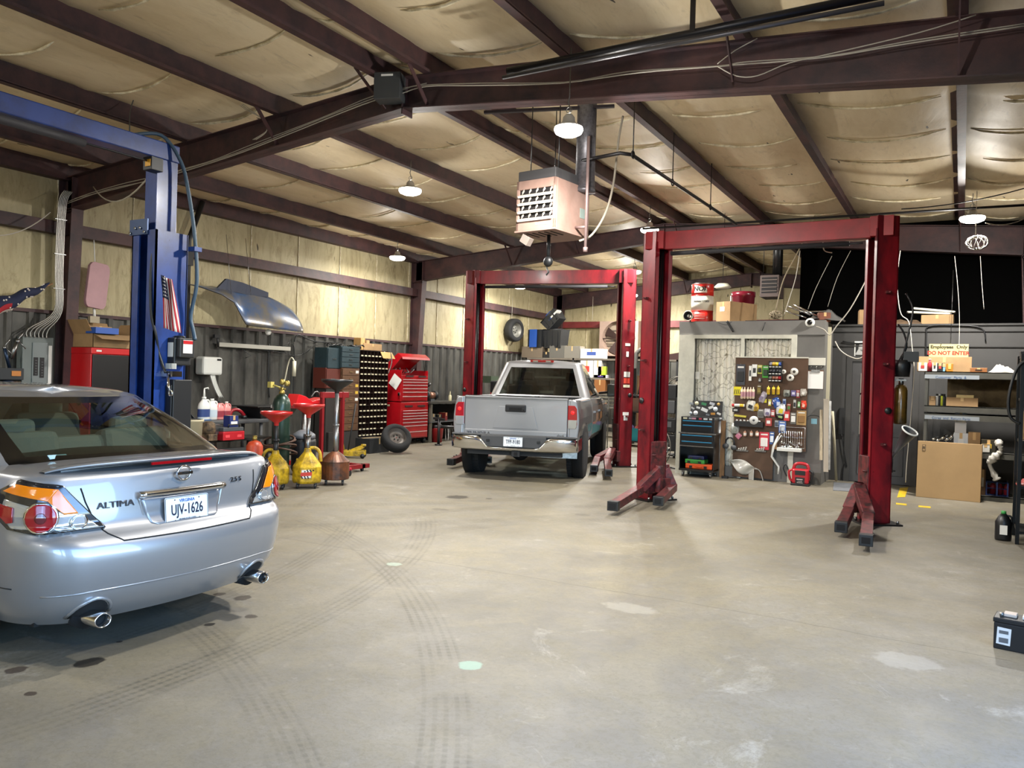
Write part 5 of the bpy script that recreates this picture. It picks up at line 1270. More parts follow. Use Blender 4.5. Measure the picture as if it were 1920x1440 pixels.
p=ox(700,651,-11.2); box('flat_carton','long tan cardboard carton lying on top of the bolt bin shelf',(-11.42,p.y+.12,2.125),PI/2,.62,.22,.15,CARD,'cardboard box')
box('flat_carton','small tan box standing left on top of the bolt bin shelf',(-11.42,yc-.38,2.125),PI/2,.14,.2,.26,mat('cardboard_pale','#c49a62',.85),'cardboard box')
box('flat_carton','second small tan box standing on the bolt bin shelf beside the first',(-11.42,yc-.21,2.125),PI/2,.12,.2,.22,CARD,'cardboard box')
t=thing('carton_flap','flattened tan box hanging over the front of the bolt bin shelf','cardboard box',(-11.12,yc+.22,1.98),PI/2)
b=B(); b.add([(-.25,0,.12),(.15,0,.12),(.22,-.05,-.02),(-.2,-.05,-.02)],[(0,1,2,3)]); b.build('flap',mat('cardboard_pale',''),t,sol=.01); b=B(); b.tube(smoothpts([(.05,-.06,.12),(.06,-.08,-.1),(-.05,-.08,-.35)]),.012,6); b.build('grey_strap',ST,t)
b=B(); b.tube([(0,0,-.05),(0,.08,.0),(0,.08,.14)],.01,5); b.build('hook',ST,t)
# ---- tyre leaning and crates
def tyre(name,label,loc,rot,r=.34,w=.22,rimc=RIM,par=None):
    t=thing(name,label,'tyre',loc); t.rotation_euler=rot
    b=B(); b.lathe([(r*.62,-w/2),(r*.88,-w/2),(r*.98,-w*.38),(r,-w*.2),(r,w*.2),(r*.98,w*.38),(r*.88,w/2),(r*.62,w/2),(r*.60,0)],40,cap=False); b.build('tread',TIRE,t)
    b=B(); b.lathe([(r*.64,w*.42),(r*.60,w*.40),(r*.58,w*.1),(r*.30,w*.05),(r*.16,w*.12),(.01,w*.12)],32,cap=False); b.lathe([(r*.64,-w*.42),(r*.6,-w*.4),(r*.6,w*.1)],32,cap=False); b.build('wheel_disc',rimc,t)
    b=B(); 
    for k in range(5): b.cyl((r*.2*math.cos(k*1.257),r*.2*math.sin(k*1.257),w*.09),.014,.02,8)
    b.split('lug_nut',DK,t); return t
g=gz(735,851)
tyre('tyre','spare tyre on a steel rim leaning at the foot of the red tool chest',(g.x+.0,g.y+.12,.31),V((.656,-.43,.62)).to_track_quat('Z','Y').to_euler(),.31,.21,mat('steel_wheel','#5b5550',.5,.5))
g=gz(690,850); box('crate','dark metal crate on the floor beneath the bolt bin shelf',(g.x-.1,g.y+.25,0),PI/2,.62,.38,.30,mat('crate_dark','#2b2c2d',.6,.3),'crate')
# ---- red tool chest
X=-11.05; ya=ox(752,800,X).y; yb=ox(803,800,X).y; w=yb-ya; yc=(ya+yb)/2
t=thing('tool_chest','tall red rolling tool chest with its lid propped open left of the pickup','tool chest',(X,yc,0),PI/2)
CR=mat('chest_red','#a8101a',.3,coat=.4,var=.2,vs=4); b=B(); D=.60
b.b0(-w/2,w/2,.02,D,.14,.98); b.build('cabinet',CR,t,bevel=.006); b=B(); b.b0(-w/2+.01,w/2-.01,.04,D-.02,1.0,1.60); b.b0(-w/2+.01,-w/2+.03,.04,D-.02,1.60,1.72); b.b0(w/2-.03,w/2-.01,.04,D-.02,1.60,1.72); b.b0(-w/2+.01,w/2-.01,D-.04,D-.02,1.6,1.74); b.build('top_chest',CR,t,bevel=.005)
def drw(zs,x0,x1,y):
    for z0,z1 in zs:
        b=B(); b.b0(x0,x1,y,y+.03,z0,z1); d=b.build('drawer',CR,t,bevel=.004); b=B(); b.b0(x0+.0,x1-.0,y-.012,y+.004,z1-.016,z1-.004); b.build('pull_rail',mat('rail_light','#e6d2cf',.3,.3),d)
z=.17; zs=[]
for hh in (.14,.14,.08,.08,.065,.065,.065): zs.append((z,z+hh-.008)); z+=hh
drw(zs,-w/2+.06,w/2-.06,-.005)
z=1.03; zs=[]
for hh in (.10,.10,.08,.08,.07,.06): zs.append((z,z+hh-.008)); z+=hh
drw(zs,-w/2+.06,w/2-.06,.02)
for zz in (.84,1.53):
    for sx in (-1,1): b=B(); b.b0(sx*w*.10,sx*w*.36,.0,.02,zz+.03,zz+.07); b.build('name_strip',mat('strip_dark','#3a2222',.4),t)
b=B(); b.add([(-w/2,D,1.74),(w/2,D,1.74),(w/2,D*.25,2.10),(-w/2,D*.25,2.10)],[(0,1,2,3)]); b.add([(-w/2,D*.25,2.10),(w/2,D*.25,2.10),(w/2,D*.05,2.02),(-w/2,D*.05,2.02)],[(0,1,2,3)]); b.add([(-w/2,D*.05,2.02),(w/2,D*.05,2.02),(w/2,D*.02,1.97),(-w/2,D*.02,1.97)],[(0,1,2,3)]); b.build('lid',CR,t,sol=.012)
b=B(); b.add([(-w/2,D,1.74),(-w/2,D*.25,2.10),(-w/2,D*.05,2.02),(-w/2,D*.5,1.74)],[(0,1,2,3)]); b.build('lid_side',CR,t,sol=.008)
b=B(); b.tube([(w/2-.05,D*.2,1.70),(w/2-.05,D*.3,2.04)],.01,6); b.build('lid_strut',K,t)
b=B()
for k in range(9): c=V((random.uniform(-w*.4,w*.4),random.uniform(.1,.5),1.66)); b.tube([c,c+V((random.uniform(-.12,.12),random.uniform(-.1,.1),random.uniform(.02,.12)))],.012,6)
b.build('hand_tools',ST,t)['kind']='stuff'
for sx in (-1,1):
    for y in (.08,D-.08): b=B(); b.cyl((sx*(w/2-.08)-.015,y,.065),.062,.035,16,AX); b.b0(sx*(w/2-.08)-.03,sx*(w/2-.08)+.03,y-.02,y+.02,.07,.14); b.build('caster',K,t)
b=B(); b.box((-w/2-.006,.20,1.45),(.004,.26,.28),rot=Mx.Rotation(R(35),4,'X')); b.build('taped_paper',PAPER,t)
b=B(); b.box((-w/2-.01,.08,1.17),(.03,.04,.07)); b.build('lock',CH,t); b=B(); b.box((-w/2-.006,.42,.90),(.004,.16,.04)); b.build('badge',mat('badge_cream','#cbbf9a',.5),t)
# ---- bench right of the chest
X=-11.0; ya=ox(806,800,X).y; w=1.9; bz_=ox(830,753,X).z
t=thing('workbench','dark steel workbench along the wall between the tool chest and the pickup','workbench',(X,ya+w/2,0),PI/2)
b=B(); b.b0(-w/2,w/2,0,.6,bz_-.05,bz_); b.build('bench_top',mat('bench_top_dark','#3a3833',.6,.3),t)
for sx in (-1,1):
    for y in (.03,.5): b=B(); b.b0(sx*(w/2-.1)-.03,sx*(w/2-.1)+.03,y,y+.06,0,bz_-.05); b.build('leg',mat('leg_grey','#5b564b',.6),t)
b=B(); b.b0(-w/2+.05,w/2-.05,.02,.58,.48,.50); b.build('shelf_board',GR,t); b=B(); b.b0(-w/2+.05,w/2-.05,.5,.58,.05,bz_-.1); b.build('back_board',DK,t)
p=V((X-.25,ya+.33,bz_+.001)); t=thing('bench_grinder','black and copper bench grinder on the dark workbench','bench grinder',p,PI/2)
b=B(); b.b0(-.08,.08,-.08,.08,0,.06); b.build('foot',GR,t); b=B(); b.cyl((-.12,0,.14),.085,.24,20,AX); b.build('motor',mat('copper_motor','#8d6552',.35,.6),t)
for s_ in (-1,1): b=B(); b.cyl((s_*.17-.03,0,.14),.11,.06,20,AX); b.build('wheel_guard',K,t)
b=B(); b.tube([(-.1,0,.22),(-.12,0,.36)],.012,6); b.cyl((-.14,-.02,.38),.04,.09,12,Mx.Rotation(R(60),4,'Y')); b.build('work_lamp',K,t)
t=thing('squeeze_bottle','cream squeeze bottle with a pointed cap on the dark workbench','bottle',(X-.2,ox(844,740,X-.2).y,bz_+.001)); b=B(); b.lathe([(.035,0),(.038,.02),(.038,.13),(.015,.16)],16); b.build('bottle',mat('cream_plastic','#d6cfa8',.5),t); b=B(); b.lathe([(.016,.16),(.012,.19),(.003,.25)],12); b.build('nozzle',mat('cream_plastic',''),t)
for k,(dy,z0,mt,sz,lb) in enumerate(((.35,.5,mat('misc_grey','#6d6c66',.6),(.14,.2,.18),'grey box of parts on the workbench shelf'),(.62,.5,K,(.16,.2,.16),'black bin on the workbench shelf'),(.9,.5,mat('misc_red','#7d2322',.6),(.10,.2,.2),'red can on the workbench shelf'))):
    box('parts_box',lb,(X-.25,ya+dy,.501),PI/2,*sz,mt,'box')
t=thing('red_drum','red plastic pail under the dark workbench','pail',(X-.05,ya+.38,0)); b=B(); b.lathe([(.12,0),(.15,.33),(.155,.34)],20); b.build('pail',mat('pail_red','#9c2024',.4),t); b=B(); b.tube([V((.15*math.cos(a),.15*math.sin(a)*.2,.34+.12*math.sin(a))) for a in [PI*i/8 for i in range(9)]],.005,5); b.build('bail',ST,t)
b=B()
for k in range(14):
    c=V((X-.03+random.uniform(-.05,.03),ya+.75+k*.075,random.uniform(.0,.05))); b.beam(c,c+V((random.uniform(-.1,.1),random.uniform(-.15,.15),random.uniform(.3,.45))),.02,.012)
o=one(b,'bar_stock',ST,'loose heap of metal bars leaning under the dark workbench','scrap metal'); o['kind']='stuff'
b=B(); p=ox(815,800,-10.7); b.tube([p,p+V((.1,.6,-.03)),p+V((.1,1.1,-.1))],.04,10); one(b,'exhaust_pipe',mat('pipe_dark','#3a3a3c',.4,.7),'dark pipe lying across the workbench legs toward the pickup','pipe')
b=B(); g=gz(822,835); b.tube([(g.x,g.y,0.02),(g.x,g.y,.62)],.035,10); b.beam((g.x-.15,g.y,.62),(g.x+.15,g.y,.6),.06,.05); b.cyl((g.x,g.y,0),.09,.03,16); one(b,'jack_stand',mat('pipe_dark',''),'grey upright jack stand before the workbench','jack stand')
# ================================================================ grey office and its front
OG=mat('office_grey_paint','#6a6865',.55,var=.15,vs=2); OGD=mat('office_dark_grey','#3c3b3a',.55,var=.15,vs=2); TW=mat('trim_white','#d2d0c2',.5,var=.2,vs=4)
YO=13.80; XL=oy(1277,603,YO).x; XR=oy(1548,603,YO).x; ZT=oy(1410,603,YO).z; YD=14.72
def fb(b,x0,y0,x1,y1,Y,d=.02,off=0):
    xc,z0,w,h=fr(x0,y0,x1,y1,Y); b.b0(xc-w/2,xc+w/2,Y-d+off,Y+off,z0,z0+h); return xc,z0,w,h
b=B()
zb1=oy(1440,628,YO).z
# wall with two window openings
a,bz0,bw,bh=fr(1300,635,1387,872,YO); c,cz0,cw_,ch=fr(1395,635,1483,760,YO)
x0,x1=a-bw/2,a+bw/2; x2,x3=c-cw_/2,c+cw_/2; zt=bz0+bh
b.b0(XL,XR,YO,YO+.1,zt,ZT); b.b0(XL,x0,YO,YO+.1,0,zt); b.b0(x1,x2,YO,YO+.1,0,zt); b.b0(x3,XR,YO,YO+.1,0,zt); b.b0(x0,x1,YO,YO+.1,0,bz0); b.b0(x2,x3,YO,YO+.1,0,cz0)
b.b0(XR-.1,XR,YO+.1,YD,0,ZT-.05); b.b0(XL,XL+.1,YO+.1,15.9,0,ZT-.05); b.b0(XL,XR,YO+.1,15.9,ZT-.05,ZT)
st(b,'wall_office',OG)
b=B(); b.b0(XL-.02,XR+.01,YO-.02,YO+.02,zb1-.0,ZT+.01); st(b,'trim_20',mat('fascia_grey','#767471',.5,var=.1,vs=3))
b=B(); b.b0(XL-.01,x0-.0,YO-.045,YO,0,zt); b.b0(XL-.01,x3+.085,YO-.045,YO,zt,zb1); b.b0(x1,x2,YO-.045,YO,0,zt); b.b0(x3,x3+.085,YO-.045,YO,0,zt); st(b,'trim_21',TW)
b=B(); b.b0(XR-.32,XR+.01,YO-.03,YO,0,.2); st(b,'baseboard_office',mat('office_base','#55534d',.6))
def curtain_mat():
    m=bpy.data.materials.new('branch_print_curtain'); m.use_nodes=True; nt=m.node_tree; b=nt.nodes['Principled BSDF']; L=nt.links
    tc=nn(nt,'ShaderNodeTexCoord'); nz=nn(nt,'ShaderNodeTexNoise'); nz.inputs['Scale'].default_value=5; L.new(tc.outputs['Object'],nz.inputs['Vector'])
    mx=nn(nt,'ShaderNodeMix',data_type='RGBA'); mx.inputs[0].default_value=.10; L.new(tc.outputs['Object'],mx.inputs[6]); L.new(nz.outputs['Color'],mx.inputs[7])
    mp=nn(nt,'ShaderNodeMapping'); mp.inputs['Scale'].default_value=(1,.05,.8); L.new(mx.outputs[2],mp.inputs[0])
    v=nn(nt,'ShaderNodeTexVoronoi',feature='DISTANCE_TO_EDGE'); v.inputs['Scale'].default_value=9; L.new(mp.outputs[0],v.inputs['Vector'])
    r=nn(nt,'ShaderNodeMapRange'); r.inputs[1].default_value=.02; r.inputs[2].default_value=.05; r.inputs[3].default_value=.5; r.inputs[4].default_value=0; L.new(v.outputs['Distance'],r.inputs[0])
    v2=nn(nt,'ShaderNodeTexVoronoi'); v2.inputs['Scale'].default_value=6; L.new(mp.outputs[0],v2.inputs['Vector'])
    r2=nn(nt,'ShaderNodeMapRange'); r2.inputs[1].default_value=.10; r2.inputs[2].default_value=.14; r2.inputs[3].default_value=1; r2.inputs[4].default_value=0; L.new(v2.outputs['Distance'],r2.inputs[0])
    ad=nn(nt,'ShaderNodeMath',operation='MAXIMUM'); L.new(r.outputs[0],ad.inputs[0]); L.new(r2.outputs[0],ad.inputs[1])
    x=nn(nt,'ShaderNodeMix',data_type='RGBA'); x.inputs[6].default_value=(*hexc('#fbf7ea'),1); x.inputs[7].default_value=(*hexc('#8d8672'),1); L.new(ad.outputs[0],x.inputs[0]); L.new(x.outputs[2],b.inputs['Base Color']); b.inputs['Roughness'].default_value=.9
    return m
CUR=curtain_mat()
for k,(xa,xb,z0,z1,lb) in enumerate(((x0,x1,bz0,zt,'tall branch-printed cream curtain behind the left office window'),(x2,x3,cz0,zt,'branch-printed cream curtain behind the right office window above the pegboard'))):
    ns=9 if k==0 else 10
    b=B(); b.grid(lambda u,v: V(((u-.5)*(xb-xa)*.98,.02*math.sin(2*PI*ns*u+.6*math.sin(v*3))+.010*math.sin(2*PI*ns*2.3*u),(z1-z0)*v)),120,8)
    c=one(b,'curtain',CUR,lb,'curtain',((xa+xb)/2,YO+.072,z0),sol=.003)
    b=B(); b.b0(xa,xb,YO+.015,YO+.021,z0,z1); st(b,'window_%d'%(k+1),glass('office_glass','#ffffff',.0))
b=B(); b.b0(XL+.1,XR-.1,15.6,15.65,0,ZT-.05); st(b,'wall_office_back',mat('office_inside','#c9c2b0',.8))
# second section with the door
zt2=oy(1650,608,YD).z; dx0,dx1=-1.64,-.70; dz=oy(1650,678,YD).z
b=B(); b.b0(XR-.1,dx0,YD,YD+.1,0,zt2-.05); b.b0(dx0,dx1,YD,YD+.1,dz,zt2-.05); b.b0(dx1,WR,YD,YD+.1,0,zt2-.05); b.b0(XR,WR,YD,15.9,zt2-.05,zt2); st(b,'wall_office_side',OGD)
b=B(); b.b0(XR,WR,YD-.03,YD,zt2-.03,zt2); b.b0(XR,WR,YD-.025,YD,zt2-.13,zt2-.115); b.b0(XR,WR,YD-.025,YD,zt2-.38,zt2-.365); st(b,'trim_23',mat('office_trim_dark','#2f2e2d',.5))
b=B(); b.b0(dx0-.09,dx0,YD-.02,YD,0,dz+.09); b.b0(dx1,dx1+.09,YD-.02,YD,0,dz+.09); b.b0(dx0,dx1,YD-.02,YD,dz,dz+.09); st(b,'trim_24',OGD)
DOORM=mat('door_charcoal','#403f40',.45,var=.1,vs=3)
b=B(); b.b0(dx0,dx1,YD+.01,YD+.05,.01,dz); d=st(b,'door_1',DOORM)
px0=oy(1614,700,YD).x; 
for i in range(3):
    for j in range(3):
        xa=px0+i*.185; zc=oy(1625,700+37*j,YD).z; b=B(); b.b0(xa,xa+.155,YD,YD+.012,zc-.37,zc); b.build('pane',mat('frosted_pane','#8e8a80',.2),d)
for i in range(2):
    xa=dx0+.12+i*.40
    for z0,z1 in ((.15,.80),): b=B(); b.tube([(xa,YD+.008,z0),(xa+.30,YD+.008,z0),(xa+.30,YD+.008,z1),(xa,YD+.008,z1)],.012,6,closed=True); b.build('raised_panel',DOORM,d)
xc,z0,w,h=fr(1572,765,1586,825,YD); b=B(); b.b0(xc-w*.4,xc+w*.4,YD-.05,YD-.005,z0+.1,z0+h); b.build('keypad',K,None); o=bpy.data.objects['keypad']; tag(o,'black door keypad beside the charcoal office door','keypad')
b=B(); b.tube(smoothpts([(xc,YD-.04,z0+.1),(xc+.05,YD-.04,z0-.2),(xc+.10,YD-.03,z0-.45),(xc+.06,YD-.03,.3),(xc+.02,YD-.03,.02)]),.008,6); one(b,'cord',K,'black cord trailing from the keypad down to the floor by the office door','cord')
# poster
xc,z0,w,h=fr(1602,640,1631,672,YD); t=thing('poster','black-and-white portrait poster above the charcoal office door','poster',(xc,YD-.011,z0))
b=B(); b.b0(-w/2,w/2,0,.01,0,h); b.build('border',PAPER,t); b=B(); b.b0(-w/2+.02,w/2-.02,-.004,0,.03,h-.04); b.build('print',mat('poster_black','#1a1a1a',.5),t)
b=B(); b.lathe([(.04,0),(.06,.05),(.05,.11),(.02,.14)],14,(.0,-.005,h*.42),Mx.Diagonal((1,.08,1,1))); b.build('figure',mat('poster_grey','#a9a9a6',.6),t); b=B(); b.prism([(-.11,.03),(.11,.03),(.07,.14),(-.05,.14)],.004,Mx.Translation((0,-.004,.03))@Mx.Rotation(PI/2,4,'X')); b.build('figure_body',mat('poster_grey',''),t)
# floor mat and tape
p=[gz(1563,905),gz(1632,909),gz(1640,925),gz(1562,920)]
b=B(); b.add([(q.x,q.y,.002) for q in p]+[(q.x,q.y,.008) for q in p],[(0,1,2,3),(7,6,5,4),(0,4,5,1),(1,5,6,2),(2,6,7,3),(3,7,4,0)]); one(b,'door_mat',mat('mat_grey','#6c6f74',.7,var=.2,vs=9),'worn grey door mat on the floor before the office door','mat')
TAPE=mat('yellow_tape','#d0ae22',.5,var=.3,vs=20)
for pp,lb in (([(1687,915),(1703,914),(1697,932),(1682,933)],'largest strip of yellow floor tape by the lift post'),([(1680,943),(1700,945),(1700,948),(1680,946)],'thin faded yellow tape line nearer the lift post base'),([(1722,948),(1745,950),(1745,953),(1722,951)],'thin faded yellow tape line in front of the big cardboard box')):
    q=[gz(*a) for a in pp]; b=B(); b.add([(a.x,a.y,.001) for a in q]+[(a.x,a.y,.003) for a in q],[(0,1,2,3),(7,6,5,4),(0,4,5,1),(1,5,6,2),(2,6,7,3),(3,7,4,0)]); one(b,'floor_tape',TAPE,lb,'tape')
# ---- pegboard
YP=YO-.075; PEG=mat('pegboard_brown','#5b4332',.75,var=.25,vs=3)
def peg_mat():
    m=PEG; nt=m.node_tree; b=nt.nodes['Principled BSDF']; L=nt.links; src=b.inputs['Base Color'].links[0].from_socket
    tc=nn(nt,'ShaderNodeTexCoord'); v=nn(nt,'ShaderNodeVectorMath',operation='MODULO'); v.inputs[1].default_value=(.0254,.0254,.0254)
    ad=nn(nt,'ShaderNodeVectorMath',operation='ADD'); ad.inputs[1].default_value=(25.4,25.4,25.4); L.new(tc.outputs['Object'],ad.inputs[0]); L.new(ad.outputs[0],v.inputs[0])
    sb=nn(nt,'ShaderNodeVectorMath',operation='SUBTRACT'); sb.inputs[1].default_value=(.0127,.0127,.0127); L.new(v.outputs[0],sb.inputs[0])
    sp=nn(nt,'ShaderNodeSeparateXYZ'); L.new(sb.outputs[0],sp.inputs[0]); cb=nn(nt,'ShaderNodeCombineXYZ'); L.new(sp.outputs[0],cb.inputs[0]); L.new(sp.outputs[2],cb.inputs[1])
    ln=nn(nt,'ShaderNodeVectorMath',operation='LENGTH'); L.new(cb.outputs[0],ln.inputs[0]); r=nn(nt,'ShaderNodeMath',operation='LESS_THAN'); r.inputs[1].default_value=.0032; L.new(ln.outputs['Value'],r.inputs[0])
    x=nn(nt,'ShaderNodeMix',data_type='RGBA'); L.new(r.outputs[0],x.inputs[0]); L.new(src,x.inputs[6]); x.inputs[7].default_value=(.006,.004,.003,1); L.new(x.outputs[2],b.inputs['Base Color'])
peg_mat()
xa=oy(1377,760,YP).x; xb=oy(1513,760,YP).x; zt_=oy(1440,671,YP).z; zm=oy(1480,845,YP).z; xm=oy(1449,870,YP).x
t=thing('pegboard','brown pegboard crowded with hanging packages on the front of the grey office','pegboard',(0,0,0))
b=B(); b.b0(xa,xb,YP,YP+.012,zm,zt_); b.b0(xa,xm,YP,YP+.012,.03,zm); b.build('board',PEG,t)
b=B(); b.b0(xa-.01,xb,YP-.006,YP+.02,zt_,zt_+.02); b.b0(xa+.05,xa+.09,YP+.012,YO-.0,.2,zt_); b.b0(xb-.09,xb-.05,YP+.012,YO-.0,zm,zt_); b.build('batten',TW,t)
HOOK=mat('hook_steel','#8b8780',.4,.8)
def C(h,r=.5,**k): return mat('c'+h.strip('#'),h,r,**k)
def hp(x0,y0,x1,y1,col,label,col2=None,name='package',cat='package',kind='card',tilt=0,group=None,d=.02):
    """a hanging item: hook, card, product"""
    xc,z0,w,h=fr(x0,y0,x1,y1,YP); t=thing(name,label,cat,(xc,YP-.008,z0),0,group)
    b=B(); b.tube([(0,.006,h),(0,-.05,h),(0,-.052,h+.01)],.0025,5); b.build('peg_hook',HOOK,t)
    rot=Mx.Rotation(R(tilt),4,'Y')
    if kind=='card':
        b=B(); b.box((0,-.012,h*.5),(w,.003,h),rot=rot); b.build('card',C(col),t)
        if col2: b=B(); b.box((0,-.022,h*.42),(w*.72,d,h*.5),rot=rot); b.build('product',C(col2),t,bevel=min(w,h)*.06)
        b=B(); b.box((0,-.0142,h*.86),(w*.7,.001,h*.08),rot=rot); b.build('print',C('#e8e6e0') if col not in ('#e8e6e0','#f0efea') else C('#3a3a3c'),t)
    elif kind=='box':
        b=B(); b.box((0,-.012-d/2,h*.5),(w,d,h),rot=rot); b.build('carton',C(col),t,bevel=.002)
        b=B(); b.box((0,-.013-d,h*.5),(w*.6,.002,h*.4),rot=rot); b.build('print',C(col2 or '#2c2c2e'),t)
    elif kind=='bag':
        b=B(); b.grid(lambda u,v: rot@V(((u-.5)*w*(.75+.35*math.sin(PI*v)),-.012-.03*math.sin(PI*u)*math.sin(PI*v)-.006*math.sin(13*u+9*v),h*v)),8,8); b.build('pouch',mat('b'+col.strip('#'),col,.25,coat=.5),t,sol=.002)
        b=B(); b.box((w*.05,-.048,h*.4),(w*.45,.004,h*.35),rot=rot@Mx.Rotation(R(14),4,'Y')); b.build('print',C(col2 or '#8e8e90'),t)
    elif kind=='tube':
        b=B(); b.lathe([(w*.25,0),(w*.5,h*.06),(w*.5,h*.78),(w*.18,h*.86),(w*.14,h)],12,(0,-.012-w*.5,0)); b.build('tube',C(col),t); b=B(); b.lathe([(w*.52,h*.2),(w*.52,h*.6)],12,(0,-.012-w*.5,0),cap=False); b.build('print',C(col2 or '#c23a2a'),t)
    return t
hp(1381,683,1397.5,722,'#3b3e46','dark blister card of sockets, top left of the pegboard','#17181b')
hp(1405,686,1410,714,'#f0efea','narrow tall white box near the top left of the pegboard',kind='box')
hp(1411,683.5,1420,706,'#f0efea','wider white box hanging beside the narrow white one',kind='box')
hp(1421,684.5,1429.5,701,'#c9c45a','yellow-green and black package left of the bright green one','#1e201c')
hp(1430,685.5,1442,708.5,'#3fa02c','bright green package left of the wire spool rack','#1f3a1c')
hp(1422.5,709,1428,716.5,'#1d1d1f','tiny black tag under the yellow-green package','#c8c8c4')
# spool rack
xc,z0,w,h=fr(1443,677,1467,716,YP); t=thing('spool_rack','black rack holding three rows of wire spools on the pegboard','spool rack',(xc,YP-.008,z0))
b=B(); b.b0(-w/2,w/2,-.01,0,0,h); 
for k in range(3): b.b0(-w/2,w/2,-.075,0,h*(.03+.33*k),h*(.05+.33*k))
b.b0(-w/2-.004,-w/2,-.075,0,0,h); b.b0(w/2,w/2+.004,-.075,0,0,h); b.build('frame',K,t)
for k,cs in enumerate((('#6f6a63','#8b5a46','#a26a58','#b3232b'),('#2c2c30','#3d3f46','#2a2a2c','#4b4d52'),('#8a8794','#c19a2c','#d9c03a','#3556a8'))):
    for i,c in enumerate(cs): b=B(); b.cyl((-w/2+w*(i+.08)/4,-.042,h*(.19+.33*k)),.030,w/4*.84,14,AX); b.build('spool',C(c),t)
    b=B()
    for i in range(4): b.b0(-w/2+w*(i+.15)/4,-w/2+w*(i+.85)/4,-.078,-.075,h*(.03+.33*k),h*(.075+.33*k))
    b.build('label_strip',WH,t)
for (x,y,r_,lb) in ((1469.5,697,4,'small white tape roll right beside the spool rack'),(1489.5,697,6.5,'upper of the two larger white tape rolls'),(1482,708,6.2,'lower white tape roll with a pink label')):
    p=oy(x,y,YP-.03); rr=r_/1480*14; t=thing('tape_roll',lb,'tape',(p.x,YP-.008,p.z)); b=B(); b.lathe([(rr*.35,0),(rr,0),(rr,.035),(rr*.35,.035)],20,(0,-.045,0),AY,cap=False); b.build('roll',mat('tape_white','#dcd7cd',.5),t); b=B(); b.tube([(0,.006,0),(0,-.06,0)],.004,6); b.build('peg_hook',HOOK,t); b=B(); b.lathe([(rr*.25,-.002),(rr*.38,-.002)],16,(0,-.045,0),AY,cap=False); b.build('core',K,t)
xc,z0,w,h=fr(1376,725,1390,741,YP); t=thing('hazard_sign','yellow sign with black diagonal stripes at the pegboard left edge','sign',(xc,YP-.008,z0)); b=B(); b.b0(-w/2,w/2,-.006,0,0,h); b.build('plate',mat('hazard_yellow','#e8d816',.5),t)
for k in range(4):
    b=B(); xx_=-w/2+w*(k+.15)/4; b.add([(xx_,-.008,h*.12),(xx_+w*.09,-.008,h*.12),(xx_+w*.23,-.008,h*.7),(xx_+w*.14,-.008,h*.7)],[(0,1,2,3)]); b.build('stripe',K,t,sol=.001)
b=B(); b.cyl((0,-.004,h*.97),.003,.03,6,AY); b.build('nail',K,t)
for k,x in enumerate((1392.5,1397.5,1403.5,1408.5,1413.5)): hp(x-2.6,726,x+2.6,748,'#d8b9a4' if k%2 else '#dcc9ae','pale pink capped tube, one of five in a row on the pegboard','#b98a92',kind='tube',group='five pale tubes on the pegboard',name='glue_tube',cat='tube')
hp(1420,722,1428,739,'#6e5a2a','faint olive-yellow packet above the clear purple bag','#8d7a3a')
hp(1422,733,1433,755,'#b9aebb','clear bag with a purple tint tilted on the pegboard','#7f718c',kind='bag',tilt=20)
for k,x in enumerate((1442,1451.5,1460)): hp(x-3,723,x+3,740,'#d9bb2c','one of three yellow tubes hanging side by side below the spool rack','#b08a1c',kind='tube',group='three yellow tubes',name='lubricant_tube',cat='tube')
hp(1469,731,1482,744,'#8f9189','grey wiring packet right of the yellow tubes','#3d403c',kind='bag')
hp(1484,732,1493,743,'#6b5f94','purple boxed item on the right half of the pegboard','#d9d5e6',kind='box')
hp(1493.5,731,1500,746,'#a82d33','dark red card right of the purple box','#cfc9c2')
hp(1500.5,729,1512.5,743,'#b9b2a8','card with a coiled white ring, top right corner group','#e8e5de',kind='bag')
hp(1432.5,748,1438,755,'#dbd02a','tiny bright yellow tag near the pegboard centre')
hp(1441,748.5,1446.5,761,'#d8c83a','small yellow card below the row of yellow tubes','#f0efe0')
hp(1448,748.5,1454,758,'#cf9fa0','small pink card left of the blue bag')
hp(1453,745,1467,765,'#2e55a0','tilted blue bag in the middle of the pegboard','#c9d3e6',kind='bag',tilt=-18)
hp(1456,756,1473,780,'#d9d9dc','large white bag with a yellow slash in the pegboard centre','#d8c832',kind='bag')
hp(1468,748,1474,759,'#8ea0c4','small pale blue card right of the blue bag','#2b3f74')
hp(1476,757,1483,770,'#a63a33','small red and green packet right of the white bag','#4f7a3c')
hp(1488,749.5,1493,765,'#cfcac4','narrow white and dark card on the right half','#24262c')
hp(1496,753,1501,764,'#4d9a3c','small green packet near the right edge of the pegboard','#cfe0c4')
hp(1502,751,1512.5,767,'#d4402c','orange-red packet at the right edge of the pegboard','#e8b9a4',kind='bag')
xc,z0,w,h=fr(1374,757,1397,763,YP); t=thing('caulk_tube','red, white and yellow tube lying on a hook at the left of the pegboard','tube',(xc,YP-.008,z0)); b=B(); b.cyl((-w/2,-.04,h/2),h*.45,w,14,AX); b.build('tube',WH,t); b=B(); b.cyl((-w/2,-.04,h/2),h*.47,w*.2,14,AX); b.build('cap',RED,t); b=B(); b.cyl((w*.15,-.04,h/2),h*.47,w*.3,14,AX); b.build('band',C('#e0b52a'),t); b=B(); b.tube([(0,.006,h*.2),(0,-.08,0)],.003,5); b.build('peg_hook',HOOK,t)
hp(1374,765,1386,772.5,'#141416','black card with rows of white bits at the left edge','#cfcfca',kind='box',d=.01)
hp(1399,751,1416,770,'#d6d2c6','crumpled white bag over a black tool, left half','#1c1c1e',kind='bag',tilt=8)
hp(1413,756,1423,771,'#c9a23a','mustard yellow packet left of the grey blister card','#8a6a1c',kind='bag')
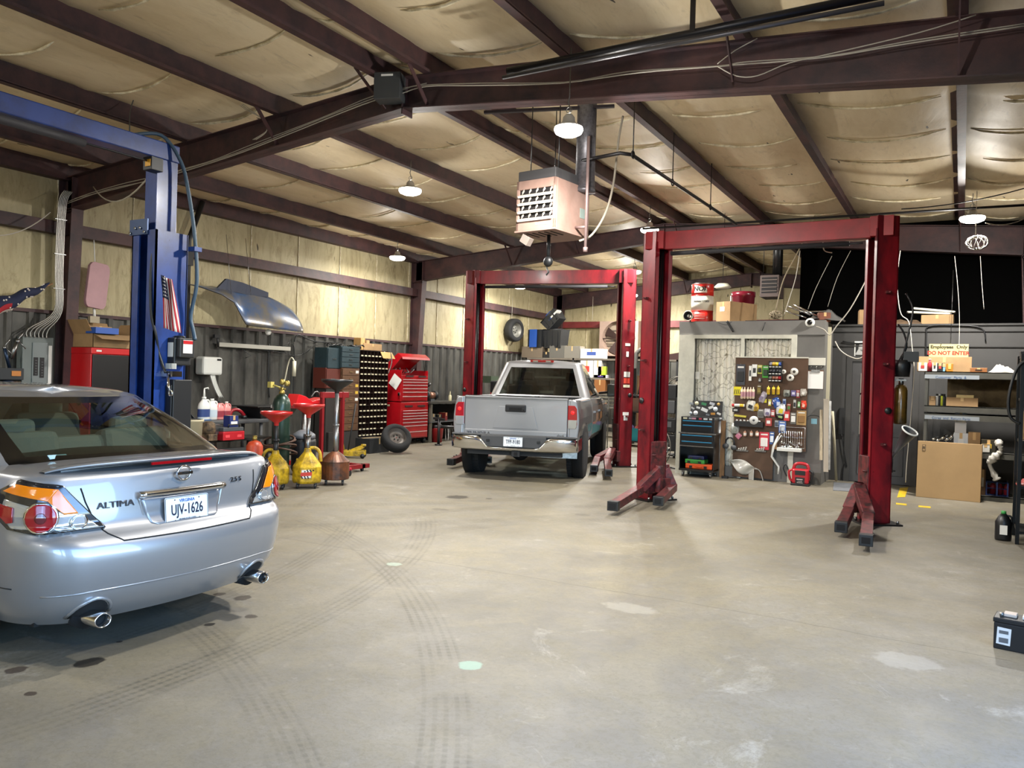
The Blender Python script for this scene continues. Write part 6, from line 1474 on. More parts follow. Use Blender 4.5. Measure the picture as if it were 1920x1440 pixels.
hp(1421,767,1432.5,783,'#85827c','grey blister card below the mustard packet','#5d5b57')
hp(1433,766,1445.5,781,'#c4bfc8','white and violet bag right of the grey blister card','#6e6486',kind='bag')
hp(1446,768,1453.5,781,'#b8323a','small red packet left of the large white bag','#e0d6d0')
hp(1455,775,1472,786,'#16171a','black pouch with a pale green mark below the white bag','#8fae6c',kind='bag')
hp(1470.5,771,1481,789,'#c93a38','red card with a white lower half','#e8e6e0',kind='box',d=.012)
hp(1482.5,773.5,1493,795,'#77736c','grey card with a white label left of the kraft packet','#e8e6e0')
hp(1494,770,1512,797,'#b08d58','large kraft packet with a round window at the right edge','#8a6638')
xc,z0,w,h=fr(1378,777,1400,783,YP); t=thing('torpedo_level','yellow level lying above the black tray on the pegboard','level',(xc,YP-.008,z0)); b=B(); b.box((0,-.03,h/2),(w,.03,h*.6),rot=Mx.Rotation(R(4),4,'Y')); b.build('body',C('#cfc04a'),t,bevel=.004); b=B(); b.tube([(0,.006,0),(0,-.05,0)],.003,5); b.build('peg_hook',HOOK,t)
xc,z0,w,h=fr(1379,787,1433,800,YP); t=thing('tool_tray','black tray full of small white parts on the pegboard','tray',(xc,YP-.008,z0)); b=B(); b.b0(-w/2,w/2,-.10,0,0,h*.75); b.build('tray',K,t,bevel=.004); b=B()
for k in range(7): b.ball((-w*.42+w*.13*k,-.06,h*.85),.018,8,(1.2,1,.8))
b.build('small_parts',C('#c9c7c0'),t)['kind']='stuff'
p=oy(1413.5,788,YP-.1); t=thing('tape_spool','silver tape disc leaning on the black tray','tape',(p.x,YP-.115,p.z-.07)); b=B(); b.lathe([(.02,0),(.072,0),(.072,.03),(.02,.03)],22,(0,0,.07),AY,cap=False); b.build('roll',C('#c9c8c4'),t); b=B(); b.cyl((0,.001,.07),.022,.02,14,AY); b.build('core',GR,t)
hp(1437,784,1448,798.5,'#a8403c','red and white box right of the black tray','#e8e6e0',kind='box',d=.05)
hp(1453,788,1460,800.5,'#8d939c','small pale packet left of the bright blue package','#47505e')
hp(1460.5,789,1474,811.5,'#5a78b4','bright blue package above the wrench rack','#dfe5ee')
for k,x in enumerate((1398,1410,1420.5)): hp(x-2.8,807,x+3.2,818,'#d9a486','one of three small orange and white bottles under the black tray','#f0e6dc',kind='tube',group='three small bottles in a row',name='small_bottle',cat='bottle')
hp(1424,810,1442.5,843,'#c92f42','largest red and white card, below the centre of the pegboard','#e6e2dc')
hp(1443.5,809.5,1452,833,'#44609c','blue and white card right of the large red card','#e3e6ec')
hp(1449,829,1457.5,842,'#bd8f66','small kraft tag beneath the blue and white card')
hp(1380.5,812,1390,822,'#d07f96','pink sticky note tilted at the lower left','#d07f96',tilt=40,name='sticky_note',cat='note')
hp(1371,793,1386,813,'#b4b5ac','clear crumpled bag at the lower left edge','#8b8f86',kind='bag')
# wrench rack
xc,z0,w,h=fr(1464,801,1510,838,YP); t=thing('wrench_rack','steel wire rack of hanging wrenches over a white shelf, lower right of the pegboard','tool rack',(xc,YP-.02,z0-.07))
b=B(); b.b0(-w/2-.03,w/2-.04,-.14,.005,0,.055); b.build('white_shelf',WH,t,bevel=.006)
b=B(); b.tube([(-w/2,-.03,.06),(-w/2,-.03,h+.07),(w/2,-.03,h+.07),(w/2,-.03,.06)],.006,6,closed=True); b.tube([(-w/2,-.03,h*.7),(w/2,-.03,h*.7)],.004,6); b.build('wire_frame',ST,t)
for k in range(10):
    xx_=-w*.42+k*w*.088; b=B(); L_=h*(.55+.04*(k%4)); b.tube([(xx_,-.05,h),(xx_+.004,-.055,h-L_)],.006,6); b.lathe([(.008,0),(.017,0),(.017,.008),(.008,.008)],10,(xx_+.004,-.059,h-L_-.01),AY,cap=False); b.box((xx_,-.05,h-.005),(.022,.008,.026)); b.build('wrench',CH,t)
b=B()
for k in range(16): b.ball((random.uniform(-w*.42,w*.42),-.07-.03*random.random(),.065+.012*random.random()),.017,8,(1,1,1.4))
b.build('sockets',CH,t)['kind']='stuff'
t=thing('tape_dispenser','black headphones hanging at the lower left edge of the pegboard','headphones',(oy(1370,828,YP).x,YP-.03,oy(1370,845,YP).z))
b=B(); b.tube([V((.075*math.cos(a),-.02,.13+.10*math.sin(a))) for a in [PI*i/10-.3 for i in range(13)]],.013,8); b.build('headband',K,t); b=B(); b.cyl((-.07,-.06,.08),.045,.06,16,AY); b.cyl((.07,-.06,.06),.045,.06,16,AY); b.split('ear_cup',GR,t); b=B(); b.tube([(0,.03,.22),(0,-.05,.225)],.004,5); b.build('peg_hook',HOOK,t)
bpy.data.objects['tape_dispenser'].name='headphones'
for (x0_,x1_,y_,lb) in ((1381,1404,846,'small steel tool holder with white bits near the pegboard bottom'),(1416,1437,847,'flat grey magnetic strip under the red card')):
    xc,z0,w,h=fr(x0_,y_-8,x1_,y_,YP); t=thing('tool_holder',lb,'holder',(xc,YP-.008,z0)); b=B(); b.b0(-w/2,w/2,-.03,0,0,.025); b.build('strip',ST,t); b=B()
    for k in range(4): b.beam((-w*.3+w*.18*k,-.03,.02),(-w*.25+w*.2*k,-.05,.05+.01*k),.02,.012)
    b.build('bits',C('#c9c6be'),t)
# draped plastic bag
def bag(u,v):
    a=oy(1366,862,YP); c_=oy(1420,872,YP); x=a.x+(c_.x-a.x)*u; z=a.z-.0+.09*math.sin(PI*u)-(.02+.25*max(0,math.sin(PI*(u*1.15-.1)))*v)-.10*u; return V((x,YP-.05-.03*math.sin(9*u+5*v),z))
b=B(); b.grid(bag,16,8); b.tube(smoothpts([bag(.95,.2),bag(1,.3)+V((.05,0,-.03)),bag(1,.3)+V((.10,0,-.16)),bag(1,.3)+V((.12,0,-.28))]),.008,5); b.grid(lambda u,v: bag(.72+.2*u,1)+V((0,0,-.33*v)),4,6)
one(b,'plastic_bag',mat('cloudy_plastic','#b5b1a8',.35,coat=.4),'crumpled clear plastic bag draped on the lower pegboard','bag',sol=.002)
b=B(); pts=[oy(1459,818,YP-.1),oy(1450,838,YP-.1),oy(1447,856,YP-.1),oy(1460,875,YP-.1),oy(1459,889,YP-.1)]; b.tube(pts,[.014,.02,.02,.018,.014],8); b.tube([pts[0],pts[0]+V((.03,.0,.05))],.008,6); b.tube([pts[1]+V((.02,0,.02)),pts[0]+V((.05,0,.02))],.008,6); one(b,'bent_bracket',WH,'bent white metal arm hanging from the right of the pegboard','bracket')
# sign, clipboard, note
xc,z0,w,h=fr(1516,671,1548,685,YO); t=thing('blank_sign','plain white panel on the grey office corner above the clipboard','sign',(xc,YO-.04,z0)); b=B(); b.b0(-w/2,w/2,0,.035,0,h); b.build('panel',mat('sign_white','#d3d1c6',.6),t)
b=B()
for k in range(3): b.cyl((-w*.3+w*.3*k,-.02,-.025),.008,.05,8,AY)
b.split('key_hook',CH,t)
xc,z0,w,h=fr(1515,694,1544,729,YO); t=thing('clipboard','clipboard with white paper hanging on the grey office corner','clipboard',(xc,YO-.03,z0)); b=B(); b.b0(-w/2-.004,w/2+.004,0,.006,-.004,h); b.build('board',mat('board_brown','#6b4a34',.6),t); b=B(); b.b0(-w/2,w/2,-.004,0,0,h-.02); b.build('paper',mat('paper_bright','#f1f0ee',.7),t); b=B(); b.b0(-w*.28,w*.28,-.014,0,h-.04,h+.005); b.tube([(-.02,0,h),(0,0,h+.06),(.02,0,h)],.004,6); b.build('clip',ST,t)
xc,z0,w,h=fr(1521,785,1532,795,YO); b=B(); b.b0(-w/2,w/2,0,.003,0,h); one(b,'sticky_note',C('#8fc8de'),'light blue square sticky note on the grey office corner','note',(xc,YO-.004,z0))
b=B(); b.tube(smoothpts([oy(1512,783,YO-.02),oy(1522,778,YO-.02),oy(1535,781,YO-.02),oy(1539,790,YO-.02)]),.006,6); one(b,'cable_clip',GR,'grey cable looping beside the blue sticky note','cable')
xc,z0,w,h=fr(1303,697,1311,711,YO); b=B(); b.b0(-w/2,w/2,0,.003,0,h); one(b,'note',PAPER,'white note taped inside the left office window','note',(xc,YO+.024,z0))
# leaning planks and pipe
for (xt,yt,xb_,yb_,w_,d_,mt,lb,nm) in ((1540,768,1541,862,.045,.02,mat('bleached_wood','#b5a78f',.7,var=.3,vs=9,stretch=(5,5,.5)),'short ragged wooden strip leaning on the office corner','wood_strip'),(1549,748,1550,884,.075,.03,mat('plank_pale','#a89f92',.65),'wide pale plank leaning on the office corner','plank'),(1557,752,1556,880,.035,.02,ST,'narrow galvanised strip leaning beside the pale plank','metal_strip')):
    p=oy(xt,yt,YO-.06); q=oy(xb_,yb_,YO-.10); b=B(); b.beam(p,(q.x,YO-.18,max(.012,q.z)),w_,d_,up=(0,1,0)); one(b,nm,mt,lb,'plank' if nm!='metal_strip' else 'strip')
p=oy(1561,772,YO-.1); q=gz(1568,904); b=B(); b.tube([p,(q.x,q.y,.03)],.022,10); one(b,'plastic_pipe',mat('pvc_cream','#c9c2a8',.4),'long cream plastic pipe leaning from the floor against the office corner','pipe')
b=B(); b.b0(XR+.0,XR+.05,YO+.3,YO+.35,.9,ZT-.08); st(b,'trim_25',mat('pvc_cream',''))
# jump starter
g=gz(1503,909); xc,z0,w,h=fr(1481,866,1529,908,YO-.35); t=thing('jump_starter','red portable jump starter with black clamps on the floor by the office corner','jump starter',(g.x,YO-.30,0))
JR=mat('starter_red','#b01424',.35,coat=.3); w*=.92
b=B(); b.b0(-w*.36,w*.36,-.08,.09,.03,h*.75); b.build('case',JR,t,bevel=.03); b=B(); b.tube(smoothpts([(-w*.34,0,h*.65),(-w*.22,0,h*.95),(w*.22,0,h*.95),(w*.34,0,h*.65)]),.025,10); b.build('handle',JR,t)
b=B(); b.b0(-w*.22,w*.22,-.087,-.08,h*.48,h*.68); b.b0(-w*.20,w*.20,-.087,-.08,h*.10,h*.38); b.split('dark_panel',K,t,bevel=.004); b=B(); b.b0(-w*.14,w*.12,-.09,-.087,h*.27,h*.31); b.b0(-w*.1,w*.1,-.09,-.087,h*.2,h*.22); b.b0(-w*.12,w*.12,-.09,-.087,h*.13,h*.15); b.split('printed_line',C('#c9b9b6'),t)
b=B(); b.b0(-w*.4,w*.4,-.09,.09,0,.035); b.build('foot',K,t,bevel=.01)
for s_ in (-1,1): b=B(); b.tube(smoothpts([(s_*w*.36,-.02,h*.7),(s_*w*.5,-.03,h*.6),(s_*w*.46,-.03,h*.3),(s_*w*.36,-.02,.06)]),.018,8); b.build('clamp_cable',K if s_>0 else JR,t)
b=B(); b.tube(smoothpts([oy(1475,893,YO-.3),oy(1469,878,YO-.3),oy(1475,872,YO-.3),oy(1484,905,YO-.33)]),.012,6); one(b,'cord',K,'black cord looping left of the red jump starter','cord')
# small things on the floor at the pegboard foot
g=gz(1362,896); b=B(); b.box((0,0,.02),(.10,.07,.04)); b.tube([(.03,0,.02),(.16,.05,.03),(.25,.06,.01)],.008,6); one(b,'dust_brush',K,'black brush head on the floor at the foot of the pegboard','brush',(g.x,g.y-.1,0))
# broom/planks left of pegboard
p=oy(1354,824,YO-.1); b=B(); b.b0(-.05,.05,-.05,.0,0,.98); one(b,'board_offcut',WOOD,'short brown board standing between the tool cabinet and the pegboard','board',(p.x,YO-.06,0))
b=B(); b.cyl((0,-.08,0),.035,.98,14); b.cyl((0,-.08,.98),.05,.05,14); one(b,'steel_post',mat('galvanised',''),'galvanised post standing right of the black tool cabinet','post',(oy(1347,850,YO-.1).x,YO-.02,0))
# ---- black and blue tool cabinet
YC=13.32; xc,z0,w,h=fr(1272,779,1340,884,YC); xc=oy(1306,830,YC).x
t=thing('tool_cabinet','black rolling tool cabinet with bright blue drawer rails and a sticker-covered lid','tool cabinet',(xc,YC,0))
TB=mat('cabinet_black','#0e1014',.3,coat=.3); RB=mat('rail_blue','#4aa6d6',.25,.6)
Z=lambda y: oy(1306,y,YC).z
wb=w*.46
b=B(); b.b0(-wb,wb,.02,.44,Z(812),Z(782)); tc_=b.build('top_chest',TB,t,bevel=.005)
b=B(); b.add([(-wb+.04,.42,Z(782)),(wb+.02,.42,Z(782)),(wb+.02,.45,Z(752)),(-wb+.04,.45,Z(752))],[(0,1,2,3)]); lid=b.build('lid',TB,t,sol=.02)
random.seed(5)
for k,(x,z,c,r_) in enumerate(((-.30,.8,'#9aa0a6',.035),(-.18,.82,'#d9d2b0',.04),(-.02,.8,'#3f8a5c',.045),(.16,.84,'#c9ccd2',.045),(.30,.82,'#c7a25a',.03),(-.26,.5,'#c9c9c6',.03),(-.14,.55,'#e8e8e6',.035),(-.19,.2,'#f0f0ee',.045),(.0,.42,'#f2f2f0',.06),(.14,.6,'#f0f0ee',.045),(.24,.5,'#dfe6ea',.045),(.19,.2,'#c98f3a',.038),(.32,.22,'#d8d6d0',.035),(-.30,.18,'#b9c0c6',.03),(.08,.12,'#7d8288',.03))):
    zz=Z(782)+(Z(752)-Z(782))*z; y_=.42+.03*z-.0125
    if k%3==1: b=B(); b.cyl((x*wb/.36,y_,zz),r_*.9,.003,16,Mx.Rotation(PI/2,4,'X'))
    else: b=B(); b.box((x*wb/.36,y_-.001,zz),(r_*2,.003,r_*1.0),rot=Mx.Rotation(R(random.uniform(-25,25)),4,'Y'))
    b.build('sticker',C(c),lid)
for k,(x,c) in enumerate(((-.27,'#d9d2b0'),(-.16,'#9aa0a6'),(-.08,'#c98fa0'),(.06,'#c04050'),(.17,'#e6e6e4'),(.28,'#cfcfcd'))): b=B(); b.box((x*wb/.36,.018,Z(785)),(.05 if k%2 else .07,.003,.028)); b.build('sticker',C(c),tc_)
def drawer(z0,z1,w0,par,y=0):
    b=B(); b.b0(-w0,w0,y,y+.03,z0,z1); d=b.build('drawer',TB,par,bevel=.003); b=B(); b.b0(-w0+.01,w0-.01,y-.014,y+.002,z1-.024,z1-.008); b.build('pull_rail',RB,d)
drawer(Z(795),Z(788),wb-.03,t); drawer(Z(809),Z(796.5),wb-.03,t)
b=B(); b.b0(-wb-.03,wb+.04,-.01,.46,Z(814),Z(811.5)); b.build('chrome_ledge',ST,t)
wc=wb+.01
b=B(); b.b0(-wc,wc,.02,.44,Z(836),Z(814)); b.b0(-wc,-wc+.015,.02,.44,Z(882),Z(836)); b.b0(wc-.015,wc,.02,.44,Z(882),Z(836)); b.b0(-wc,wc,.42,.44,Z(882),Z(836)); b.b0(-wc,wc,0,.44,Z(884),Z(880)); b.build('lower_cabinet',TB,t)
drawer(Z(825.5),Z(815),wc-.03,t); drawer(Z(835),Z(827),wc-.03,t)
b=B(); b.b0(-wc+.01,wc-.01,-.01,.02,Z(838),Z(836)); b.build('shelf_lip',ST,t)
for sx in (-1,1):
    for y in (.06,.38): b=B(); b.cyl((sx*(wc-.06)-.012,y,.04),.04,.025,14,AX); b.b0(sx*(wc-.06)-.02,sx*(wc-.06)+.02,y-.02,y+.02,.05,Z(884)); b.build('caster',ST,t)
zf=Z(880)+.002
def case(label,x,z,w,h,c,y=.16):
    t=thing('tool_case',label,'tool case',(xc+x,YC+y,z)); b=B(); b.b0(-w/2,w/2,-.10,.12,0,h); b.build('shell',C(c),t,bevel=.012)
    for dx in (-.3,.25): b=B(); b.b0(dx*w-.025,dx*w+.025,-.106,-.10,h*.1,h*.6); b.build('latch',K,t)
    b=B(); b.tube([(-.05,-.10,h*.5),(-.05,-.125,h*.5),(.05,-.125,h*.5),(.05,-.10,h*.5)],.006,6); b.build('grip',C(c),t)
case('bright orange tool case at the bottom of the black tool cabinet',.03,zf,wc*1.55,.085,'#e8571a'); case('green tool case lying on the orange one',-.04,zf+.088,wc*1.15,.07,'#3c9a3c'); case('dark blue tool case on top of the green case',-.02,zf+.161,wc*.95,.06,'#17224f')
# ---- things on the office roof
zr=ZT+.002
p=oy(1293,594,YO-.0); t=thing('horn_speaker','grey horn speaker at the front left corner of the office roof','speaker',(p.x,YO+.0,ZT+.01)); rr=.085
b=B(); b.lathe([(rr,-.10),(rr*.8,-.06),(rr*.35,0),(.04,.08),(.04,.14)],24,(0,0,p.z-ZT),AY,cap=False); b.build('horn',GR,t); b=B(); b.tube([V((rr*math.cos(a),-.10,p.z-ZT+rr*math.sin(a))) for a in [i*PI/12 for i in range(24)]],.008,6,closed=True); b.build('rim',mat('cream_rim','#c9c4b0',.5),t); b=B(); b.ball((0,-.06,p.z-ZT),.028,12); b.build('phase_plug',WH,t); b=B(); b.tube([(0,.05,p.z-ZT-.04),(0,.05,0)],.012,6); b.build('bracket',K,t)
YR=14.15; xc,z0,w,h=fr(1297,533,1337,601,YR); h=fr(1297,533,1337,601,YR)[1]+h-zr; t=thing('oil_drum','red and white steel keg with black lettering standing on the office roof','drum',(xc,YR,zr),R(8))
r_=w/2; b=B(); b.lathe([(r_*.96,0),(r_,.01),(r_,h*.30)],32); b.build('lower_band',mat('drum_red','#c4231c',.35,coat=.3,var=.15,vs=5),t); b=B(); b.lathe([(r_,h*.31),(r_,h*.69)],32); b.build('middle_band',mat('drum_white','#d8d3c2',.45,var=.12,vs=5),t); b=B(); b.lathe([(r_,h*.70),(r_,h*.985),(r_*.97,h)],32); b.build('upper_band',mat('drum_red',''),t)
for k,zz in enumerate((.0,.305,.695,.99)): b=B(); b.lathe([(r_,h*zz-.006),(r_+.007,h*zz),(r_,h*zz+.006)],32,cap=False); b.build('rolling_hoop',ST if k in (0,3) else mat('drum_red',''),t)
def wrap(o,rad):
    for v in o.data.vertices: a=v.co.x/rad; rr=rad+.003+(-v.co.y); v.co.x,v.co.y=rr*math.sin(a),-rr*math.cos(a)
    return o
wrap(text('NOL',.115,'lettering',K,t,Mx.Translation((-.02,0,h*.85))@Mx.Rotation(PI/2,4,'X'),.001,sx=1.05,bold=.005,shear=.15),r_); wrap(text('concentrate',.072,'lettering',K,t,Mx.Translation((0.0,0,h*.55))@Mx.Rotation(PI/2,4,'X'),.001,sx=.85,shear=.3,bold=.001),r_)
b=B(); 
for k in range(3): b.grid(lambda u,v:V(((r_+.004)*math.sin((u-.6)*1.0),-(r_+.004)*math.cos((u-.6)*1.0),h*(.10+.055*k)+.018*v)),8,1)
b.split('printed_line',C('#d98a80'),t)
b=B(); b.grid(lambda u,v:V(((r_+.003)*math.sin((u-.55)*1.2),-(r_+.003)*math.cos((u-.55)*1.2),h*(.76)+h*.2*v*(1-.5*u))),10,3); b.build('white_flash',mat('drum_white',''),t)
def frbox(x0,y0,x1,y1,Y): 
    q=fr(x0,y0,x1,y1,Y); return q
xc,z0,w,h=fr(1343,566,1374,602,14.0); box('cardboard_box','large brown cardboard box on the office roof right of the keg',(xc+.14,14.3,zr),R(-24),w*1.05,.75,z0+h-zr,CARD,'cardboard box',None,PAPER,(-.02,.24,.10,.08))
xc,z0,w,h=fr(1370,547,1413,580,14.9); t=thing('plastic_pail','burgundy plastic pail behind the cardboard box on the office roof','pail',(xc,15.0,zr)); hh=z0+h-zr; r_=w/2; b=B(); b.lathe([(r_*.85,0),(r_*.97,hh*.85),(r_*1.03,hh*.86),(r_*1.03,hh),(r_*.9,hh)],30); b.build('pail',mat('burgundy_plastic','#6e0f24',.3,coat=.4),t); b=B(); b.tube([(-r_-.01,-.02,hh*.4),(-r_-.02,-.02,hh*.9)],.012,6); b.build('handle',WH,t)
p=oy(1355,537,15.2); t=thing('dish_lamp','unlit white dish-shaped lamp hanging above the office roof behind the keg','ceiling lamp',(p.x,15.2,p.z)); b=B(); b.lathe([(.02,.05),(.10,.05),(.15,.0),(.16,-.02),(.10,-.05),(.02,-.06)],26); b.build('dish',mat('dish_white','#c9c8b4',.4),t); b=B(); b.tube([(0,0,.04),(0,0,roofz(p.x)+.2-p.z)],.006,6); b.build('cord',K,t)
p=oy(1454,590,YO+.1); t=thing('cable_ball','tan tangle of coiled cord hanging at the front edge of the office roof','cord',(p.x,YO+.12,p.z)); b=B()
for k in range(9):
    m_=Mx.Rotation(k*.7,4,'Z')@Mx.Rotation(k*1.1,4,'X'); b.tube([m_@V((.10*math.cos(a),.07*math.sin(a),.03*math.sin(2*a))) for a in [i*PI/9 for i in range(18)]],.009,5,closed=True)
b.build('coil',mat('cord_tan','#8d8069',.7),t); b=B(); b.tube(smoothpts([(0,0,.08),(.1,.05,.6),(.3,.2,1.1),(.5,.5,roofz(-2.5)-p.z-.05)]),.010,6); b.build('cord_tail',mat('cord_tan',''),t)
b=B(); 
xq=oy(1400,598,14.1).x; xw=oy(1548,598,14.1).x; b.b0(xq,xw,14.0,14.5,zr,zr+.035); one(b,'roof_board',mat('board_dark','#2a1816',.7),'long dark board lying along the office roof edge','board')
for k,(a,c_,r_) in enumerate((((1478,574),(1520,590),.018),((1488,571),(1530,592),.018),((1470,582),(1512,596),.014),((1500,585),(1560,583),.012))):
    p=oy(*a,14.1+.05*k); q=oy(*c_,14.1+.05*k); b=B(); b.tube([p,(q.x,q.y,max(q.z,zr+.05))],r_,8); one(b,'metal_tube',CH,'bright metal tube in the loose pile on the office roof','tube',group='loose metal tubes on the office roof')
p=oy(1556,578,14.3); b=B(); b.grid(lambda u,v: V(((u-.5)*.55,(v-.5)*.5,.16*math.sin(PI*u)*math.sin(PI*v)*(1+.3*math.sin(11*u+3*v))+.02*math.sin(17*v+5*u)+.04)),14,14); one(b,'plastic_sheet',mat('smoky_plastic','#5d5c5b',.25,coat=.6),'crumpled smoky plastic sheet heaped on the office roof','plastic sheet',(p.x-.05,14.3,zr),sol=.004)
box('small_box','small reddish-brown box at the right end of the office roof',(oy(1570,598,14.1).x-.22,14.15,zr+.0),R(20),.18,.2,.16,mat('brown_red','#6b3a26',.7),'box')
# security camera
p=oy(1519,605,YO-.03); t=thing('security_camera','white dome security camera on the office fascia','security camera',(p.x,YO-.02,p.z)); b=B(); b.lathe([(.075,0),(.075,.03),(.05,.06)],26,(0,0,0),Mx.Rotation(PI/2,4,'X')); b.build('housing',WH,t); b=B(); b.ball((0,-.05,0),.045,16); b.build('dome',mat('dome_black','#0b0c10',.1,coat=.6),t)
b=B(); b.tube(smoothpts([oy(1363,602,YO-.025),oy(1375,622,YO-.03)]),.02,6); b.tube(smoothpts([oy(1345,604,YO-.025),oy(1360,609,YO-.03),oy(1372,603,YO-.03)]),.004,5); one(b,'black_strap',K,'black strap hanging over the office fascia below the cardboard box','strap')
b=B(); b.tube([oy(1435,604,YO-.025),oy(1429,620,YO-.03)],.006,5); one(b,'thin_cable',K,'thin dark cable on the office fascia','cable')
# boxes on the side section roof
zs=zt2+.002
xc,z0,w,h=fr(1608,582,1640,607,14.9); box('cardboard_box','small tan box on the side office roof left of the lift post',(xc+.05,15.0,zs),R(10),.36,.3,.26,CARD,'cardboard box')
xc,z0,w,h=fr(1728,591,1788,607,14.9); box('cardboard_box','long flat tan box on the side office roof under the white tubes',(xc,15.0,zs),R(-3),w,.25,.16,CARD,'cardboard box')
for (a,c_,lb) in (((1700,585),(1784,590),'lower of two white fluorescent tubes resting on the long flat box'),((1710,578),(1792,585),'upper of two white fluorescent tubes resting on the long flat box')):
    p=oy(*a,14.9); q=oy(*c_,14.95); p.z=max(p.z,zs+.18); q.z=max(q.z,zs+.18)
    t=thing('fluorescent_tube',lb,'tube',(0,0,0)); b=B(); b.tube([p,q],.019,10); b.build('glass_tube',mat('tube_white','#e3e2d6',.3),t); b=B(); b.tube([p,p+(q-p)*.03],.021,10); b.tube([q-(q-p)*.03,q],.021,10); b.split('end_cap',ST,t)
b=B(); b.grid(lambda u,v: V(((u-.5)*.5,(v-.5)*.3,.10*math.sin(PI*u)*math.sin(PI*v)*(1+.4*math.sin(9*u)))),10,8); one(b,'cloth_heap',mat('brown_cloth','#5a4632',.8,var=.4,vs=9),'low heap of brown material on the side office roof beside the lift post','cloth',(oy(1700,604,14.9).x,14.95,zs),sol=.01)
# ---- sign and shelving right
YS=14.66
xc,z0,w,h=fr(1742,645,1816,669,YS); t=thing('warning_sign','cream sign reading Employees Only DO NOT ENTER above the parts shelf','sign',(xc,YS,z0)); b=B(); b.b0(-w/2,w/2,0,.012,0,h); b.build('board',mat('sign_cream','#c9bd86',.6),t)
text('Employees  Only',h*.35,'lettering',mat('sign_olive','#37351a',.6),t,face_y((.0,-.002,h*.76)),.001,sx=1.05,bold=.003); text('DO NOT ENTER',h*.40,'lettering',mat('sign_red','#a3291c',.6),t,face_y((-.005,-.002,h*.28)),.001,sx=.98,bold=.003)
b=B(); b.tube([(w*.05,.0,h),(w*.05,.0,h+1.2)],.003,4); b.tube([(-w*.2,0,h-.02),(-w*.2,-.01,h+.03)],.006,5); b.build('hanging_wire',ST,t)
YH=13.62; SG=mat('shelf_grey','#56554f',.45,.3,var=.2,vs=5)
xa=oy(1733,760,YH).x; xb=.98; W_=xb-xa; xm_=(xa+xb)/2; D_=.55
def Zs(y): return oy(1790,y,YH).z
def shelf(name,label,levels,zt0,zb0,strip):
    t=thing(name,label,'shelf',(xm_,YH,0))
    for (z,th) in levels:
        b=B(); b.b0(-W_/2,W_/2,0,D_,z-.012,z); b.b0(-W_/2,W_/2,0,.012,z-th,z); b.b0(-W_/2,W_/2,D_-.012,D_,z-th,z); b.build('deck',SG,t)
    for sx in (-1,1):
        for y in (0.0,D_-.04): b=B(); b.b0(sx*(W_/2)-.02-.02*sx,sx*(W_/2)+.02-.02*sx,y+.005,y+.04,zb0,zt0-.012); b.build('post',SG,t)
    x_=oy(1790,strip,YH).x-xm_; b=B(); b.b0(x_-.40,x_+.32,-.004,0,Zs(strip)-.03,Zs(strip)+.03); b.build('label_strip',mat('strip_blue_grey','#8c9399',.6),t)
    return t,x_
z1=Zs(697); z2=Zs(762); z3=Zs(776); z4=Zs(845); z5=Zs(925)
t,x_=shelf('parts_shelf','upper grey steel shelf unit labelled for customer parts, behind the big flat box',((z1,.10),(z2,.09)),z1,z3+.004,707)
text('Customer  Parts  &',.052,'handwriting',mat('marker_blue','#2f4f7c',.6),t,face_y((x_-.05,-.005,Zs(708)),R(0)),.0006)
t,x_=shelf('parts_shelf','lower grey steel shelf unit carrying the upper one, behind the big flat box',((z3,.10),(z4,.09),(z5,.10)),z3,0,784)
text('Cores  and  Return Parts',.050,'handwriting',mat('marker_blue',''),t,face_y((x_-.05,-.005,Zs(785)),R(0)),.0006)
b=B(); b.grid(lambda u,v: V((xm_-W_*.30+W_*.78*u,YH+D_+.02+.004*math.sin(20*u),z2+.0+(z1-z2-.1)*v)),20,2); one(b,'curtain_cloth',mat('brown_print_cloth','#6d5c40',.8,var=.35,vs=9),'brown branch-printed cloth hanging behind the upper parts shelf','curtain',sol=.004)
# items on the shelves: (x0,y0,x1,y1,level z,label,colour,kind)
def sbox(x0,y0,x1,y1,z,lb,c,name='parts_box',cat='box',dy=.1,rz=0,d=.22,lab_=None):
    xc,z0,w,h=fr(x0,y0,x1,y1,YH+dy); h=max(.03,z0+h-z); return box(name,lb,(xc,YH+dy+d/2,z+.001),rz,w,d,h,C(c) if c!='card' else CARD,cat,None,C(lab_) if lab_ else None)
sbox(1720,669,1822,697,z1,'long tan carton across the top of the parts shelf under the sign','card',d=.30,dy=.16,name='long_carton',cat='cardboard box')
sbox(1722,680,1738,697,z1,'white and red printed box at the left end of the top shelf','#d6cfca',dy=.02,d=.1,lab_='#b03a34')
t=thing('spray_bottle','red bottle standing before the long tan carton','bottle',(oy(1743,690,YH+.08).x,YH+.08,z1+.001)); b=B(); b.lathe([(.03,0),(.032,.11),(.015,.14),(.015,.17)],14); b.build('bottle',C('#9c1c2c'),t); b=B(); b.cyl((0,0,.17),.018,.02,12); b.build('cap',C('#d0a0a0'),t)
sbox(1748,680,1757,697,z1,'white small box right of the red bottle','#dedbd4',dy=.03,d=.1,lab_='#3a3a3a')
sbox(1757,681,1768,697,z1,'black box with a red front on the top shelf','#1b1b1d',dy=.03,d=.1,lab_='#b5443a')
sbox(1768,682,1772,697,z1,'narrow light blue box on the top shelf','#7fb2cc',dy=.03,d=.1)
sbox(1774,682,1787,697,z1,'yellow-brown box on the top shelf','#a9731a',dy=.03,d=.1,lab_='#d8b35a')
sbox(1819,690,1851,698,z1,'shallow orange-brown tray box on the top shelf','#8d5a30',dy=.02,d=.12,lab_='#3d2a1a')
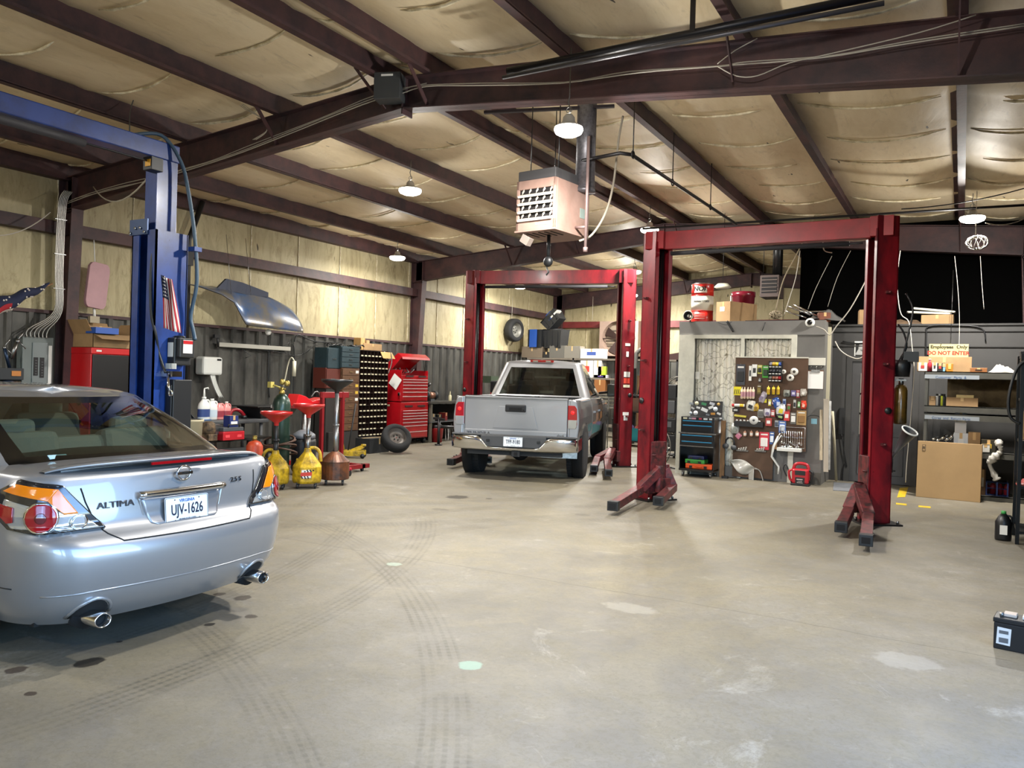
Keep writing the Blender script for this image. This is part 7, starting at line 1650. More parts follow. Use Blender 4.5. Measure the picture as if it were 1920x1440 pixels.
# items on the mid shelf
sbox(1742,743,1754,760,z2,'small square tan box at the left of the middle shelf','card',d=.14)
for k,(x,c,lb) in enumerate(((1757,'#e8e6e0','white'),(1761.5,'#22252b','black'),(1766,'#c9d23c','lime'),(1770,'#2f3438','dark'))):
    t=thing('aerosol_can',lb+' capped can in the row on the middle shelf','can',(oy(x,750,YH+.15).x,YH+.15,z2+.001)); b=B(); b.lathe([(.028,0),(.028,.13),(.02,.15)],14); b.build('can',C(c),t); b=B(); b.cyl((0,0,.15),.018,.03,10); b.build('cap',K if k!=1 else WH,t)
sbox(1774,746,1834,763,z2,'wide low tan carton on the middle shelf','card',d=.25,name='flat_carton',cat='cardboard box')
q=sbox(1793,741,1826,746.5,z2,'pale yellow pouch lying on the wide low carton','#cbb57c',d=.15,name='pouch',cat='pouch'); q.location.z=Zs(747)+.012; q.scale=(1,1,.25)
# items on the lower shelf
sbox(1788,812,1815,845,z4,'upright white and blue box standing behind the big flat box','#cfd5dc',d=.2,lab_='#e8e8e6'); sbox(1790,802,1812,812,z4,'grey lidded box on top of the white and blue box','#b9bcc0',d=.16).location.z=Zs(813)
sbox(1815,811,1838,845,z4,'brown carton right of the white and blue box','card',d=.2,name='brown_carton',cat='cardboard box')
sbox(1840,825,1868,833,z4,'yellow and black printed box on the lower shelf','#2a2616',dy=.05,d=.15,lab_='#c9a63a'); sbox(1840,833,1856,842,z4,'white label box on the lower shelf','#d8d6ce',dy=.02,d=.05)
b=B(); 
for k in range(5): p=oy(1748+8*k,824+3*(k%2),YH+.1); b.tube([p,p+V((.08,.05,.03+.02*k))],.02,8)
one(b,'chrome_fitting',CH,'shiny pipe fittings heaped on the lower shelf left end','fitting')['kind']='stuff'
xc,z0,w,h=fr(1850,880,1890,923,YH+.1); t=thing('plastic_crate','blue plastic crate of red bottles on the bottom shelf','crate',(xc,YH+.25,z5+.001)); b=B(); 
for zz in (0,.10,.19): b.tube([(-w/2,-.14,zz+.01),(w/2,-.14,zz+.01),(w/2,.14,zz+.01),(-w/2,.14,zz+.01)],.010,6,closed=True)
for sx in (-1,0,1): b.b0(sx*w/2-.01,sx*w/2+.01,-.15,-.13,0,.2); 
b.b0(-w/2,w/2,-.14,.14,0,.012); b.build('crate',C('#20356e'),t)
for k in range(4): o=B(); o.lathe([(.04,0),(.042,.12),(.015,.16)],14); one(o,'oil_bottle',C('#8a1c2a'),'dark red bottle standing in the blue crate','bottle',(xc-.14+.09*k,YH+.25,z5+.014),group='red bottles in the blue crate')
sbox(1836,880,1848,923,z5,'white and brown stacked boxes left of the blue crate','#6a4a30',d=.2,lab_='#d8d4ca')
b=B(); b.grid(lambda u,v: V(((u-.5)*.34+.02*math.sin(9*v),(v-.5)*.22,.10*math.sin(PI*u)*math.sin(PI*v)*(1+.4*math.sin(13*u+7*v)))),12,10); one(b,'plastic_bag',mat('cloudy_plastic',''),'crumpled white plastic bag on the top shelf right end','bag',(oy(1880,690,YH+.2).x,YH+.2,z1+.002),sol=.003)
b=B(); P_=[oy(1873,832,YH-.06),oy(1876,846,YH-.07),oy(1860,862,YH-.07),oy(1856,872,YH-.06),oy(1870,900,YH-.06)]; b.tube(smoothpts([P_[0]+V((0,.12,.01))]+P_,8),[(.045+.012*math.sin(i*.35))*random.uniform(.7,1.25) for i in range(60)],9); one(b,'hanging_bag',mat('cloudy_plastic',''),'twisted clear plastic bag hanging in front of the lower shelf','bag')
# big flat cardboard box leaning on the shelf
pL=gz(1717,931); pR=gz(1838,943); pL.y-=.02; top=oy(1725,826,13.45).z
t=thing('flat_box','very large flat cardboard box leaning against the parts shelf','cardboard box',((pL.x+pR.x)/2,(pL.y+pR.y)/2+.02,0),math.atan2(pR.y-pL.y,pR.x-pL.x)); L_=(pR-pL).length
m_=Mx.Rotation(R(-4),4,'X'); b=B(); b.box(m_@V((0,.06,top/2)),(L_,.12,top),rot=m_); b.build('carton',mat('cardboard_large','#a98b62',.85,var=.10,vs=1.5),t,bevel=.006)
b=B(); q=m_@V((-L_*.40,-.002,top*.88)); b.box(q,(.045,.003,.095),rot=m_); o=b.build('stamp',K,t); b=B(); b.box(q+V((0,-.001,0)),(.035,.004,.085),rot=m_); b.build('stamp_ground',mat('cardboard_large',''),t)
text('28',.04,'print',K,t,Mx.Translation(q+V((0,-.004,0)))@m_@Mx.Rotation(PI/2,4,'X')@Mx.Rotation(PI/2,4,'Z'),.0006,bold=.001)
# black wire rack on the right edge
t=thing('black_rack','black steel rack of boxes and hoses at the right edge of the photo','rack',(.56,9.95,0)); BK=mat('rack_black','#0d0e10',.35,.4)
for x in (0,.50):
    for y in (0,.62): b=B(); b.b0(x-.018,x+.018,y-.018,y+.018,0,2.02); b.build('post',BK,t)
for z in (.14,.62,1.10,1.55,1.98): b=B(); b.b0(0,.50,0,.62,z-.03,z); b.build('shelf_board',BK,t)
for k,(z,c,w_,h_,lb) in enumerate(((1.551,'#9a7448',.2,.24,'tan box on the fourth level of the black rack'),(1.101,'card',.22,.3,'tall tan box on the third level of the black rack'),(.621,'#c9cec0',.14,.30,'white and green jug box on the second level of the black rack'),(.621,'#2b2d31',.2,.22,'black bin on the second level of the black rack'),(1.551,'#d3d4d0',.12,.18,'white box on the fourth level of the black rack'),(1.981,'#24262a',.3,.08,'black tray on top of the rack'))):
    box('rack_box',lb,(.70+(.22 if k in (3,4) else 0),10.15+.16*(k%2),z),0,w_,.2,h_,CARD if c=='card' else C(c),'box')
b=B(); b.tube(smoothpts([(.60,9.90,1.97),(.50,9.90,1.85),(.44,9.9,1.55),(.46,9.9,1.35),(.55,9.9,1.28)]),.016,8); one(b,'rubber_hose',K,'black rubber hose looping out from the side of the black rack','hose')
g=gz(1890,1013); t=thing('jug','black oil jug with a white label and green cap beside the black rack','jug',(.44,10.12,0)); b=B(); b.lathe([(.075,0),(.08,.02),(.08,.20),(.05,.26),(.025,.29)],20,sx=1,sy=.8); bo=b.build('bottle',mat('jug_black','#151618',.35),t); b=B(); b.box((-.0,-.066,.12),(.07,.006,.10)); b.build('label',PAPER,bo); b=B(); b.cyl((0,0,.288),.024,.03,12); b.build('cap',C('#3f9a4c'),t); b=B(); b.tube(smoothpts([(.02,0,.27),(.07,0,.26),(.075,0,.18)]),.012,6); b.build('handle',mat('jug_black',''),bo)
b=B(); b.grid(lambda u,v: V(((u-.5)*.16,(v-.5)*.2,.05*math.sin(PI*u)*math.sin(PI*v)*(1+.5*math.sin(11*u+5*v)))),8,8); one(b,'rag',C('#b0443f'),'red and white rag on the second level of the black rack','rag',(.62,10.08,.624),sol=.004)
# battery
g=gz(1866,1218); g2=gz(1925,1228); t=thing('car_battery','black car battery with a white label on the bare floor at the right edge','battery',(g.x+.13,g.y+.10,0),R(-8))
b=B(); b.b0(-.13,.13,-.088,.088,0,.165); b.build('case',mat('battery_black','#101216',.4),t,bevel=.006); b=B(); b.b0(-.135,.135,-.092,.092,.165,.195); b.build('lid',mat('battery_black',''),t,bevel=.006)
b=B(); b.box((-.075,-.089,.085),(.075,.003,.105),rot=Mx.Rotation(R(3),4,'Y')); o=b.build('label',C('#c9c9c8'),t); b=B(); b.box((-.075,-.0915,.11),(.05,.002,.02)); b.box((-.075,-.0915,.06),(.05,.002,.03)); b.split('print',C('#55565a'),o)
for x in (-.095,.09): b=B(); b.cyl((x,-.03,.195),.012,.022,12); b.build('terminal',mat('lead','#8a8a88',.4,.8),t)
for x in (-.05,.05): b=B(); b.b0(x-.035,x+.035,-.03,.05,.195,.215); b.build('vent_cover',C('#b5a79c') if x<0 else C('#cfcfcc'),t,bevel=.004)
# ---- canister and funnel on the lift post
YL=10.50; xc,z0,w,h=fr(1669,722,1697,795,YL); t=thing('fluid_canister','dark amber canister hanging on the right side of the nearest lift post','canister',(xc+.03,YL,z0)); b=B(); b.lathe([(w*.42,0),(w*.46,.02),(w*.46,h*.9),(w*.3,h),(w*.1,h*1.02)],24); b.build('tank',mat('amber_dark','#5c4416',.3,coat=.5,var=.6,vs=4,col2='#1f160a'),t)
b=B(); b.tube([(0,0,h),(0,0,h+.08)],.03,10); b.box((-.03,0,h+.06),(w*1.1,.06,.02)); b.build('hanger_bracket',ST,t); b=B(); b.lathe([(.09,h+.10),(.10,h+.24),(.08,h+.3)],18); b.b0(.02,.18,-.05,.05,h+.28,h+.40); b.build('valve_head',K,t)
b=B(); b.tube(smoothpts([(0,0,h+.3),(.06,-.03,h+.6),(.10,0,h+.9),(.02,.02,h+1.1)]),.012,6); b.build('hose',K,t)
p=oy(1669,862,YL-.1); q=oy(1706,808,YL-.24); t=thing('cone_funnel','long grey metal funnel tilted out from the nearest lift post','funnel',(p.x,p.y,p.z)); d=(q-p); L_=d.length; ax=d.to_track_quat('Z','Y').to_matrix().to_4x4()
b=B(); b.lathe([(.014,0),(.024,L_*.35),(.085,L_),(.087,L_)],26,axis=ax,cap=False); b.build('cone',mat('funnel_grey','#6d6f72',.3,.6),t,sol=.003); b=B(); b.tube([ax@V((.09*math.cos(a),.09*math.sin(a),L_)) for a in [i*PI/14 for i in range(28)]],.010,6,closed=True); b.build('rim',WH,t); b=B(); b.cyl((0,0,-.15),.032,.17,14); b.tube([(-.22,.05,-.13),(.06,0,-.13)],.01,6); b.build('cup_holder',K,t)
# ================================================================ heater and overhead services
PKB=mat('heater_beige','#a5867a',.5,var=.18,vs=4); PKD=mat('heater_dark','#1a1718',.7)
t=thing('unit_heater','beige gas unit heater with white louvres hanging in the middle of the ceiling','heater',(-4.11,7.62,3.24),R(-7))
W_,D_,H_=.52,.70,.55; b=B(); b.b0(-W_/2,W_/2,.03,D_,0,H_); b.b0(-W_/2,-W_/2+.035,0,.03,0,H_); b.b0(W_/2-.035,W_/2,0,.03,0,H_); b.b0(-W_/2,W_/2,0,.03,0,.11); b.b0(-W_/2,W_/2,0,.03,H_-.10,H_); b.build('casing',PKB,t,bevel=.006)
b=B(); b.b0(-W_/2-.01,W_/2+.01,-.012,D_+.01,-.02,.0); b.build('bottom_pan',PKB,t,bevel=.004)
b=B(); b.b0(-W_/2+.03,W_/2-.03,.02,.034,.10,H_-.10); b.build('opening',PKD,t)
for k in range(4):
    z=.115+k*.088; b=B(); b.box((0,-.004,z),(W_-.07,.05,.022),rot=Mx.Rotation(R(25),4,'X')); b.build('louvre',mat('louvre_cream','#ddd5c8',.5),t)
for k in range(4):
    for i in range(5):
        b=B(); x=-W_*.36+i*W_*.18; z=.135+k*.088; b.add([(x,.006,z),(x+.035,.0,z+.03),(x+.028,.0,z+.055),(x+.0,.006,z+.028)],[(0,1,2,3)]); b.build('vane',mat('louvre_cream',''),t,sol=.004)
b=B(); b.b0(-W_/2+.01,W_/2-.01,.01,D_-.08,H_,H_+.11); b.build('draft_hood',mat('hood_grey','#4b4a4c',.5),t,bevel=.01)
b=B(); b.b0(W_/2,W_/2+.003,D_*.72,D_*.9,H_*.35,H_*.55); b.build('rating_plate',mat('plate_green_grey','#8fa09a',.5),t)
for k in range(5): b=B(); b.box((-.16+.08*k,.2,-.022),(.02,.24,.006)); b.build('bottom_slot',PKD,t)
b=B()
for k in range(7): b.b0(W_*(.02+.05*k),W_*(.05+.05*k),-.004,0,.045,.07)
b.split('raised_mark',mat('heater_letter','#cdb4a8',.5),t)
b=B(); b.lathe([(.0,0),(.11,0),(.11,1.3)],20,(W_/2+.02,D_*.80,H_-.05)); b.cyl((W_/2+.02,D_*.80,H_-.07),.12,.05,20); b.build('flue_duct',mat('galvanised_flue','#67656a',.45,.6,var=.4,vs=26),t)
b=B(); b.tube([(W_/2+.10,D_*.7,H_*.12),(W_/2+.16,D_*.55,H_*.10)],.018,8); b.tube([(W_/2+.16,D_*.55,-.2),(W_/2+.16,D_*.55,H_+.5)],.018,10); b.cyl((W_/2+.16,D_*.55,-.22),.026,.05,12); b.tube([(W_/2+.0,D_*.6,H_*.12),(W_/2+.16,D_*.55,H_*.10)],.016,8); b.build('gas_drop_pipe',mat('pipe_mauve','#8f7a78',.45,.3),t)
b=B(); b.box((-.14,.05,-.10),(.11,.08,.09),rot=Mx.Rotation(R(32),4,'Y')); b.build('thermostat_box',mat('box_mauve','#8d8078',.6),t)
b=B(); b.tube([(.02,.25,-.02),(.02,.25,-.26)],.02,8); b.ball((.02,.25,-.32),.06,12,(1,.7,1)); b.tube([(.0,.25,-.38),(.03,.25,-.44),(.0,.25,-.47)],.01,6); b.build('lower_bracket',K,t)
zc=roofz(-4.1)-3.24
for x,y in ((-.16,.12),(-.16,D_-.1),(W_/2-.05,.12)): b=B(); b.tube([(x,y,H_),(x,y,zc)],.006,6); b.build('hanger_rod',GREASE,t)
p=oy(908,211,7.75); q=rayz(1152,199,p.z)
b=B(); b.beam(p,q,.045,.03); one(b,'support_channel',mat('channel_dark','#2a2326',.5,.5),'dark steel channel crossing above the gas heater','channel')
# flexible white conduit and gas line
b=B(); b.tube(smoothpts([oy(1168,218,8.7),oy(1160,262,8.6),oy(1150,345,8.4),oy(1135,400,8.2),oy(1110,440,8.1),oy(1086,452,8.05)]),.013,8); one(b,'flexible_conduit',mat('conduit_white','#a39b8d',.5),'pale flexible conduit hanging in an arc right of the gas heater','conduit')
GP=mat('gas_pipe_black','#1b181a',.5,.3)
p0=oy(1092,301,8.05); p1=rayz(1163,287,p0.z); p2=rayz(1184,290,p0.z); p3=rayz(1380,420,p0.z)
b=B(); b.tube([p0,p1,p2,p3],.021,8); one(b,'gas_pipe',GP,'black gas pipe running away under the roof right of the gas heater','pipe')
for k,(x,y) in enumerate(((1187,290),(1261,342),(1332,388))):
    q=rayz(x,y,p0.z); b=B(); b.tube([q,(q.x,q.y,roofz(q.x))],.006,6); b.tube([q+V((.0,.04*math.cos(a),.04*math.sin(a))) for a in [i*PI/5 for i in range(10)]],.008,5,closed=True); one(b,'pipe_hanger',GP,'rod and ring hanger holding the black gas pipe','hanger',group='hangers of the black gas pipe')
# pipe across the right half
p=oy(1205,429,12.6); q=rayz(1960,382,p.z); b=B(); b.tube([p,q],.018,8); one(b,'cross_pipe',GP,'thin black pipe crossing above the nearest red lift','pipe')
b=B(); b.tube(hang(rayz(1690,392,4.1),rayz(1925,352,4.3),.05,8),.008,6); one(b,'cable',GP,'thin dark cable running to the right lamp','cable')
# ducts in front of the first frame
YA=F1-.62; p=oy(952,134,YA); q=rayz(1660,-12,p.z+.06)
b=B(); b.tube([p,q],.035,10); one(b,'black_duct_pipe',mat('duct_black','#1d1c20',.4,.4),'thicker black pipe slanting over the near roof frame','pipe')
b=B(); b.tube([p+V((-.02,-.05,-.07)),q+V((0,-.05,-.09))],.02,8); one(b,'grey_conduit',mat('conduit_grey','#57565a',.4,.6),'thinner grey conduit beneath the slanting black pipe','conduit')
q=oy(1298,60,YA); b=B(); b.b0(q.x-.02,q.x+.02,q.y-.01,q.y+.01,q.z,ceilz(q.x)-.1); one(b,'hanger_strap',GP,'black strap hanging from the roof to the slanting pipe','strap')
# cables along the near frame
CW=mat('cable_white','#b6b0a4',.5); YN=F1-.13
cps=[[(1925,44),(1700,78),(1560,104),(1400,116),(1345,124),(1180,134),(1060,154),(900,156),(790,160),(755,168),(690,188),(560,240),(440,288),(330,322),(240,342),(170,362),(128,378)],
 [(1925,48),(1700,82),(1540,108),(1350,124),(1200,136),(1050,156),(900,160),(800,162),(750,176),(680,196),(540,252),(430,294),(300,334),(200,356),(120,384)],
 [(1830,28),(1720,62),(1560,100),(1480,118),(1420,142),(1380,142),(1345,124)],
 [(800,156),(700,180),(600,222),(480,268),(400,300),(340,318),(250,346),(140,372)],
 [(1420,72),(1378,95),(1345,120)]]
for i,c in enumerate(cps):
    b=B(); b.tube(smoothpts([oy(x,y,YN-.01*(i%3)) for x,y in c],4),.006 if i<2 else .005,5); one(b,'white_cable',CW,('pale cable running the whole length of the near roof frame','pale cable running the whole length of the near roof frame','loose pale cable sagging across the right half of the near frame','pale cable on the left slope of the near roof frame','short pale cable stub near the right brace of the near frame')[i],'cable',group='cables along the near frame' if i<2 else None)
xc,z0,w,h=fr(703,132,748,184,F1-.28); t=thing('junction_box','grey metal junction box fixed to the near roof frame beside the ridge','junction box',(xc,F1-.28,z0),R(20)); b=B(); b.b0(-w*.45,w*.45,0,.20,0,h*.95); b.build('box_body',mat('box_grey','#45484a',.5,.3),t,bevel=.005); b=B(); b.b0(-w*.2,w*.2,-.003,0,h*.8,h*.87); b.build('label',PAPER,t)
b=B(); b.beam(oy(665,125,F1-.4),oy(722,205,F1-.1),.05,.012); one(b,'frame_brace',PRIM,'dark angle brace left of the grey junction box','brace')
b=B(); b.beam(oy(1362,60,F1-.5),oy(1374,150,F1-.1),.05,.012,up=(1,0,0)); one(b,'frame_brace',PRIM,'dark vertical angle brace on the right half of the near frame','brace')
# cable loops near the blue lift
b=B(); b.tube(smoothpts([oy(318,136,6.2),oy(285,145,6.1),oy(262,165,6.0),oy(246,200,5.9),oy(243,235,5.5),oy(250,268,5.0),(-6.45,4.7,3.68)]),.007,6); one(b,'loop_cable',GR,'thin grey cable looping from a purlin down to the blue lift','cable')
b=B()
for k in range(3): b.tube(smoothpts([oy(425+4*k,178,6.7),oy(460+4*k,205,6.7),oy(490+4*k,222+3*k,6.7),oy(500,245,6.7),oy(480-3*k,262,6.7)]),.005,5)
one(b,'cable_loops',CW,'loops of pale cable hanging beside the left slope of the near frame','cable')
b=B(); b.tube(hang((-6.42,4.6,3.4),oy(175,350,6.7),.25),.008,6); one(b,'switch_cable',CW,'pale cable sagging from the blue lift switch to the near frame','cable')
b=B(); b.tube(hang(ox(-30,440,-11.0),ox(94,398,-11.3),.12),.008,5); one(b,'wall_cable',CW,'white cable slung from the left edge of the photo to the conduits','cable')
# coil under the right lamp
p=rayz(1829,447,3.75); t=thing('cord_coil','coiled pale cord dangling beneath the right-hand LED lamp','cord',p); b=B()
for k in range(7): m_=Mx.Rotation(k*.5,4,'Z')@Mx.Rotation(R(65)+k*.15,4,'X'); b.tube([m_@V((.14*math.cos(a),.10*math.sin(a),.02*math.sin(2*a+k)))+V((.02,0,-.06)) for a in [i*PI/9 for i in range(18)]],.007,5,closed=True)
b.build('coil',mat('cord_darkened','#77726a',.7),t); b=B(); b.tube([(0,0,.04),(0,.02,roofz(p.x)-p.z)],.006,6); b.build('hanging_cord',CW,t)  # coil colour darkened to offset the glare of the lamp above
b=B(); b.tube(hang(rayz(1848,418,3.95),rayz(1925,408,4.1),.06),.007,5); one(b,'lamp_cable',CW,'pale cable leaving the right-hand lamp toward the right edge','cable')
# cords around the near lift right post and above the office
for i,(c,Y_,r_,lb) in enumerate((([(1640,470),(1630,510),(1608,555),(1590,585),(1568,612),(1556,628),(1545,618),(1530,612)],13.3,.012,'thick white cord sweeping from the lift post down to the office corner'),
 ([(1566,640),(1575,656),(1592,668),(1612,672),(1633,655),(1640,640)],13.5,.013,'white cord looping in front of the black-and-white poster'),
 ([(1500,470),(1492,520),(1480,560),(1470,592)],14.2,.010,'tan cord dropping to the office roof beside the metal tubes'),
 ([(1790,480),(1796,540),(1799,600),(1798,660)],14.3,.006,'left thin pale string hanging before the added black wall'),
 ([(1838,480),(1841,530),(1845,580)],14.3,.005,'right thin pale string hanging before the added black wall'),
 ([(1688,470),(1682,520),(1684,560),(1690,590),(1704,604),(1710,650),(1714,700),(1708,780),(1700,870),(1698,905)],13.9,.010,'white cord running down beside the parts shelf to the floor'),
 ([(1560,480),(1530,540),(1515,580)],14.6,.006,'upper thin cord in the dark above the office roof'),
 ([(1595,470),(1570,520),(1552,575)],14.6,.006,'second thin cord in the dark above the office roof'),
 ([(1400,440),(1450,452),(1520,444),(1600,452),(1640,446)],11.5,.010,'pale cord sagging under the beam of the nearest lift'),
 ([(1546,436),(1543,455),(1546,470),(1560,474)],11.0,.010,'short bent white cord end under the nearest lift beam'))):
    b=B(); b.tube(smoothpts([oy(x,y,Y_) for x,y in c],4),r_*.72,6); one(b,'electric_cable',CW,lb,'cord')
for (c,Y_,lb) in (([(1684,608),(1695,625),(1700,650),(1690,668),(1683,680)],10.55,'black hose curling beside the nearest lift post above the canister'),([(1580,640),(1610,644),(1640,640)],YD-.03,'thin dark cable pinned above the office door'),([(1736,700),(1737,630),(1742,612),(1790,610),(1840,615),(1848,640)],YD-.03,'dark cable looping on the side office wall')):
    b=B(); b.tube(smoothpts([oy(x,y,Y_) for x,y in c],4),.012,6); one(b,'dark_hose',K,lb,'cable')
# second heater in the dark
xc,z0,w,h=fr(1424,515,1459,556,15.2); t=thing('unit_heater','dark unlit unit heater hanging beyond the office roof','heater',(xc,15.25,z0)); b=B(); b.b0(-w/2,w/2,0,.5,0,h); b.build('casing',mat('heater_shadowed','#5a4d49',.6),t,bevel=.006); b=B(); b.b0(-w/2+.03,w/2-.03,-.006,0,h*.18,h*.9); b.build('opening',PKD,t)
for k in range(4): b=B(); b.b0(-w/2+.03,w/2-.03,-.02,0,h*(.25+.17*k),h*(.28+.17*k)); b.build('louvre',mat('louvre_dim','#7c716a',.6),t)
b=B(); b.tube([(w*.3,.2,h),(w*.3,.2,roofz(xc)-z0)],.09,14); b.build('flue_duct',GREASE,t)
for x in (-w*.4,w*.1): b=B(); b.tube([(x,.1,h),(x,.1,roofz(xc)-z0)],.006,6); b.build('hanger_rod',GREASE,t)
# ================================================================ back of the shop
YBk=22.6
def bq(x0,y0,x1,y1,Y=YBk): return fr(x0,y0,x1,y1,Y)
xc,z0,w,h=bq(1128,603,1200,668,23.12); t=thing('exhaust_fan','large square beige wall fan with dark blades on the back wall','fan',(xc,23.0,z0)); s_=w/2
pol=[]; 
b=B(); n=40; r_=s_*.86; P=[];F=[]
for k in range(n):
    a=2*PI*k/n; q=max(abs(math.cos(a)),abs(math.sin(a))); P.append((s_*math.cos(a)/q,-.06,h/2+h/2*math.sin(a)/q)); P.append((r_*math.cos(a),-.06,h/2+r_*math.sin(a))); P.append((r_*.96*math.cos(a),.2,h/2+r_*.96*math.sin(a))); P.append((s_*math.cos(a)/q,.2,h/2+h/2*math.sin(a)/q))
for k in range(n):
    a=4*k; c=4*((k+1)%n); F+=[(a,c,c+1,a+1),(a+1,c+1,c+2,a+2),(a,a+3,c+3,c)]
b.add(P,F,False); b.build('housing',mat('fan_beige','#9c8577',.5,var=.15,vs=4),t)
b=B(); b.b0(-r_,r_,.2,.22,h/2-r_,h/2+r_); b.build('shutter',mat('shutter_pale','#8d7f6c',.6),t)
for k in range(6): b=B(); b.b0(-r_,r_,.17,.19,h/2-r_+.16*k,h/2-r_+.16*k+.03); b.build('shutter_slat',mat('slat_dark','#4e443b',.6),t)
for k in range(4):
    a=k*PI/2+.5; m_=Mx.Translation((0,.06,h/2))@Mx.Rotation(a,4,'Y'); b=B(); b.M=m_; b.add([(.05,-.03,-.05),(r_*.9,-.06,-.14),(r_*.93,.05,.14),(.05,.03,.07)],[(0,1,2,3)]); b.build('blade',mat('blade_brown','#3a2b28',.5),t,sol=.01)
b=B(); b.cyl((0,.0,h/2),.09,.12,18,AY); b.tube([(-r_,.0,h/2),(r_,.0,h/2)],.018,8); b.build('hub',mat('blade_brown',''),t)
xc,z0,w,h=bq(957,598,985,640,21.8); tyre('tyre','dusty tyre with an open rim hanging on the wall in the far left corner',(-11.45,20.15,ox(971,620,-11.45).z),V((.97,-.2,-.03)).to_track_quat('Z','Y').to_euler(),.34,.24,mat('rim_grey','#77766f',.5,.4))
TT=mat('tote_black','#1e2023',.5)
def tote(lb,loc,rz,w,d,h,tilt=0):
    t=thing('storage_tote',lb,'tote',loc,rz); m_=Mx.Rotation(tilt,4,'Y'); b=B(m_)
    b.add([(sx*w/2*k,sy*d/2*k,z) for k,z in ((.86,0),(1,h)) for sx,sy in ((-1,-1),(1,-1),(1,1),(-1,1))],[(3,2,1,0),(0,1,5,4),(1,2,6,5),(2,3,7,6),(3,0,4,7)]); b.build('tub',TT,t,sol=.015)
    b=B(m_); b.tube([(-w/2,-d/2,h),(w/2,-d/2,h),(w/2,d/2,h),(-w/2,d/2,h)],.02,6,closed=True)
    for k in (-.3,0,.3): b.b0(k*w-.02,k*w+.02,-d/2-.015,-d/2+.02,h*.1,h*.9)
    b.build('rim',TT,t); return t
SH=20.8; zs_=oy(1100,672,SH).z
xc,z0,w,h=bq(1018,616,1056,650,SH); tote('black storage tote with open top high on the back shelf',(xc,SH+.2,zs_+.30),R(-10),w,.42,h)
xc2,z02,w2,h2=bq(990,616,1018,650,SH); box('blue_crate','black crate with a bright blue stripe on the back shelf left of the tote',(xc2,SH+.2,zs_+.30),R(-10),w2,.4,h2,TT,'crate'); b=B(); b.b0(-.14,.14,-.22,-.215,.0,h2*.98); o=one(b,'plastic_sheet',mat('tote_blue','#274f9e',.45),'bright blue plastic panel hanging on the front of the black crate','panel',(xc2+.0,SH+.14,zs_+.31),R(-10))
t=tote('tilted open black tote full of papers on top of the other tote',(xc+.02,SH+.2,zs_+.30+h+.16),R(-8),.60,.4,.34,R(-42)); b=B(); b.box((-.15,-.12,.25),(.2,.15,.2),rot=Mx.Rotation(R(-42),4,'Y')); b.build('blue_folder',mat('tote_blue',''),t); b=B(); b.box((.02,-.1,.3),(.3,.2,.05),rot=Mx.Rotation(R(-42),4,'Y')); b.build('papers',PAPER,t)
# back shelving
xa=oy(985,672,SH).x; xb=oy(1272,672,SH).x
t=thing('storage_shelf','long steel storage shelf along the back wall behind the pickup','shelf',((xa+xb)/2,SH,0)); w=xb-xa
z3_=oy(1124,737,SH).z
for z in (zs_,zs_-.55,z3_,.35): b=B(); b.b0(-w/2,w/2,0,.6,z-.05,z); b.build('shelf_board',mat('shelf_taupe','#6f675c',.6,var=.2,vs=4),t)
for k in range(4):
    for y in (0,.56): b=B(); x=-w/2+.03+(w-.06)*k/3; b.b0(x-.025,x+.025,y,y+.04,0,zs_); b.build('post',mat('shelf_post','#2b2c2e',.5),t)
def sb(x0,y0,x1,y1,z,lb,c,name='parts_box',cat='box',d=.35,dy=.0,lm_=None):
    xc,z0,w,h=fr(x0,y0,x1,y1,SH+dy); h=max(.05,z0+h-z); return box(name,lb,(xc,SH+dy+d/2,z+.001),0,w,d,h,CARD if c=='card' else C(c),cat,None,C(lm_) if lm_ else None)
sb(978,650,1017,672,zs_,'long taupe box at the left end of the back shelf','#6d6153'); sb(1030,648,1058,672,zs_,'grey steel box on the back shelf under the totes','#5c5a55'); sb(1058,649,1087,672,zs_,'lighter grey box on the back shelf beside the white cartons','#77736a'); sb(1018,660,1030,672,zs_,'black bundle between the boxes on the back shelf','#17181a')
sb(1088,654,1130,672,zs_,'white printed carton on top of the back shelf','#d9d8d6',lm_='#3a55a0',cat='carton',name='printed_carton')
z2_=zs_-.55; sb(1088,676,1112,708,z2_,'tall white carton with red print on the second level of the back shelf','#d9d8d6',lm_='#c0392b',cat='carton',name='printed_carton'); sb(1113,676,1128,702,z2_,'second white carton right of the tall one','#cfcfcd',cat='carton',name='printed_carton')
sb(1121,687,1136,703,z2_,'small lime green box on the back shelf','#a9bf3a',dy=-.0,d=.1); sb(1113,703,1139,709,z2_,'flat white and purple box under the lime green box','#cfc9d6',lm_='#5a4a90',d=.12)
sb(1114,712,1135,735,z3_,'orange-brown carton low on the back shelf','#8d5a2e',name='brown_carton',cat='carton')
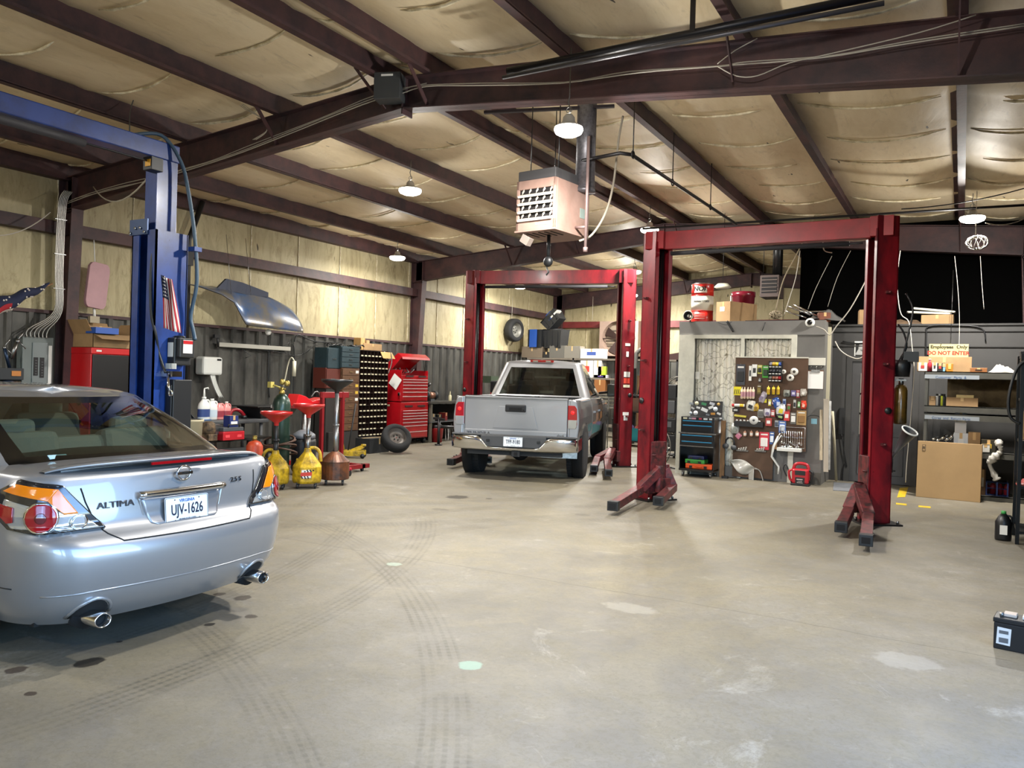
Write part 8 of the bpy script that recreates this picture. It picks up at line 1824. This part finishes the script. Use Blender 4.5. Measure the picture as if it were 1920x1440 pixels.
# wall cabinet and stack right of far post: bottles shelf
YK=19.2; xk=oy(1171,740,YK).x
t=thing('bottle_rack','narrow rack of coloured bottles right of the far lift post','rack',(xk,YK,0)); 
for x in (-.20,.20): b=B(); b.b0(x-.012,x+.012,0,.25,0,oy(1171,690,YK).z); b.build('post',K,t)
zz=[oy(1171,y,YK).z for y in (722,748,772,796,830)]
for z in zz: b=B(); b.b0(-.2,.2,0,.25,z-.02,z); b.build('shelf_board',K,t)
for k,(z,c,lb) in enumerate(((zz[0],'#a8443c','red bottle on the top shelf of the bottle rack'),(zz[1],'#cf9a2a','yellow bottle on the second shelf of the bottle rack'),(zz[2],'#b8562e','orange bottle on the third shelf of the bottle rack'),(zz[3],'#d3d0c8','white bottle on the fourth shelf of the bottle rack'))):
    for j,(dx,cc,l2) in enumerate(((-.08,c,''),(.08,('#d6cdbb','#8e2a2a','#cfc8b8','#26282c')[k],'paler or darker bottle beside the '))):
        bb=B(); bb.lathe([(.055,0),(.06,.02),(.06,.19),(.025,.24),(.025,.27)],14); one(bb,'fluid_bottle',C(cc),l2+lb,'bottle',(xk+dx,YK+.12,z+.001))
b=B(); b.lathe([(.11,0),(.12,.1),(.08,.25),(.1,.4)],12); one(b,'dark_bundle',K,'black bundle on top of the bottle rack','bundle',(xk+.0,YK+.12,oy(1171,690,YK).z-.3+.001))
# engine crane
YE=20.2; xc,z0,w,h=fr(1188,656,1212,836,YE); t=thing('engine_crane','grey engine hoist with a curved boom between the two red lifts','engine crane',(xc,YE,0)); zt_=z0+h
b=B(); b.tube(smoothpts([(-w*.42,0,.1),(-w*.42,0,1.0),(-w*.42,0,zt_-.25),(-w*.25,0,zt_-.05),(0,0,zt_),(w*.25,0,zt_-.05),(w*.42,0,zt_-.25),(w*.42,-.02,1.3)]),.055,10); b.build('mast',mat('crane_grey','#5b5955',.5,.3),t)
b=B(); b.beam((-w*.42,0,.7),(w*.4,-.3,1.6),.06,.06); b.build('ram',K,t)
for s_ in (-1,1): b=B(); b.beam((-w*.45,0,.10),(s_*.4,-.6,.10),.08,.08); b.build('leg',K,t); b=B(); b.cyl((s_*.4-.02,-.6,.06),.06,.04,14,AX); b.build('caster',K,t)
YQ=18.7; g=gz(1168,838); xc,z0,w,h=fr(1181,737,1209,838,YQ); t=thing('equipment_cart','black equipment cart on casters between the two red lifts','cart',(xc-.0,YQ,0))
for z in (.14,z0+h-.45,z0+h-.05): b=B(); b.b0(-w/2-.15,w/2,-.25,.25,z-.03,z); b.build('shelf_board',K,t)
for x in (-w/2+.03,w/2-.03):
    for y in (-.22,.22): b=B(); b.b0(x-.02,x+.02,y-.02,y+.02,.1,z0+h); b.build('post',K,t)
b=B(); b.b0(-w/2+.05,w/2-.03,-.2,.2,z0+h-.45,z0+h-.12); b.build('brown_unit',mat('brown_unit','#5d4334',.6),t)
for x in (-w/2-.12,w/2-.04):
    for y in (-.2,.2): b=B(); b.cyl((x-.015,y,.055),.055,.03,14,AX); b.build('caster',K,t)
xc,z0,w,h=fr(1168,812,1206,836,YQ-.1); t=thing('teal_bin','teal plastic bin of purple and red bags standing on the black cart','bin',(xc-.02,YQ,.141)); b=B(); b.lathe([(w*.42,0),(w*.5,.30),(w*.52,.31)],4,axis=Mx.Rotation(PI/4,4,'Z'),sx=1,sy=1,smooth=False); b.build('tub',mat('teal_plastic','#1f7f88',.4),t)
b=B(); b.ball((-.12,0,.32),.12,10,(1.1,1,.7)); b.build('purple_bag',C('#7d76a8'),t); b=B(); b.ball((.13,0,.32),.10,10,(1.1,1,.7)); b.build('red_bag',C('#b85348'),t)
t=thing('trash_can','black wheeled bin right of the far lift post','bin',(oy(1163,800,18.9).x,18.9,0)); b=B(); b.lathe([(.20,.05),(.24,.62),(.25,.63),(.25,.66)],4,axis=Mx.Rotation(PI/4,4,'Z'),smooth=False); b.build('tub',K,t); b=B(); b.cyl((.0,-.24,.09),.09,.04,16,AY); b.build('wheel',mat('wheel_grey','#6d6e70',.5),t)
# boards
for (x0,x1,y0,lb,c) in ((1174,1190,698,'tall dark brown wooden board leaning behind the engine hoist','#5c4129'),(1191,1199,704,'narrow brown board beside the dark one','#6e4e30'),(1200,1206,700,'orange-brown door edge leaning by the nearer red lift post','#9a6a3c'),(1207,1213,700,'second orange-brown door edge nearest the red lift post','#8b5c34')):
    a=oy((x0+x1)/2,y0,20.6); b=B(); w_=(x1-x0)/1480*22; b.box((0,0,a.z/2),(w_,.04,a.z)); one(b,'wooden_board',mat('w'+c.strip('#'),c,.7,var=.25,vs=5,stretch=(5,5,.6)),lb,'board',(a.x,20.7,0))
# shelf of parts right of the pickup
xc,z0,w,h=fr(1113,738,1141,765,17.6); t=thing('wire_shelf','pale wire shelf with a jack tube beside the pickup','rack',(xc,17.6,0))
for k in range(5): b=B(); b.b0(-w/2,w/2,0,.35,z0+h*k/4-.012,z0+h*k/4+.012); b.build('wire_shelf_board',mat('wire_grey','#a09c8c',.5,.3),t)
for x in (-w/2,w/2): b=B(); b.tube([(x,0,0),(x,0,z0+h)],.014,6); b.build('post',ST,t)
b=B(); b.tube([(w*.35,-.05,.06),(w*.25,-.05,z0)],.03,10); b.build('jack_tube',mat('pale_tube','#b5ae98',.5),t); b=B(); b.cyl((w*.1,-.05,.09),.09,.05,16,AY); b.build('wheel',GR,t)
# fans and gear between the near lift and the office
def cagefan(lb,x,y,Y,rad,zc_,stand,rz,pedestal=False):
    t=thing('drum_fan' if not pedestal else 'pedestal_fan',lb,'fan',(x,Y,0),rz); CG=mat('cage_grey','#6d6860',.5,.4)
    for dy in (-.09,.09):
        b=B(); b.tube([(rad*math.cos(a),dy*.4,zc_+rad*math.sin(a)) for a in [i*PI/18 for i in range(36)]],.010,6,closed=True)
        for k in range(1,6): b.tube([(rad*k/6*math.cos(a),dy*(1-.1*k),zc_+rad*k/6*math.sin(a)) for a in [i*PI/14 for i in range(28)]],.0035,4,closed=True)
        for k in range(20): a=k*PI/10; b.tube([(.05*math.cos(a),dy,zc_+.05*math.sin(a)),(rad*math.cos(a),dy*.4,zc_+rad*math.sin(a))],.003,4)
        b.build('cage',CG,t)
    for k in range(3): a=k*2.09+.4; b=B(Mx.Translation((0,0,zc_))@Mx.Rotation(a,4,'Y')); b.grid(lambda u,v:V((.06+(rad*.85-.06)*u,-.04+.08*v,(v-.5)*rad*.55*(.5+u))),4,3); b.build('blade',mat('blade_grey','#8b857a',.4,.5),t,sol=.005)
    b=B(); b.cyl((0,-.12,zc_),.055,.03,18,AY); b.build('badge',WH,t); b=B(); b.cyl((0,-.128,zc_),.038,.012,16,AY); b.cyl((0,.05,zc_),.08,.14,16,AY); b.build('motor',K,t)
    if pedestal: b=B(); b.tube([(0,.1,.03),(0,.1,zc_)],.025,10); b.cyl((0,.1,0),.28,.03,24); b.build('stand',K,t)
    else: b=B(); b.tube(smoothpts([(-rad*.9,.2,.02),(-rad*.95,-.2,.02),(-rad*.5,-.05,zc_*.8),(-rad*1.0,0,zc_)],3),.014,6); b.tube([(-rad*.95,-.2,.02),(rad*.95,-.2,.02)],.014,6); b.tube([(-rad*.9,.2,.02),(rad*.9,.2,.02)],.014,6); b.tube([(rad*.95,-.2,.02),(rad*1.0,0,zc_)],.014,6); b.build('frame',K,t)
    return t
p=oy(1268,762,17.0); cagefan('tall round cage fan half hidden behind the white office trim',p.x+.05,0,17.0,.66,p.z,0,R(-35),True)
p=oy(1258,850,14.1); cagefan('floor-standing round fan between the nearer red post and the black tool cabinet',-4.90,0,14.25,.33,.40,0,R(-38))
t=thing('machine_stack','stack of black diagnostic machines on a cart behind the nearer red lift post','machine',(oy(1250,790,16.4).x,16.5,0)); 
for k,(z,hh,dx) in enumerate(((.15,.35,0),(.55,.30,.03),(.95,.28,-.02),(1.25,.32,.0))): b=B(); b.b0(-.22+dx,.22+dx,-.2,.2,z,z+hh); b.build('machine_unit',K if k!=2 else mat('unit_grey','#46474a',.5),t,bevel=.02)
b=B(); b.box((.05,-.205,.72),(.18,.01,.12)); b.build('panel',GR,t); b=B(); b.box((-.05,-.205,.35),(.10,.01,.05)); b.build('red_label',C('#c2492b'),t)
for x in (-.24,.24): b=B(); b.b0(x-.02,x+.02,-.2,.2,.05,1.3); b.build('cart_side',K,t)
for x in (-.2,.2): b=B(); b.cyl((x-.015,-.15,.05),.05,.03,12,AX); b.build('caster',K,t)
xc,z0,w,h=fr(1246,641,1278,655,20.9); b=B(); b.add([(-w/2,0,0),(w/2,0,0),(w/2,0,h),(-w/2,0,h*.6),(-w/2,.5,0),(w/2,.5,0),(w/2,.5,h),(-w/2,.5,h*.6)],[(0,1,2,3),(7,6,5,4),(0,4,5,1),(1,5,6,2),(2,6,7,3),(3,7,4,0)]); one(b,'maroon_hood',mat('maroon','#3a1d1b',.5),'dark maroon car panel lying on the back shelf beside the office','car panel',(xc,20.85,zs_+.002))
# green-grey crate left of the pickup bed
xc,z0,w,h=fr(904,705,928,718,18.0)
t=thing('green_cabinet','dull green equipment box with red legs seen left of the pickup cab','cabinet',(xc-.1,18.0,0)); b=B(); b.b0(-w/2-.1,w/2+.1,-.2,.2,z0,z0+h); b.build('box_body',C('#3d4a3a'),t); b=B(); b.b0(-w/2-.08,-w/2,-.05,.05,0,z0); b.b0(w/2,w/2+.08,-.05,.05,0,z0); b.split('leg',RED,t)
# stickers on the far lift right post
p0_=V((-7.03,13.70,0))+Mx.Rotation(R(14.2),3,'Z')@V((1.5,0,0))
mm=Mx.Translation(p0_)@Mx.Rotation(R(14.2+30),4,'Z')
for k,(z,c,w_,h_) in enumerate(((2.30,'#c9c4b8',.10,.05),(2.12,'#d8d6d0',.05,.10),(1.74,'#d9d8d2',.12,.10),(1.62,'#c9402f',.12,.10),(1.52,'#d8d2b8',.13,.05),(1.0,'#e3e2dc',.12,.06),(.92,'#d8d8d6',.08,.09))):
    b=B(mm); b.box((-.0,-.154,z),(w_,.004,h_)); one(b,'sticker',C(c),('small oval sticker highest on the far lift right post','white bottle-shaped sticker on the far lift right post','white sticker above the red one on the far lift post','red and white sticker on the far lift right post','cream rectangular sticker below the red one','upper of two low white stickers on the far lift post','lower of two low white stickers on the far lift post')[k],'sticker')
# grey small hanging cord lines on the left wall
for (x,y0,y1,lb) in ((961,556,615,'thin cord hanging down the far left wall above the tyre'),(1112,556,600,'thin cord hanging under the farthest lamp')):
    p=ox(x,y0,-11.5) if x<1000 else oy(x,y0,22.5); q=ox(x,y1,-11.5) if x<1000 else oy(x,y1,22.5); b=B(); b.tube([p,(p.x,p.y,q.z)],.006,5); one(b,'electric_cable',CW,lb,'cord')
